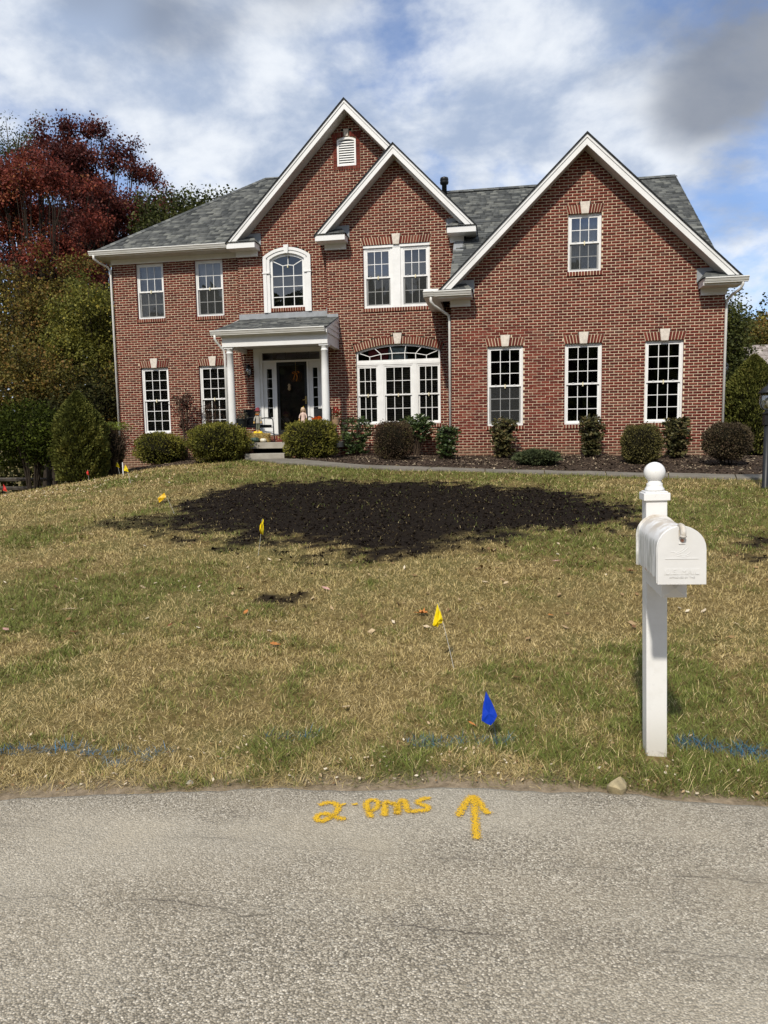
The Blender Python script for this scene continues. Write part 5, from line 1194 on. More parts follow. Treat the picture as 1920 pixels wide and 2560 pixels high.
def pumpkin(name, label, loc, r, h, c, c2, rib=.12):
    t = thing(name, label, 'pumpkin', loc); m = MB(); n = 40; k = 14; vs = []; fs = []
    for i in range(k+1):
        a = math.pi*i/k
        for j in range(n):
            b = 2*math.pi*j/n; q = 1-rib*abs(math.cos(b*5))**3; rad = r*math.sin(a)**.8*q; vs.append((rad*math.cos(b), rad*math.sin(b), h/2-h/2*math.cos(a)*(1-.15*math.exp(-((math.sin(a))*4)**2))))
    for i in range(k):
        for j in range(n): fs.append((i*n+j, i*n+(j+1)%n, (i+1)*n+(j+1)%n, (i+1)*n+j))
    m.add(vs, fs); g = NG(name+'_skin'+str(round(r,3)), .5, .35); p = g.co(); nn = g.noise(p, 16, 4); g.col(g.mix(g.step(nn, .35, .65), c, c2)); m.build('body', g.done(), t, smooth=True)
    m = MB(); m.tube(bez([(0,0,h*.9),(.004,0,h+.02),(.02,-.005,h+.045)], 4), .011, 7); m.build('stem', M['stem'], t)
plain('stem', (.22, .17, .08), .8)
pumpkin('pumpkin', 'dark green ribbed pumpkin in front of the straw bale', (-6.47, .275, SL), .125, .145, (.02,.045,.035), (.065,.10,.075))
pumpkin('pumpkin', 'small white pumpkin in front of the straw bale', (-6.235, .275, SL), .088, .115, (.72,.66,.50), (.80,.75,.62), .08)
def gourd():
    t = thing('gourd', 'bright yellow crookneck gourds lying on the straw bale', 'gourd', (-6.43, .45, .17)); plain('gourd_skin', (.80,.58,.02), .45, .35, .08)
    for s in (-1, 1):
        m = MB(); m.tube(bez([(s*.13,0,.025),(s*.09,-.01,.04),(s*.03,-.03,.045),(0,-.035,.03)], 5), [.012,.018,.028,.036,.042,.045,.045,.042,.04,.036,.032,.026,.02,.016,.012,.008][:16], 10); m.build('fruit', M['gourd_skin'], t, smooth=True)
gourd()
# scarecrow dolls: cloth figures on a stick
for k_, c_ in (('doll_hat', (.20,.045,.055)), ('doll_skin', (.62,.45,.30)), ('doll_shirt', (.40,.38,.33)), ('doll_pants', (.15,.16,.11)), ('doll_dress', (.66,.50,.42)), ('doll_green', (.02,.09,.06)), ('raffia', (.60,.38,.13)), ('doll_hair', (.36,.26,.15)), ('orange_cloth', (.34,.12,.02))): plain(k_, c_, .9, .1, .2, 25)
def doll(label, loc, girl):
    t = thing('scarecrow_doll', label, 'doll', loc); m = MB()
    m.tube([(0,.02,-.02),(0,.02,.5)], .008, 6); m.build('stick', M['stem'], t)
    body = 'doll_dress' if girl else 'doll_shirt'
    m = MB(); m.lathe([(.075 if girl else .055,.22 if not girl else .14),(.068,.25),(.052,.33),(.058,.40),(.05,.44),(.022,.465),(.02,.48)], 14, sy=.7); m.build('body', M[body], t, smooth=True)
    for s in (-1, 1):
        m = MB(); m.tube(bez([(s*.04,0,.44),(s*.085,-.01,.38),(s*.10,-.03,.30)], 4), [.02,.021,.021,.021,.02,.019,.018,.018,.018], 8); m.build('sleeve', M[body], t, smooth=True)
        m = MB()
        for q in range(7): a = q*.9; m.tube([(s*.10,-.03,.305),(s*.10+.018*math.cos(a),-.035+.018*math.sin(a),.235)], .006, 5)
        m.build('hand', M['raffia'], t)
        m = MB(); m.tube(bez([(s*.028,0,.24 if not girl else .16),(s*.03,-.01,.15),(s*.032,-.02,.07)], 4), .022 if not girl else .012, 8); m.build('leg', M['doll_pants' if not girl else 'doll_green'], t, smooth=True)
        m = MB()
        for q in range(7): a = q*.9; m.tube([(s*.032,-.02,.075),(s*.032+.022*math.cos(a),-.025+.022*math.sin(a),.0)], .007, 5)
        m.build('foot', M['raffia'], t)
    m = MB(); m.lathe([(.02,.47),(.045,.49),(.055,.53),(.05,.57),(.03,.595)], 16); hd = m.build('head', M['doll_skin'], t, smooth=True)
    for s in (-1, 1): m = MB(); m.lathe([(.001,-.006),(.006,0),(.001,.006)], 6, (s*.02,-.05,.545)); m.build('eye', M['black_metal'], hd)
    m = MB(); m.lathe([(.001,-.006),(.007,0),(.001,.006)], 6, (0,-.056,.53)); m.build('nose', M['orange_cloth'], hd)
    m = MB(); m.tube([(-.018,-.05,.512),(0,-.054,.507),(.018,-.05,.512)], .0025, 5); m.build('mouth', M['black_metal'], hd)
    if girl:
        m = MB()
        for q in range(40): a = random.Random(q).uniform(0, 6.28); m.tube(bez([(.03*math.cos(a),.03*math.sin(a),.59),(.06*math.cos(a),.055*math.sin(a)+.01,.53),(.065*math.cos(a)+.005,.05*math.sin(a)+.02,.42)], 3), .007, 5) if math.sin(a) > -.55 else None
        m.build('hair', M['doll_hair'], t); m = MB(); m.lathe([(.005,0),(.02,.008),(.004,.016)], 8, (.02,-.02,.60)); m.build('hair_bow', M['flag_yellow'], t)
    else:
        m = MB()
        for q in range(24): a = q*.26; m.tube([(.05*math.cos(a),.05*math.sin(a),.575),(.062*math.cos(a),.062*math.sin(a),.50)], .006, 5) if math.sin(a) > -.3 else None
        m.build('hair', M['raffia'], t)
        m = MB(); m.lathe([(.10,.565),(.095,.575),(.058,.585),(.055,.63),(.035,.66),(.01,.665)], 18); m.build('hat', M['doll_hat'], t, smooth=True)
        m = MB(); m.box(-.05, .05, -.06, -.045, .455, .485); m.build('neckerchief', M['orange_cloth'], t)
doll('scarecrow doll with a dull red hat and grey shirt standing over the straw bale', (-6.47, .58, .235), False)
doll('scarecrow doll with long straw hair and pale pink dress beside the door', (-5.235, .72, .285), True)
def stand(t, h, r):
    m = MB(); m.lathe([(r*.8,0),(r*.8,.02),(.03,.04),(.025,h-.03),(r*.7,h-.01),(r*.7,h)], 16); m.build('stand', M['black_metal'], t)
def leaf_card(rr, c, l, w, d, up=.5):
    """one pointed leaf, four triangles folded along the midrib"""
    d = Vector(d).normalized(); s = d.cross(Vector((rr.uniform(-.4,.4), rr.uniform(-.4,.4), 1))); s = s.normalized() if s.length > 1e-3 else Vector((1,0,0)); n = s.cross(d)
    return [c, c+d*l*.45+s*w+n*(w*.25), c+d*l, c+d*l*.45-s*w+n*(w*.25)]
def pot_plant(label, loc, pot_mat, pot, leaf, flowers=None, h_stand=.35, n=130, spread=.17, tall=.3, cat='potted plant'):
    t = thing('potted_plant', label, cat, loc); stand(t, h_stand, pot[0]); m = MB(); r0, r1, hh = pot
    m.lathe([(r0*.75,0),(r1*.92,hh*.85),(r1,hh*.86),(r1,hh),(r1*.86,hh),(r1*.84,hh*.9)], 20, (0,0,h_stand)); m.build('pot', M[pot_mat], t, smooth=False); m = MB(); rr = random.Random(int(loc[0]*77)); z0 = h_stand+hh*.95
    st = MB()
    for i in range(n):
        a = rr.uniform(0, 6.28); q = rr.random()**.6; c = Vector((math.cos(a)*spread*q, math.sin(a)*spread*q, z0+tall*rr.random()*(1-.5*q*q))); m.add(leaf_card(rr, c, rr.uniform(.05,.09), .02, (math.cos(a), math.sin(a), rr.uniform(-.3,.9))), [(0,1,2,3)])
        if i % 9 == 0: st.tube([(0,0,z0-.03), c], .004, 5)
    o = m.build('foliage', M[leaf], t); o['kind'] = 'stuff'; st.build('stem', M['stem'], t)
    if flowers:
        m = MB()
        for i in range(60): a = rr.uniform(0, 6.28); q = rr.random(); c = Vector((math.cos(a)*spread*q*1.05, math.sin(a)*spread*q*1.05, z0+tall*rr.uniform(.5,1)*(1-.4*q*q))); m.add(leaf_card(rr, c, .05, .022, (rr.uniform(-1,1), rr.uniform(-1,0), rr.uniform(-.2,1))), [(0,1,2,3)])
        o = m.build('flowers', M[flowers], t); o['kind'] = 'stuff'
leaf_mat('pot_leaf', [(0,(.02,.035,.012)),(.6,(.06,.10,.03)),(1,(.14,.18,.07))]); leaf_mat('pot_grey', [(0,(.06,.06,.045)),(.6,(.13,.13,.10)),(1,(.22,.20,.15))]); leaf_mat('orange_leaf', [(0,(.45,.08,.01)),(.6,(.75,.20,.015)),(1,(.85,.38,.03))]); leaf_mat('red_flower', [(0,(.5,.02,.03)),(1,(.7,.05,.05))])
plain('terracotta_pale', (.42,.28,.17), .85, .2, .15); plain('dark_pot', (.012,.014,.012), .6, .3, .3)
pot_plant('dark pot with a wilting grey-green plant beside the left column', (-6.96,.62,SL), 'dark_pot', (.13,.165,.30), 'pot_grey', None, .36, 120, .18, .28)
pot_plant('pale clay pot with a leafy plant right of the right column', (-4.31,.62,SL), 'terracotta_pale', (.12,.15,.19), 'pot_leaf', 'red_flower', .44, 110, .15, .25)
pot_plant('shallow clay bowl of orange autumn leaves beside the right column', (-4.80,.70,SL), 'terracotta_pale', (.13,.16,.12), 'orange_leaf', 'orange_leaf', .44, 90, .17, .10, 'planter')
def wreath():
    t = thing('door_wreath', 'pumpkin-shaped wire wreath with an orange ribbon on the front door', 'wreath', (-5.72, 1.812, 1.80)); m = MB()
    for k in (-.6, -.25, .25, .6): m.tube([(k*.16+.16*.5*math.cos(a*.3142)*(.9 if abs(k) > .4 else 1), -.012*math.cos(k*2), .125*math.sin(a*.3142)) for a in range(21)], .006, 6)
    m.build('hoop', M['door_twig'], t); m = MB()
    for pts in ([(0,-.03,.12),(-.05,-.05,.14),(-.09,-.04,.11),(-.04,-.05,.09),(0,-.03,.11)], [(0,-.03,.12),(.06,-.05,.15),(.11,-.04,.11),(.05,-.05,.08),(0,-.03,.11)], [(0,-.03,.11),(-.03,-.04,.02),(-.07,-.03,-.08)], [(0,-.03,.11),(.05,-.04,.0),(.02,-.03,-.13)]):
        b = bez(pts, 5); n = len(m.v); m.add([p+Vector((s*.014, 0, s*.006)) for p in b for s in (-1,1)], [(2*i,2*i+1,2*i+3,2*i+2) for i in range(len(b)-1)])
    m.build('ribbon', M['orange_cloth'], t); m = MB(); m.tube([(0,-.005,.12),(0,-.004,.43)], .003, 5); m.build('hanger', M['brass'], t)
plain('door_twig', (.10,.05,.02), .9); wreath()
t = thing('hanging_ornament', 'small pale cloth ornament hanging on the door glass below the wreath', 'ornament', (-5.93, 1.83, 1.52)); m = MB(); m.lathe([(.01,-.11),(.05,-.06),(.03,0),(.045,.04),(.02,.09)], 10, sy=.4); m.build('figure', M['doll_hair'], t, smooth=True)
# ================================================================ lawn cover
def in_house(x, y):
    return ((x > -11.4) & (x < -7.3) & (y > 1.9)) | ((x > -7.5) & (x < -4.1) & (y > .1)) | ((x > -4.75) & (x < -1.1) & (y > 1.55)) | ((x > -1.2) & (x < 5.4) & (y > -.05)) | ((x > -6.6) & (x < -5.4) & (y > -.5))
def in_bed(x, y): return (x > -10.9) & (x < 10) & (y > bed_front(x)-.0) & (y < 3)
BLUE = [((-2.9,-14.98),(-2.15,-14.90),.05,1.0), ((-2.12,-14.93),(-1.98,-14.95),.05,.85), ((-1.93,-14.88),(-1.72,-14.87),.05,.8), ((-1.92,-15.02),(-1.78,-14.95),.05,.75), ((-.45,-14.60),(.06,-14.52),.07,.45), ((-1.2,-14.62),(-1.0,-14.58),.06,.35), ((.96,-14.48),(1.22,-14.56),.06,1.0), ((1.2,-14.54),(1.6,-14.56),.06,.85)]
def blue_mask(x, y):
    m = np.zeros(len(x))
    for (a, b, w, s) in BLUE:
        ex, ey = b[0]-a[0], b[1]-a[1]; t = np.clip(((x-a[0])*ex+(y-a[1])*ey)/(ex*ex+ey*ey), 0, 1); d = np.hypot(x-a[0]-t*ex, y-a[1]-t*ey)+(fbm(x, y, 14, 2, 31)-.5)*.10
        m = np.maximum(m, s*(1-sstep(d, w*.25, w*1.1)))
    return m
def grass():
    C = np.array(CAM); out = []; r = np.random.default_rng(12)
    fw = np.array([_f[0], _f[1]]); fw = fw/np.linalg.norm(fw); rt = np.array([fw[1], -fw[0]])
    bands = [(2.8,4.2,20500),(4.2,5.5,13500),(5.5,7.2,8000),(7.2,9.5,4500),(9.5,12.5,2700),(12.5,17,1450),(17,20.5,700)]
    for d0, d1, dens in bands:
        hw = d1*.56+1.0; n = int(dens*(d1-d0)*2*hw); d = r.uniform(d0, d1, n); s = r.uniform(-1, 1, n)*(d*.56+1.0)
        x = C[0]+fw[0]*d+rt[0]*s; y = C[1]+fw[1]*d+rt[1]*s
        e = road_edge(x); ver = fbm(x, y, 3, 3, 14)
        ok = (y > e+.015+np.clip(ver-.38, 0, 1)*.5*r.random(n)) & ~in_house(x, y) & ~in_bed(x, y) & (walk_dist(x, y) < .02) & (x > -13) & (y < 2.2) & (np.hypot(x-.773, y+14.67) > .07)
        x, y, d = x[ok], y[ok], d[ok]; pm = peat_mask(x, y); pk = pm < r.random(len(x))*.9; pk |= (r.random(len(x)) < .055)
        thin = fbm(x, y, .9, 4, 40); pk &= (r.random(len(x)) < .62+.9*(thin-.28))
        out.append((x[pk], y[pk], d[pk], pm[pk]))
    x, y, d, pm = [np.concatenate([o[i] for o in out]) for i in range(4)]; n = len(x)
    z = terrain(x, y)+pm*(fbm(x, y, 5, 3, 12)-.3)*.05
    gr = fbm(x, y, .55, 4, 50)*.62+fbm(x, y, 2.6, 3, 55)*.38
    gr = gr+.10*sstep(y, -5.2, -3.4)*sstep(x, -9, -6)+.0*y-.10*sstep(-x, 5.5, 8.5)-.05*sstep(-y, 9.8, 11)*sstep(y, -13.4, -12.4)
    tuft = fbm(x, y, 9, 2, 60); q = r.random(n)
    g = sstep((gr-.5)*1.35+.5+(tuft-.5)*.30+(q-.5)*.22, .43, .66)
    k = r.random((n, 1)); green = np.array([.165,.195,.042])*(.55+.75*k); olive = np.array([.315,.272,.078])*(.6+.7*k); tan = np.array([.53,.405,.175])*(.55+.75*k); straw = np.array([.70,.56,.29])*(.75+.45*k); brown = np.array([.18,.115,.042])*(.5+.85*k)
    gg = g[:,None]; c = np.where(gg > .62, green, np.where(gg > .30, olive, tan)); u = r.random(n)
    c = np.where(((u < .06+.09*(1-g)))[:,None], straw, c); c = np.where((u > .90)[:,None], brown, c)
    bm = blue_mask(x, y); bl = np.array([.016,.135,.27])*(.55+.9*k); c = np.where((r.random(n) < bm*.85)[:,None], c*.12+bl*.88, c)
    pf = (pm > .5)[:,None]; c = np.where(pf, c*.75, c)
    L = (.020+.038*r.random(n)**1.8)*(1+.5*(tuft-.5))*(1+.35*g); L = np.where(np.abs(y-road_edge(x)) < .3, L*1.35, L); L = np.where(pm > .4, L*.7, L)
    L *= (1+.03*np.clip(d-6, 0, 12)); w = np.maximum(.0008, d*.00029)*(.7+.7*r.random(n))
    a = fbm(x, y, 5.5, 2, 70)*22+r.normal(0, 1.5, n); lean = np.clip(r.normal(1.2, .36, n), .1, 1.54); lean = np.where(g > .6, lean*.8, lean)
    dr = np.stack([np.cos(a), np.sin(a)], 1); sd = np.stack([-np.sin(a+r.normal(0,.6,n)), np.cos(a)], 1)
    hz = np.sin(lean)*L; vt = np.cos(lean)*L; near = d < 5.4
    def blades(sel, prof, faces):
        m = int(sel.sum()); k_ = len(prof)*2; P = np.zeros((m, k_, 3)); cc = np.ones((m, k_, 4))
        for j, (t, hh, ww, sh) in enumerate(prof):
            for s_, sg in ((0, -1), (1, 1)):
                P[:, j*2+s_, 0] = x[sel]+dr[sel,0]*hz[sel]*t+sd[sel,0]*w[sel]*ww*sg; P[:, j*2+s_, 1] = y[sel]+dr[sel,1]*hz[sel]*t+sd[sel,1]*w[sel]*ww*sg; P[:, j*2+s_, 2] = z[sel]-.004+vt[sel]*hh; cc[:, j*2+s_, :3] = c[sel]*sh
        return P.reshape(-1, 3), np.concatenate([np.arange(m)[:,None]*k_+np.array(f) for f in faces]), cc.reshape(-1, 4)
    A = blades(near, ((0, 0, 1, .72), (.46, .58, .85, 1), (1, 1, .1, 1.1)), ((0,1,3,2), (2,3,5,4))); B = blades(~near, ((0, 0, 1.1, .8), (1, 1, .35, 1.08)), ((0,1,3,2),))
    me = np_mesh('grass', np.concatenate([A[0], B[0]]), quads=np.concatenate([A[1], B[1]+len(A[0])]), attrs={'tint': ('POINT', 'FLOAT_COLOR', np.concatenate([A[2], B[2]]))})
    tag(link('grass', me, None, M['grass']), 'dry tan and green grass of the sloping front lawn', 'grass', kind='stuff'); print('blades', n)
grass()
def clods():
    r = np.random.default_rng(5); n = 42000; x = r.uniform(-6.2, 3.3, n); y = r.uniform(-12.5, -4.2, n); pm = peat_mask(x, y); ok = pm*.95 > r.random(n); x, y = x[ok], y[ok]; n = len(x)
    z = terrain(x, y)+peat_mask(x, y)*(fbm(x, y, 5, 3, 12)-.3)*.05; s = .006+.024*r.random(n)**3
    V = (r.normal(0, 1, (n, 4, 3))); V /= np.linalg.norm(V, axis=2, keepdims=True); V = V*s[:,None,None]*r.uniform(.7, 1.3, (n, 4, 1)); V[:,:,2] *= .8; V += np.stack([x, y, z+s*.4], -1)[:,None,:]
    o = np.arange(n)[:,None]*4; T = np.concatenate([o+np.array(f) for f in ((0,1,2),(0,2,3),(0,3,1),(1,3,2))]); tag(link('peat_clods', np_mesh('peat_clods', V.reshape(-1,3), tris=T), None, M['peat']), 'black crumbly peat spread over the middle of the lawn', 'peat', kind='stuff')
clods()
# ---- fallen leaves
LEAF_OUT = {'oak': [(0,-.1),(.05,0),(.16,.05),(.09,.16),(.22,.26),(.11,.36),(.26,.52),(.12,.58),(.16,.76),(.05,.78),(0,.98)], 'maple': [(0,-.12),(.03,0),(.22,-.06),(.20,.10),(.46,.20),(.28,.32),(.34,.52),(.14,.46),(.12,.60),(0,.95)], 'oval': [(0,-.08),(.07,.05),(.17,.25),(.2,.48),(.14,.72),(.05,.9),(0,1)]}
def leaf_mesh(kind, curl, seed):
    rr = random.Random(seed); h = LEAF_OUT[kind]; pts = h+[(-x, y) for x, y in h[-2:0:-1]]; vs = []; mid = []
    def P(x, y): return (x, y-.45, curl*(x*x*3.2+.5*(y-.45)**2)+rr.uniform(0, .03))
    n = len(h); R_ = [P(x, y) for x, y in h]; L_ = [P(-x, y) for x, y in h]; Mi = [(0, y-.45, curl*.3*(y-.45)**2) for x, y in h]
    vs = R_+L_+Mi; fs = []
    for i in range(n-1): fs += [(i, i+1, 2*n+i+1, 2*n+i), (n+i+1, n+i, 2*n+i, 2*n+i+1)]
    me = bpy.data.meshes.new('fallen_leaf'); me.from_pydata(vs, [], fs); return me
for k_, c_ in (('leaf_pale', (.52,.40,.25)), ('leaf_orange', (.48,.19,.055)), ('leaf_brown', (.20,.105,.05)), ('leaf_red', (.20,.05,.03)), ('leaf_pink', (.45,.27,.23))): plain(k_, c_, .75, .15, .25, 9)
SPOTS = [(-3.676,-12.649),(-.639,-12.485),(-2.103,-12.58),(-2.385,-11.906),(-3.304,-13.177),(-2.612,-12.942),(-1.618,-13.282),(-.883,-14.262),(.11,-13.708),(-.145,-14.385),(.412,-12.42),(.205,-12.431),(.588,-10.74),(-.405,-9.74),(.75,-13.12),(2.15,-10.844),(1.28,-11.102),(.825,-13.478),(1.02,-12.668),(.529,-13.135),(-5.782,-10.244),(-2.201,-12.824),(-1.18,-12.94),(-1.587,-11.849),(-1.505,-11.871),(1.791,-12.962),(2.405,-9.829),(-3.913,-13.157),(-5.406,-7.382),(1.142,-13.455)]
def fallen():
    rr = random.Random(21); kinds = ['oak','maple','oval']; cols = ['leaf_pale','leaf_orange','leaf_brown','leaf_red','leaf_pink']; cache = {}
    def put(x, y, kind, col, size, label, rz=None):
        key = (kind, col, rr.randrange(2))
        if key not in cache: me = leaf_mesh(kind, rr.uniform(.1,.5), len(cache)); me.materials.append(M[col]); cache[key] = me
        o = link('fallen_leaf', cache[key]); o.location = (x, y, tz(x, y)+.028); o.scale = (size, size, size); o.rotation_euler = (rr.uniform(-.25,.25), rr.uniform(-.3,.3), rr.uniform(0, 6.28) if rz is None else rz); return tag(o, label, 'leaf', 'fallen leaves on the lawn')
    for i, kind, col, size, label in ((0,'oak','leaf_pale',.13,'pale lobed oak leaf lying alone on the left of the lawn'), (1,'maple','leaf_orange',.115,'orange leaf just left of the leaning yellow flag'), (9,'oval','leaf_orange',.05,'small orange oval leaf just left of the blue flag'), (7,'oak','leaf_pale',.08,'pale tan leaf on the grass above the painted lettering'),
        (2,'oval','leaf_orange',.085,'orange-tan leaf on the open lawn below the small peat spot'), (3,'maple','leaf_brown',.09,'curled brown leaf just left of the small peat spot'), (4,'maple','leaf_red',.085,'dark red leaf below the pale oak leaf at the left'), (5,'oval','leaf_red',.06,'small red leaf right of the dark red one on the left lawn'), (6,'maple','leaf_orange',.08,'orange maple leaf low on the lawn left of centre'),
        (8,'oval','leaf_brown',.07,'dark curled leaf on the grass up and right of the blue flag'), (10,'maple','leaf_orange',.07,'orange leaf on the grass right of the leaning yellow flag'), (12,'oak','leaf_pink',.09,'pinkish leaf just in front of the right part of the black peat'), (15,'oval','leaf_orange',.10,'orange-brown leaf on the grass right of the mailbox'), (16,'maple','leaf_brown',.09,'brown curled leaf on the grass just left of the mailbox'),
        (18,'oval','leaf_brown',.08,'brown leaf left of the mailbox post below the box'), (20,'oval','leaf_pale',.11,'pale curled leaf at the far left of the lawn, uphill'), (23,'oval','leaf_pink',.10,'long pinkish leaf just right of the small peat spot'), (27,'oval','leaf_pink',.09,'pale pinkish leaf at the very left edge of the lawn'), (28,'maple','leaf_pale',.10,'tan leaf beside the tilted amber flag')):
        put(*SPOTS[i], kind, col, size, label)
    # small litter nobody could count
    r = np.random.default_rng(8); n = 2600; x = np.concatenate([r.normal(-8.8, 1.3, 1000), r.uniform(-6, 3.5, 600), r.uniform(-3.2, 2.2, 1000)]); y = np.concatenate([r.normal(-4.2, 1.2, 1000), r.uniform(-14.6, -9, 600), road_edge(x[1600:])+np.abs(r.normal(0, .28, 1000))+.03])
    ok = ~in_house(x, y) & (walk_dist(x, y) < 0) & ~in_bed(x, y) & (x > -11) & (peat_mask(x, y) < .3); x, y = x[ok], y[ok]; n = len(x); z = terrain(x, y)+.02; s = np.where(y < -13, r.uniform(.004, .012, n), r.uniform(.012, .034, n)); a = r.uniform(0, 6.28, n)
    u = np.stack([np.cos(a), np.sin(a), r.normal(0, .35, n)], -1)*s[:,None]; v = np.stack([-np.sin(a), np.cos(a), r.normal(0, .35, n)], -1)*(s*r.uniform(.35,.8,n))[:,None]; c = np.stack([x, y, z], -1)
    V = np.stack([c-u, c+v, c+u*1.1, c-v], 1).reshape(-1, 3); Q = np.arange(n)[:,None]*4+np.array((0,1,2,3)); g = NG('litter', .85, .1); g.col(g.ramp(g.island(), [(0,(.12,.07,.035)),(.4,(.30,.19,.09)),(.75,(.50,.38,.23)),(1,(.68,.60,.46))])); tag(link('leaf_litter', np_mesh('leaf_litter', V, quads=Q), None, g.done()), 'crumbled dry leaves and straw bits scattered on the lawn', 'leaf litter', kind='stuff')
fallen()
# ================================================================ shrubs and trees
def leaf_quads(C, D, L, Wd, r, fold=.25):
    """pointed leaf faces at C growing along D"""
    n = len(C); D = D/np.linalg.norm(D, axis=1, keepdims=True); S = np.cross(D, r.normal(0, 1, (n, 3))); S /= np.linalg.norm(S, axis=1, keepdims=True)+1e-9; Nn = np.cross(S, D)
    V = np.stack([C, C+D*(L*.45)[:,None]+S*Wd[:,None]+Nn*(Wd*fold)[:,None], C+D*L[:,None], C+D*(L*.45)[:,None]-S*Wd[:,None]+Nn*(Wd*fold)[:,None]], 1)
    return V.reshape(-1, 3), np.arange(n)[:,None]*4+np.array((0,1,2,3))
def shell(n, c, rad, r, thick=.25, lump=.12, sq=2.0, freq=3.0, ph=0):
    """points and outward directions in the outer skin of a lumpy rounded body"""
    d = r.normal(0, 1, (n, 3)); d /= np.linalg.norm(d, axis=1, keepdims=True)
    k = (np.abs(d)**sq).sum(1)**(-1/sq)
    lm = 1+lump*(np.sin(d[:,0]*freq*2.1+ph)*np.cos(d[:,1]*freq*1.7+ph*2)+.6*np.sin(d[:,2]*freq*2.9+d[:,0]*freq*1.3+ph*3)+.5*np.sin(d[:,0]*freq*4.3+d[:,1]*freq*3.7-ph))
    t = 1-thick*r.random(n)**1.6; t = np.where(r.random(n) < .06, t*r.uniform(1.02, 1.13, n), t); P = d*(k*lm*t)[:,None]*np.array(rad)+np.array(c); return P, d
def lumpy(c, rad, lump=.12, sq=2.0, freq=3.0, ph=0, scale=.84, n=22):
    m = MB(); vs = []; fs = []
    for i in range(n+1):
        a = math.pi*i/n
        for j in range(2*n):
            b = math.pi*j/n; d = np.array([math.sin(a)*math.cos(b), math.sin(a)*math.sin(b), math.cos(a)]); k = (np.abs(d)**sq).sum()**(-1/sq)
            lm = 1+lump*(math.sin(d[0]*freq*2.1+ph)*math.cos(d[1]*freq*1.7+ph*2)+.6*math.sin(d[2]*freq*2.9+d[0]*freq*1.3+ph*3)+.5*math.sin(d[0]*freq*4.3+d[1]*freq*3.7-ph)); vs.append(tuple(d*k*lm*scale*np.array(rad)+np.array(c)))
    for i in range(n):
        for j in range(2*n): fs.append((i*2*n+j, i*2*n+(j+1)%(2*n), (i+1)*2*n+(j+1)%(2*n), (i+1)*2*n+j))
    m.add(vs, fs); return m
leaf_mat('moss_green', [(0,(.022,.025,.006)),(.3,(.065,.068,.014)),(.6,(.130,.126,.022)),(.85,(.20,.18,.034)),(1,(.26,.215,.05))], .7, .15, .1, (1.6,))
leaf_mat('rhodo', [(0,(.014,.028,.010)),(.5,(.042,.068,.020)),(.8,(.085,.115,.036)),(1,(.14,.15,.055))], .38, .4, .12, (3,))
leaf_mat('viburnum', [(0,(.022,.024,.010)),(.45,(.062,.062,.022)),(.75,(.115,.100,.038)),(1,(.19,.13,.062))], .5, .3, .15, (4,))
leaf_mat('brown_twig_leaf', [(0,(.018,.012,.008)),(.5,(.055,.036,.022)),(.8,(.085,.062,.030)),(1,(.10,.11,.035))], .7, .15, .1, (4,))
leaf_mat('burgundy_leaf', [(0,(.020,.014,.010)),(.45,(.058,.042,.026)),(.75,(.085,.070,.034)),(1,(.11,.060,.045))], .7, .15, .1, (3,))
leaf_mat('olive_clip', [(0,(.024,.021,.009)),(.45,(.075,.066,.024)),(.75,(.125,.112,.034)),(1,(.16,.14,.045))], .7, .15, .1, (3,))
leaf_mat('juniper', [(0,(.016,.022,.012)),(.5,(.045,.058,.026)),(.85,(.085,.10,.042)),(1,(.13,.12,.06))], .7, .15, .1, (5,))
leaf_mat('arbor', [(0,(.026,.031,.007)),(.4,(.072,.080,.018)),(.7,(.130,.135,.030)),(1,(.20,.18,.05))], .7, .15, .1, (1.8,))
leaf_mat('dark_shrub', [(0,(.009,.012,.003)),(.5,(.028,.038,.006)),(.85,(.060,.076,.010)),(1,(.095,.11,.018))], .75, .08, .2, (2,))
leaf_mat('purple_leaf', [(0,(.018,.010,.008)),(.6,(.050,.026,.020)),(1,(.09,.055,.035))], .6, .2, .1, (4,))
leaf_mat('fresh_green', [(0,(.05,.075,.015)),(1,(.17,.20,.035))], .6, .2, .2)
bark_mat('bark', (.10, .085, .065)); bark_mat('bark_dark', (.045, .036, .028)); bark_mat('twig', (.085, .060, .042)); plain('inner_dark', (.012, .011, .007), .95, .05, .4, 20)  # inner_dark: solid dark cores added inside shrubs to block the view through
def at_depth(xl, xr, zb, zt, Y0, Y1):
    k = (Y1+18.2025)/(Y0+18.2025); return (xl+xr)/2*k, (xr-xl)/2*k, zb*k, zt*k
def root(name, label, cat, x, y, group='shrubs along the house front'): return thing(name, label, cat, (x, y, float(bed_z(np.array(x), np.array(y))) if -10.9 < x < 10 and y > float(bed_front(x)) else tz(x, y)), group)
def rel(t, P): return P-np.array(t.location)
def stems(t, r, n, spread, h, rad=.012, mat='twig', base=.08, name='stem', seg=4, fork=3, zmin=.35):
    m = MB()
    for i in range(n):
        a = r.uniform(0, 6.28); q = math.sqrt(r.random()); e = Vector((math.cos(a)*spread[0]*q, math.sin(a)*spread[1]*q, h*(r.uniform(.75, 1.0)-.25*q*q))); b = Vector((math.cos(a)*base*q, math.sin(a)*base*q, -.03)); mid = b.lerp(e, .5)+Vector((r.normal(0,.03), r.normal(0,.03), h*.08))
        pts = bez([b, mid, e], seg); m.tube(pts, [rad*(1-.75*j/(len(pts)-1)) for j in range(len(pts))], 5)
        for k in range(fork):
            s = pts[int(len(pts)*r.uniform(zmin, .85))]; d = Vector((r.normal(0,1), r.normal(0,1), r.uniform(.3,1.2))).normalized()*h*r.uniform(.15,.35); m.tube([s, s+d*.5+Vector((0,0,.01)), s+d], [rad*.4, rad*.3, rad*.12], 4)
    return m.build(name, M[mat], t)
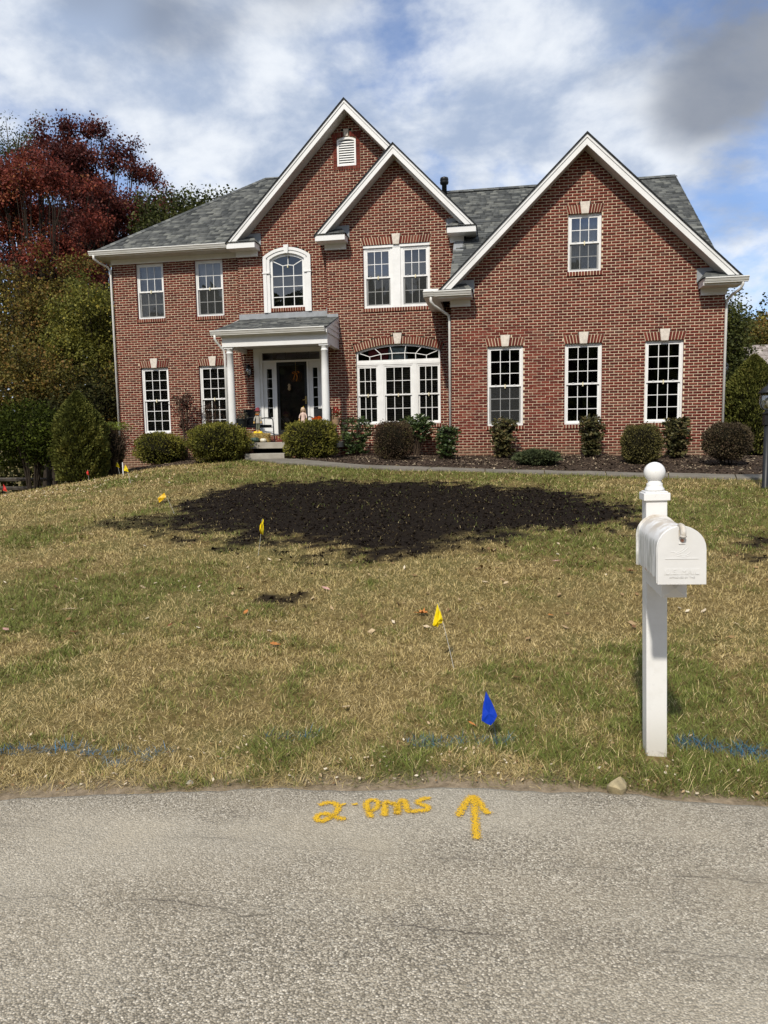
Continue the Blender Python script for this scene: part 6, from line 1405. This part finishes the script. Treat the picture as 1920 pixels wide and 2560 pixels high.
def dense_bush(label, name, box, Y1, n, leaf, L, Wd, depth=None, sq=2.3, lump=.10, ph=0, seed=1, tall_stem=.12, core=.86, up=.35, cat='shrub'):
    x, hw, zb, zt = at_depth(*box, Y1); r = np.random.default_rng(seed); t = root(name, label, cat, x, Y1); g = t.location.z; zb = max(g+.02, zb); c = (x, Y1, (zb+zt)/2); rad = (hw*.96, depth or hw*.8, (zt-zb)/2)
    P, d = shell(n, c, rad, r, .22, lump, sq, 3.2, ph); ok = P[:,2] > g+.01; P, d = P[ok], d[ok]; D = d+r.normal(0, .55, d.shape)+np.array((0,0,up)); l = L*r.uniform(.6, 1.3, len(P)); V, Q = leaf_quads(P, D, l, l*Wd, r)
    o = link('foliage', np_mesh('foliage', rel(t, V), quads=Q), t, M[leaf]); o['kind'] = 'stuff'
    m = lumpy(np.array(c)-np.array(t.location), rad, lump, sq, 3.2, ph, core); m.build('dark_core', M['inner_dark'], t, smooth=True); stems(t, r, 7, (hw*.4, hw*.4), (zt-zb)*.5, .018, 'bark_dark', .1, fork=1)
    return t
def leafy_shrub(label, name, box, Y1, clusters, per, leaf, L, Wd, seed=1, droop=.15, shape=1.0, open_=.15, cat='shrub', stem_n=7, depth=None, low=0.0):
    """whorls of broad leaves on visible stems"""
    x, hw, zb, zt = at_depth(*box, Y1); r = np.random.default_rng(seed); t = root(name, label, cat, x, Y1); g = t.location.z; H_ = zt-g; dp = depth or hw*.8
    m = MB(); CC = []
    for i in range(clusters):
        h = r.uniform(low, 1); wd = (.62+.38*math.sin(min(1, h*1.05)*math.pi*.62)) if shape else 1; a = r.uniform(0, 6.28); q = r.random()**(.45)*wd; p = Vector((math.cos(a)*hw*.9*q, math.sin(a)*dp*q, H_*(.06+.90*h)*(1-.10*q*q))); CC.append((p, a))
        if i % 3 == 0: b = Vector((r.normal(0,.035), r.normal(0,.035), -.02)); m.tube(bez([b, b.lerp(p, .5)+Vector((0,0,H_*.07)), p], 3), [.011,.010,.009,.007,.006,.005,.004], 5)
    m.build('stem', M['twig'], t); Cn = []; Dn = []
    for p, a in CC:
        ax = np.array([math.cos(a)*.7, math.sin(a)*.7, .9]); k = per
        for j in range(k):
            b = 2*math.pi*j/k+r.uniform(0, .5); u = np.array([math.cos(b), math.sin(b), r.uniform(-droop*2, .55)]); Cn.append(np.array(p)+r.normal(0, L*.12, 3)); Dn.append(u*.9+ax*.28)
    Cn, Dn = np.array(Cn), np.array(Dn); l = L*r.uniform(.65, 1.2, len(Cn)); V, Q = leaf_quads(Cn, Dn, l, l*Wd, r, .3); o = link('foliage', np_mesh('foliage', V, quads=Q), t, M[leaf]); o['kind'] = 'stuff'
    mm = lumpy((0, 0, H_*.55), (hw*.62, dp*.6, H_*.42), .1, 2, 3, seed, .8, 12); mm.build('dark_core', M['inner_dark'], t, smooth=True) if open_ < .3 else None
    return t
# ---- shrubs along the front, left to right
dense_bush('low rounded mossy-green bush under the leftmost ground-floor window', 'rounded_bush', (-10.164,-8.749,-.66,.262,.8), 1.05, 9000, 'moss_green', .055, .22, ph=.4, seed=2, depth=.62)
dense_bush('large rounded mossy-green bush left of the porch steps', 'rounded_bush', (-8.393,-6.658,-.50,.455,.3), -.42, 13000, 'moss_green', .055, .22, ph=1.9, seed=3, depth=.55)
dense_bush('rounded mossy-green bush right of the porch steps', 'rounded_bush', (-5.649,-4.197,-.47,.475,.3), -.45, 12000, 'moss_green', .055, .22, ph=3.3, seed=4, depth=.52, sq=2.8)
leafy_shrub('open rhododendron with dark glossy leaves next to the right porch bush', 'rhododendron', (-4.255,-3.35,-.454,.628,.8), .75, 170, 9, 'rhodo', .115, .17, seed=5, open_=.5)
dense_bush('boxy clipped brown shrub in front of the triple window', 'clipped_shrub', (-2.958,-2.025,-.50,.39,-1.1), -1.1, 11000, 'brown_twig_leaf', .032, .3, sq=3.4, lump=.05, ph=.9, seed=6, depth=.42, core=.80)
leafy_shrub('tall rhododendron against the wall below the triple window', 'rhododendron', (-2.62,-1.69,-.37,.646,.9), .85, 170, 9, 'rhodo', .125, .17, seed=7, low=.35, open_=.5)
leafy_shrub('narrow rhododendron at the left corner of the right wing', 'rhododendron', (-1.496,-.898,-.583,.285,-1.1), -1.1, 190, 9, 'rhodo', .095, .2, seed=8)
leafy_shrub('upright leafy shrub below the first window of the right wing', 'leafy_shrub', (-.201,.47,-.569,.49,-.55), -.62, 230, 8, 'viburnum', .098, .26, seed=9, droop=.5, depth=.36)
dense_bush('low spreading juniper mound beside the walk', 'juniper_mound', (.337,1.312,-.70,-.325,-2.4), -2.35, 7000, 'juniper', .06, .2, sq=1.9, lump=.12, ph=2.2, seed=10, depth=.42)
leafy_shrub('upright leafy shrub below the middle window of the right wing', 'leafy_shrub', (1.912,2.501,-.549,.51,-.5), -.6, 230, 8, 'viburnum', .098, .26, seed=11, droop=.5, depth=.34)
dense_bush('boxy olive-brown clipped shrub behind the mailbox post', 'clipped_shrub', (2.627,3.461,-.64,.185,-2.1), -2.1, 9500, 'olive_clip', .036, .3, sq=3.0, lump=.06, ph=1.2, seed=12, depth=.40)
leafy_shrub('upright leafy shrub below the third window of the right wing', 'leafy_shrub', (3.693,4.299,-.599,.415,-1.1), -1.05, 230, 8, 'viburnum', .098, .27, seed=13, droop=.45, depth=.34)
dense_bush('rounded dark burgundy shrub at the right corner of the house', 'clipped_shrub', (4.204,5.132,-.55,.195,-2.5), -2.5, 11000, 'burgundy_leaf', .034, .32, sq=2.6, lump=.06, ph=2.7, seed=14, depth=.45)
def corner_shrub():
    x, hw, zb, zt = at_depth(-10.39, -9.364, -.80, .42, -1, -.9, ); r = np.random.default_rng(15); t = root('twiggy_shrub', 'bare twiggy shrub with a green top at the left corner of the house', 'shrub', x, -.9); H_ = zt-t.location.z
    stems(t, r, 70, (hw*.95, hw*.7), H_, .012, 'twig', .14, fork=7, zmin=.3); n = 2600; P = np.stack([r.normal(0, hw*.42, n), r.normal(0, hw*.35, n), H_*r.uniform(.30, 1.0, n)], 1); ok = np.abs(P[:,0]) < hw; P = P[ok]; D = r.normal(0, 1, P.shape); l = r.uniform(.02, .045, len(P)); V, Q = leaf_quads(P, D, l, l*.3, r); o = link('foliage', np_mesh('foliage', V, quads=Q), t, M['brown_twig_leaf']); o['kind'] = 'stuff'
    n = 700; P = np.stack([r.uniform(-hw*.9, hw*.75, n), r.normal(0, hw*.4, n), H_*r.uniform(.93, 1.08, n)], 1); D = r.normal(0, .6, P.shape)+np.array((0,0,.6)); l = r.uniform(.03, .06, n); V, Q = leaf_quads(P, D, l, l*.3, r); o = link('top_growth', np_mesh('top_growth', V, quads=Q), t, M['fresh_green']); o['kind'] = 'stuff'
    lumpy((0,0,H_*.55), (hw*.62, hw*.5, H_*.36), .15, 2.4, 3, 1, .85, 12).build('dark_core', M['inner_dark'], t, smooth=True)
corner_shrub()
def leggy(label, box, Y1, seed, nl):
    x, hw, zb, zt = at_depth(*box, Y1); r = np.random.default_rng(seed); t = root('leggy_shrub', label, 'shrub', x, Y1); H_ = zt-t.location.z; m = MB(); tips = []
    for i in range(9):
        a = r.uniform(0, 6.28); q = math.sqrt(r.random()); e = Vector((math.cos(a)*hw*q*.9, math.sin(a)*hw*.7*q, H_*r.uniform(.72,.95))); b = Vector((math.cos(a)*.03, math.sin(a)*.03, -.03)); pts = bez([b, b.lerp(e,.45)+Vector((-e.x*.18,-e.y*.18,H_*.02)), e], 5); m.tube(pts, [.02*(1-.7*j/10) for j in range(11)], 6)
        for k in range(9): s = pts[r.integers(5, 11)]; d = Vector((r.normal(0,1), r.normal(0,1), r.uniform(0,1))).normalized()*hw*r.uniform(.25,.55); m.tube([s, s+d], [.006,.002], 4); tips += [s+d, s+d*.6]
    m.build('stem', M['twig'], t); tips = np.array([tuple(p) for p in tips]); P = tips[r.integers(0, len(tips), nl)]+r.normal(0, .045, (nl, 3)); D = r.normal(0, 1, P.shape); l = r.uniform(.035, .065, nl); V, Q = leaf_quads(P, D, l, l*.32, r); o = link('foliage', np_mesh('foliage', V, quads=Q), t, M['purple_leaf']); o['kind'] = 'stuff'
leggy('leggy purple-brown shrub on bare stems between the left ground-floor windows', (-9.30,-8.40,-.5,1.40,1.2), 1.35, 31, 1500); leggy('thin leggy shrub in front of the window left of the porch column', (-8.33,-7.68,-.5,1.15,1.2), 1.3, 33, 520)
# ---- clipped conical evergreens
def arborvitae(label, x, y, hw, zt, n, seed, fat=1.0):
    r = np.random.default_rng(seed); t = root('arborvitae', label, 'evergreen', x, y, 'tall clipped evergreens'); g = t.location.z; H_ = zt-g
    prof = lambda h: hw*np.clip(np.where(h < .45, .80+.20*np.sin(h/.45*np.pi/2), np.cos((h-.45)/.55*np.pi/2)**.95), .02, 1)
    h = r.random(n)**.85; a = r.uniform(0, 2*np.pi, n); lump = 1+.07*np.sin(a*5+h*13+seed)+.05*np.sin(a*11-h*29); q = (1-.2*r.random(n)**1.6)*lump; R_ = prof(h)*q; P = np.stack([np.cos(a)*R_, np.sin(a)*R_, .03+h*H_], 1); D = np.stack([np.cos(a), np.sin(a), .9+0*a], 1)+r.normal(0, .45, (n, 3)); l = r.uniform(.04, .10, n)*fat; V, Q = leaf_quads(P, D, l, l*.24, r); o = link('foliage', np_mesh('foliage', V, quads=Q), t, M['arbor']); o['kind'] = 'stuff'
    m = MB(); m.lathe([(float(prof(np.array(k/16)))*.84, .02+H_*k/16*.97) for k in range(17)], 24); m.build('dark_core', M['inner_dark'], t, smooth=True); m = MB(); m.tube([(0,0,-.1),(0,0,H_*.6)], [.06,.03], 8); m.build('trunk', M['bark_dark'], t)
arborvitae('tall clipped conical evergreen left of the house', -10.42, -1.6, .66, 1.23, 26000, 41); arborvitae('tall clipped conical evergreen right of the house behind the lamp post', 6.25, .9, .82, 1.82, 30000, 43)
# ---- big dark shrub on bare stems at the far left
def dark_shrub():
    r = np.random.default_rng(51); t = thing('multistem_shrub', 'big dark green shrub on bare multiple stems at the far left', 'shrub', (-11.75, -1.7, tz(-11.75,-1.7))); m = MB(); g = t.location.z
    for i in range(11): a = r.uniform(0, 6.28); e = Vector((math.cos(a)*.7, math.sin(a)*.6, 1.5+r.uniform(-.2,.3))); b = Vector((math.cos(a)*.12, math.sin(a)*.12, -.05)); m.tube(bez([b, b.lerp(e,.5)+Vector((-e.x*.15,-e.y*.15,.05)), e], 5), [.03*(1-.7*j/10) for j in range(11)], 6)
    m.build('stem', M['bark_dark'], t); C = [];  # darker bark on these stems stands in for the shade at this spot
    for c, rad, n in (((-.1,0,1.62), (1.0,.85,.62), 5200), ((-.75,.1,1.2), (.7,.7,.6), 2600), ((.5,0,1.15), (.55,.6,.5), 2200)): P, d = shell(n, c, rad, r, .55, .2, 2, 3, c[0]); C.append((P, d))
    P = np.concatenate([c[0] for c in C]); D = np.concatenate([c[1] for c in C])+r.normal(0, .7, P.shape); l = r.uniform(.05, .10, len(P)); V, Q = leaf_quads(P, D, l, l*.3, r); o = link('foliage', np_mesh('foliage', V, quads=Q), t, M['dark_shrub']); o['kind'] = 'stuff'
dark_shrub()
# ---- split-rail fence at the far left, its shade put into the wood colour
def fence():
    t = thing('rail_fence', 'weathered split-rail fence, coloured dark as if in shade, at the far left', 'fence', (-13.5, -.5, -1.4)); plain('shaded_old_wood', (.075,.066,.056), .95, .1, .35, 6); xs = [-16.6, -14.3, -12.15, -11.65]; r = random.Random(4)
    for x in xs[:3]: g = tz(x, -.4); m = MB(); m.tube([(x+13.5,.1,g-.2+1.4),(x+13.5+.02,.1,max(g+1.0,-.78)+1.4)], [.075,.065], 7); m.build('post', M['shaded_old_wood'], t)
    for i in range(2):
        for z0, z1 in ((-.93,-.95), (-1.18,-1.19)): m = MB(); a, b = xs[i], xs[i+1]; m.tube([(a+13.4,.1,z0+1.4+r.uniform(-.02,.02)),((a+b)/2+13.5,.1,(z0+z1)/2+1.4-.01),(b+13.6,.1,z1+1.4+r.uniform(-.02,.02))], [.045,.06,.045], 6); m.build('rail', M['shaded_old_wood'], t)
fence()
# ---- trees
leaf_mat('maple_dark', [(0,(.022,.009,.008)),(.4,(.065,.018,.016)),(.7,(.115,.030,.022)),(.9,(.17,.055,.034)),(1,(.13,.085,.034))], .6, .2, .3, (.5,))
leaf_mat('maple_red', [(0,(.032,.012,.008)),(.4,(.115,.026,.018)),(.68,(.20,.044,.028)),(.86,(.25,.085,.036)),(1,(.16,.12,.035))], .6, .2, .3, (.55,))
leaf_mat('rust_leaf', [(0,(.024,.022,.007)),(.3,(.075,.066,.016)),(.55,(.13,.112,.024)),(.75,(.18,.095,.028)),(.9,(.20,.17,.034)),(1,(.34,.25,.045))], .6, .2, .3, (1.1,))
leaf_mat('yellow_green', [(0,(.034,.038,.008)),(.4,(.095,.098,.020)),(.72,(.160,.155,.028)),(.9,(.26,.225,.04)),(1,(.44,.33,.05))], .6, .2, .3, (.8,))
leaf_mat('deep_green', [(0,(.014,.019,.005)),(.5,(.042,.050,.012)),(.85,(.080,.088,.021)),(1,(.12,.115,.03))], .6, .2, .3, (.7,))
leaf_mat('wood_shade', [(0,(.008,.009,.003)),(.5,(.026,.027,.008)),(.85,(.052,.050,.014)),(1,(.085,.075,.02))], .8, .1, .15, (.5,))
def crown_lobes(outline, x_of, z_of, Y, n, r0, r1, seed):
    """small lobes scattered inside an outline given in picture units, turned into metres at depth Y"""
    rr = np.random.default_rng(seed); P = [(x_of(a), z_of(b)) for a, b in outline]; xs = [p[0] for p in P]; zs = [p[1] for p in P]; out = []
    while len(out) < n:
        x, z = rr.uniform(min(xs), max(xs)), rr.uniform(min(zs), max(zs)); r = rr.uniform(r0, r1); d = float(sdist(np.array(x), np.array(z), P))
        if d < r*.45: continue
        out.append(((x, Y+rr.normal(0, .9), z), (r*rr.uniform(.9,1.25), r, r*rr.uniform(.7,1.0)), r*r))
    return out
def tree(name, label, base, lobes, leaf, clusters, per, L, seed, trunk=.16, bark='bark', spread=.34, group='trees beside and behind the house', cat='tree', lift=None):
    """lobes: (centre, radii, weight). Clumps of leaves are spread through the lobes, limbs run to them."""
    r = np.random.default_rng(seed); b = Vector(base); t = thing(name, label, cat, base, group); w = np.array([l[2] for l in lobes], float); w /= w.sum(); m = MB()
    top = max(lobes, key=lambda l: l[0][2]); ctr = Vector((sum(l[0][0]*k for l, k in zip(lobes, w)), sum(l[0][1]*k for l, k in zip(lobes, w)), sum(l[0][2]*k for l, k in zip(lobes, w))))
    fork = b.lerp(ctr, .42); fork.x += r.normal(0, .15); ax = bez([b-Vector((0,0,.3)), b.lerp(fork,.5)+Vector((r.normal(0,.12),r.normal(0,.1),0)), fork, ctr, Vector(top[0])+Vector((0,0,top[1][2]*.5))], 5); n = len(ax)
    loc = lambda p: Vector(p)-b
    m.tube([loc(p) for p in ax], [trunk*(1-.9*(j/(n-1))**.8) for j in range(n)], 9); P = []; D = []
    for (c, rad, wt), k in zip(lobes, w):
        s = ax[min(n-2, max(4, int(n*.45)))]; e = Vector(c); mid = s.lerp(e, .5)+Vector((r.normal(0,.2), r.normal(0,.2), -.2)); limb = bez([s, mid, e], 5); m.tube([loc(p) for p in limb], [trunk*(.5 if len(lobes) < 12 else .2)*(1-.8*j/10) for j in range(11)], 6)
        for i in range(int(clusters*k)):
            d = r.normal(0, 1, 3); d /= np.linalg.norm(d); q = r.random()**(1/2.4); cc = np.array(c)+d*q*np.array(rad)*(1+.16*math.sin(d[0]*7+seed)+.14*math.sin(d[2]*9+d[1]*6))
            st = limb[int(r.integers(3, 11))]
            if i % 2 == 0: cv = Vector(cc); m.tube([loc(st), loc(st.lerp(cv,.55)+Vector((0,0,-.08))), loc(cv)], [trunk*.13, trunk*.09, .008], 4)
            k2 = max(4, int(per*r.uniform(.5, 1.4))); o = r.normal(0, 1, (k2, 3))*spread*np.array((1,1,.72)); P.append(cc+o); D.append(o*.8+d*.3+r.normal(0, .5, (k2, 3))+np.array((0,0,-.35)))
    P = np.concatenate(P); D = np.concatenate(D); l = L*r.uniform(.6, 1.25, len(P)); V, Q = leaf_quads(P-np.array(base), D, l, l*.36, r, .35); m.build('trunk', M[bark], t)
    o = link('crown', np_mesh('crown', V, quads=Q), t, M[leaf]); o['kind'] = 'stuff'; return t
_o1 = [(40,430),(75,330),(100,303),(125,345),(150,335),(165,296),(185,335),(205,303),(238,298),(248,338),(268,328),(285,368),(303,358),(338,398),(336,440),(368,448),(402,488),(412,530),(380,590),(300,650),(200,690),(60,640)]
tree('maple_tree', 'tall dark burgundy maple rising above the woods left of the roof', (-18.2,14,-2.6), crown_lobes(_o1, lambda a: -20.83+(a-120)/49.7, lambda b: 15.12-(b-300)/50, 14, 40, .42, .95, 5)+[((-20.83+(a-120)/49.7, 14+.2*i, 15.0-(b-300)/50), (.3, .35, .62), .34) for i, (a, b) in enumerate(((102,325),(165,318),(206,322),(237,318),(267,345),(302,372),(335,412),(368,462),(400,502),(130,362),(222,350),(285,392)))], 'maple_dark', 470, 120, .125, 61, .22, 'bark_dark', .22)
_o2 = [(-40,420),(0,398),(50,425),(105,380),(150,402),(195,425),(240,478),(262,560),(235,640),(265,700),(160,740),(60,730),(-40,720)]
tree('maple_tree', 'red-orange maple at the far left in front of the burgundy maple', (-18.9,9,-2.9), crown_lobes(_o2, lambda a: -19.83+a*.0168, lambda b: 11.27-(b-400)*.0158, 9, 30, .4, .85, 6), 'maple_red', 340, 120, .11, 63, .2, 'bark_dark', .21)
tree('deciduous_tree', 'thin green-leaved tree top at the upper left corner of the woods', (-24.4,17,-3.2), [((-24.4,17,15.2),(1.7,1.5,1.7),2), ((-25.6,17,12.5),(1.8,1.5,2.2),2), ((-23.2,17,13.4),(.9,1,1.2),1)], 'deep_green', 150, 44, .115, 65, .2, 'bark', .26)
tree('deciduous_tree', 'sparse green tree showing over the left slope of the roof', (-14.0,12.6,-2.3), [((-14.9,12.2,9.7),(1.15,1,1.15),2.2), ((-13.5,12.2,10.0),(.95,.8,.85),1.6), ((-12.4,12.2,10.15),(.62,.5,.5),.7), ((-11.75,12.2,10.35),(.35,.3,.3),.25), ((-14.9,12.5,8.1),(1.3,1,1.1),1.4), ((-13.2,12.5,8.6),(1.2,.9,.9),1.2)], 'deep_green', 190, 40, .135, 67, .16, 'bark', .22)
tree('deciduous_tree', 'rust and olive tree in the middle of the woods at the left', (-17.2,7,-2.6), [((-17.5,7,5.2),(1.9,1.5,1.7),3), ((-16.0,7.2,4.2),(1.3,1.3,1.3),1.6), ((-18.7,6.8,3.8),(1.4,1.3,1.6),1.8), ((-15.9,7.5,6.0),(1.1,1,1.2),1)], 'rust_leaf', 270, 88, .105, 69, .14, 'bark_dark', .22)
tree('deciduous_tree', 'yellow-green tree crowding the left wall of the house', (-13.9,5,-1.9), [((-13.9,5,4.6),(1.05,1.1,1.25),2.6), ((-13.4,5.1,3.0),(.95,1,1.2),2), ((-14.7,5,3.3),(.9,1,1.1),1.4)], 'yellow_green', 230, 80, .095, 71, .12, 'bark_dark', .185)
tree('understorey_tree', 'low brown and yellow thicket tree behind the dark left shrub', (-15.3,3.6,-1.9), [((-15.7,3.6,2.2),(1.4,1.2,1.3),2.4), ((-14.2,3.4,1.6),(1.1,1,1.2),1.8), ((-16.6,3.4,.9),(1.2,1.1,1.2),1.4), ((-12.9,4.4,1.4),(.75,.9,1.3),1.2)], 'rust_leaf', 220, 72, .10, 73, .09, 'bark_dark', .19)
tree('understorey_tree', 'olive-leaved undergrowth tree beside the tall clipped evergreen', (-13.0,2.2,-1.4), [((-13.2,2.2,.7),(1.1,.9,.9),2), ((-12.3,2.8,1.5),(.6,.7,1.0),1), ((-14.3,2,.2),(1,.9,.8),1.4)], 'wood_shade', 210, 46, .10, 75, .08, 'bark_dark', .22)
def woods():
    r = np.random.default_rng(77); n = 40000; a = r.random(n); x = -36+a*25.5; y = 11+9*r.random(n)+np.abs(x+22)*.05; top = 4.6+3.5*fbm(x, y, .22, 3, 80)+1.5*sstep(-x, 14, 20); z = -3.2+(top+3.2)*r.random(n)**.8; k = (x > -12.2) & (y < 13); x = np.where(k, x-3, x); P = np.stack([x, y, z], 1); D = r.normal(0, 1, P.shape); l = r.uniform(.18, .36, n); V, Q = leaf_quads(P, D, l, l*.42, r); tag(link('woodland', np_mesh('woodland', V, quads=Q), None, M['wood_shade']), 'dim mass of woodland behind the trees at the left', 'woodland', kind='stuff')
    # wood across the road, behind the camera: what the ground-floor windows mirror
    n = 38000; x = r.uniform(-50, 50, n); y = -44-8*r.random(n); top = 7.5+9.5*fbm(x, x*0+3, .2, 4, 90); z = -1.7+(top+1.7)*r.random(n)**.75; P = np.stack([x, y, z], 1); D = r.normal(0, 1, P.shape); l = r.uniform(1.0, 1.6, n); V, Q = leaf_quads(P, D, l, l*.45, r); tag(link('woodland_across_road', np_mesh('woodland_across_road', V, quads=Q), None, M['deep_green']), 'dark wood across the road mirrored in the ground-floor windows', 'woodland', kind='stuff')
woods()
tree('deciduous_tree', 'dark green tree close behind the right corner of the house', (9.3,14,-1.1), [((9.3,14,4.3),(1.0,1,1.4),2), ((9.6,14,2.5),(1.15,1,1.5),2.4)], 'deep_green', 230, 54, .12, 81, .12, 'bark_dark', .25)
tree('deciduous_tree', 'brownish tree behind the neighbouring roof at the right', (15.9,30,-1.6), [((15.4,30,5.6),(1.6,1.5,1.5),2), ((17.4,30.5,5.4),(1.8,1.5,1.6),2)], 'rust_leaf', 200, 44, .2, 83, .2, 'bark_dark', .4)
tree('deciduous_tree', 'dark evergreen treetop behind the neighbouring roof at the right edge', (18.2,34,-1.6), [((18.1,34,6.2),(1.2,1.2,2.2),2), ((19.8,34,6.5),(1.5,1.3,2.4),2), ((17.0,34,5.2),(1,1,1.6),1)], 'dark_shrub', 260, 48, .2, 85, .2, 'bark_dark', .38)
# ---- neighbouring house: a corner of its roof shows at the right edge
def neighbour():
    t = thing('neighbouring_house', 'neighbouring house with a pinkish-grey shingle roof at the right edge', 'house', (14.5,17.5,-1.3)); m = MB(); x0, x1 = -3.5, 5.5; m.box(x0+.3, x1-.3, -2.6, 2.6, -.3, 3.4); m.add([(x0+.3,-2.6,3.4),(x0+.3,2.6,3.4),(x0+.3,0,5.0)], [(2,1,0)]); m.build('wall', M['neighbour_wall'], t)
    m = MB(); zr, ze = 5.28, 3.35; m.add([(x0,-3,ze),(x1,-3,ze),(x1,0,zr),(x0,0,zr),(x0,3,ze),(x1,3,ze)], [(0,1,2,3),(3,2,5,4)]); m.add([(x0,-3,ze-.08),(x1,-3,ze-.08),(x1,-3,ze),(x0,-3,ze)], [(0,1,2,3)]); rf = m.build('roof', M['roof_base'], t)
    r = random.Random(6); V = []; F = []; v = Vector((0,3,zr-ze)).normalized(); nn = Vector((0,-v.z,v.y)); s = 0; LL = math.hypot(3, zr-ze)
    while s < LL:
        x = x0-r.uniform(0,.2)
        while x < x1:
            w = r.choice((.16,.22,.3)); p = Vector((max(x0,x), -3, ze))+v*s; e = min(.2, LL-s); k = len(V); u = Vector((w-.008,0,0)); tt = nn*(.012+r.choice((0,.012))); V += [p+tt, p+u+tt, p+u+v*e+nn*.004, p+v*e+nn*.004, p, p+u]; F += [(k,k+1,k+2,k+3),(k+4,k+5,k+1,k)]; x += w
        s += .165
    o = link('shingles', np_mesh('shingles', np.array([tuple(p) for p in V]), quads=np.array(F)), rf, M['shingle_pink']); o['kind'] = 'stuff'
    m = MB(); m.box(-1.2, -.2, -2.65, -2.55, 1.0, 2.4); w = m.build('window', M['vinyl'], t); m = MB(); m.box(-1.12, -.28, -2.66, -2.651, 1.08, 2.32); m.build('pane', M['room_dark'], w)
g = NG('shingle_pink', .93, .1); g.col(g.ramp(g.island(), [(0,(.20,.17,.155)),(.5,(.30,.265,.245)),(1,(.43,.385,.355))])); M['shingle_pink'] = g.done(); plain('neighbour_wall', (.5,.42,.34), .9)
neighbour()
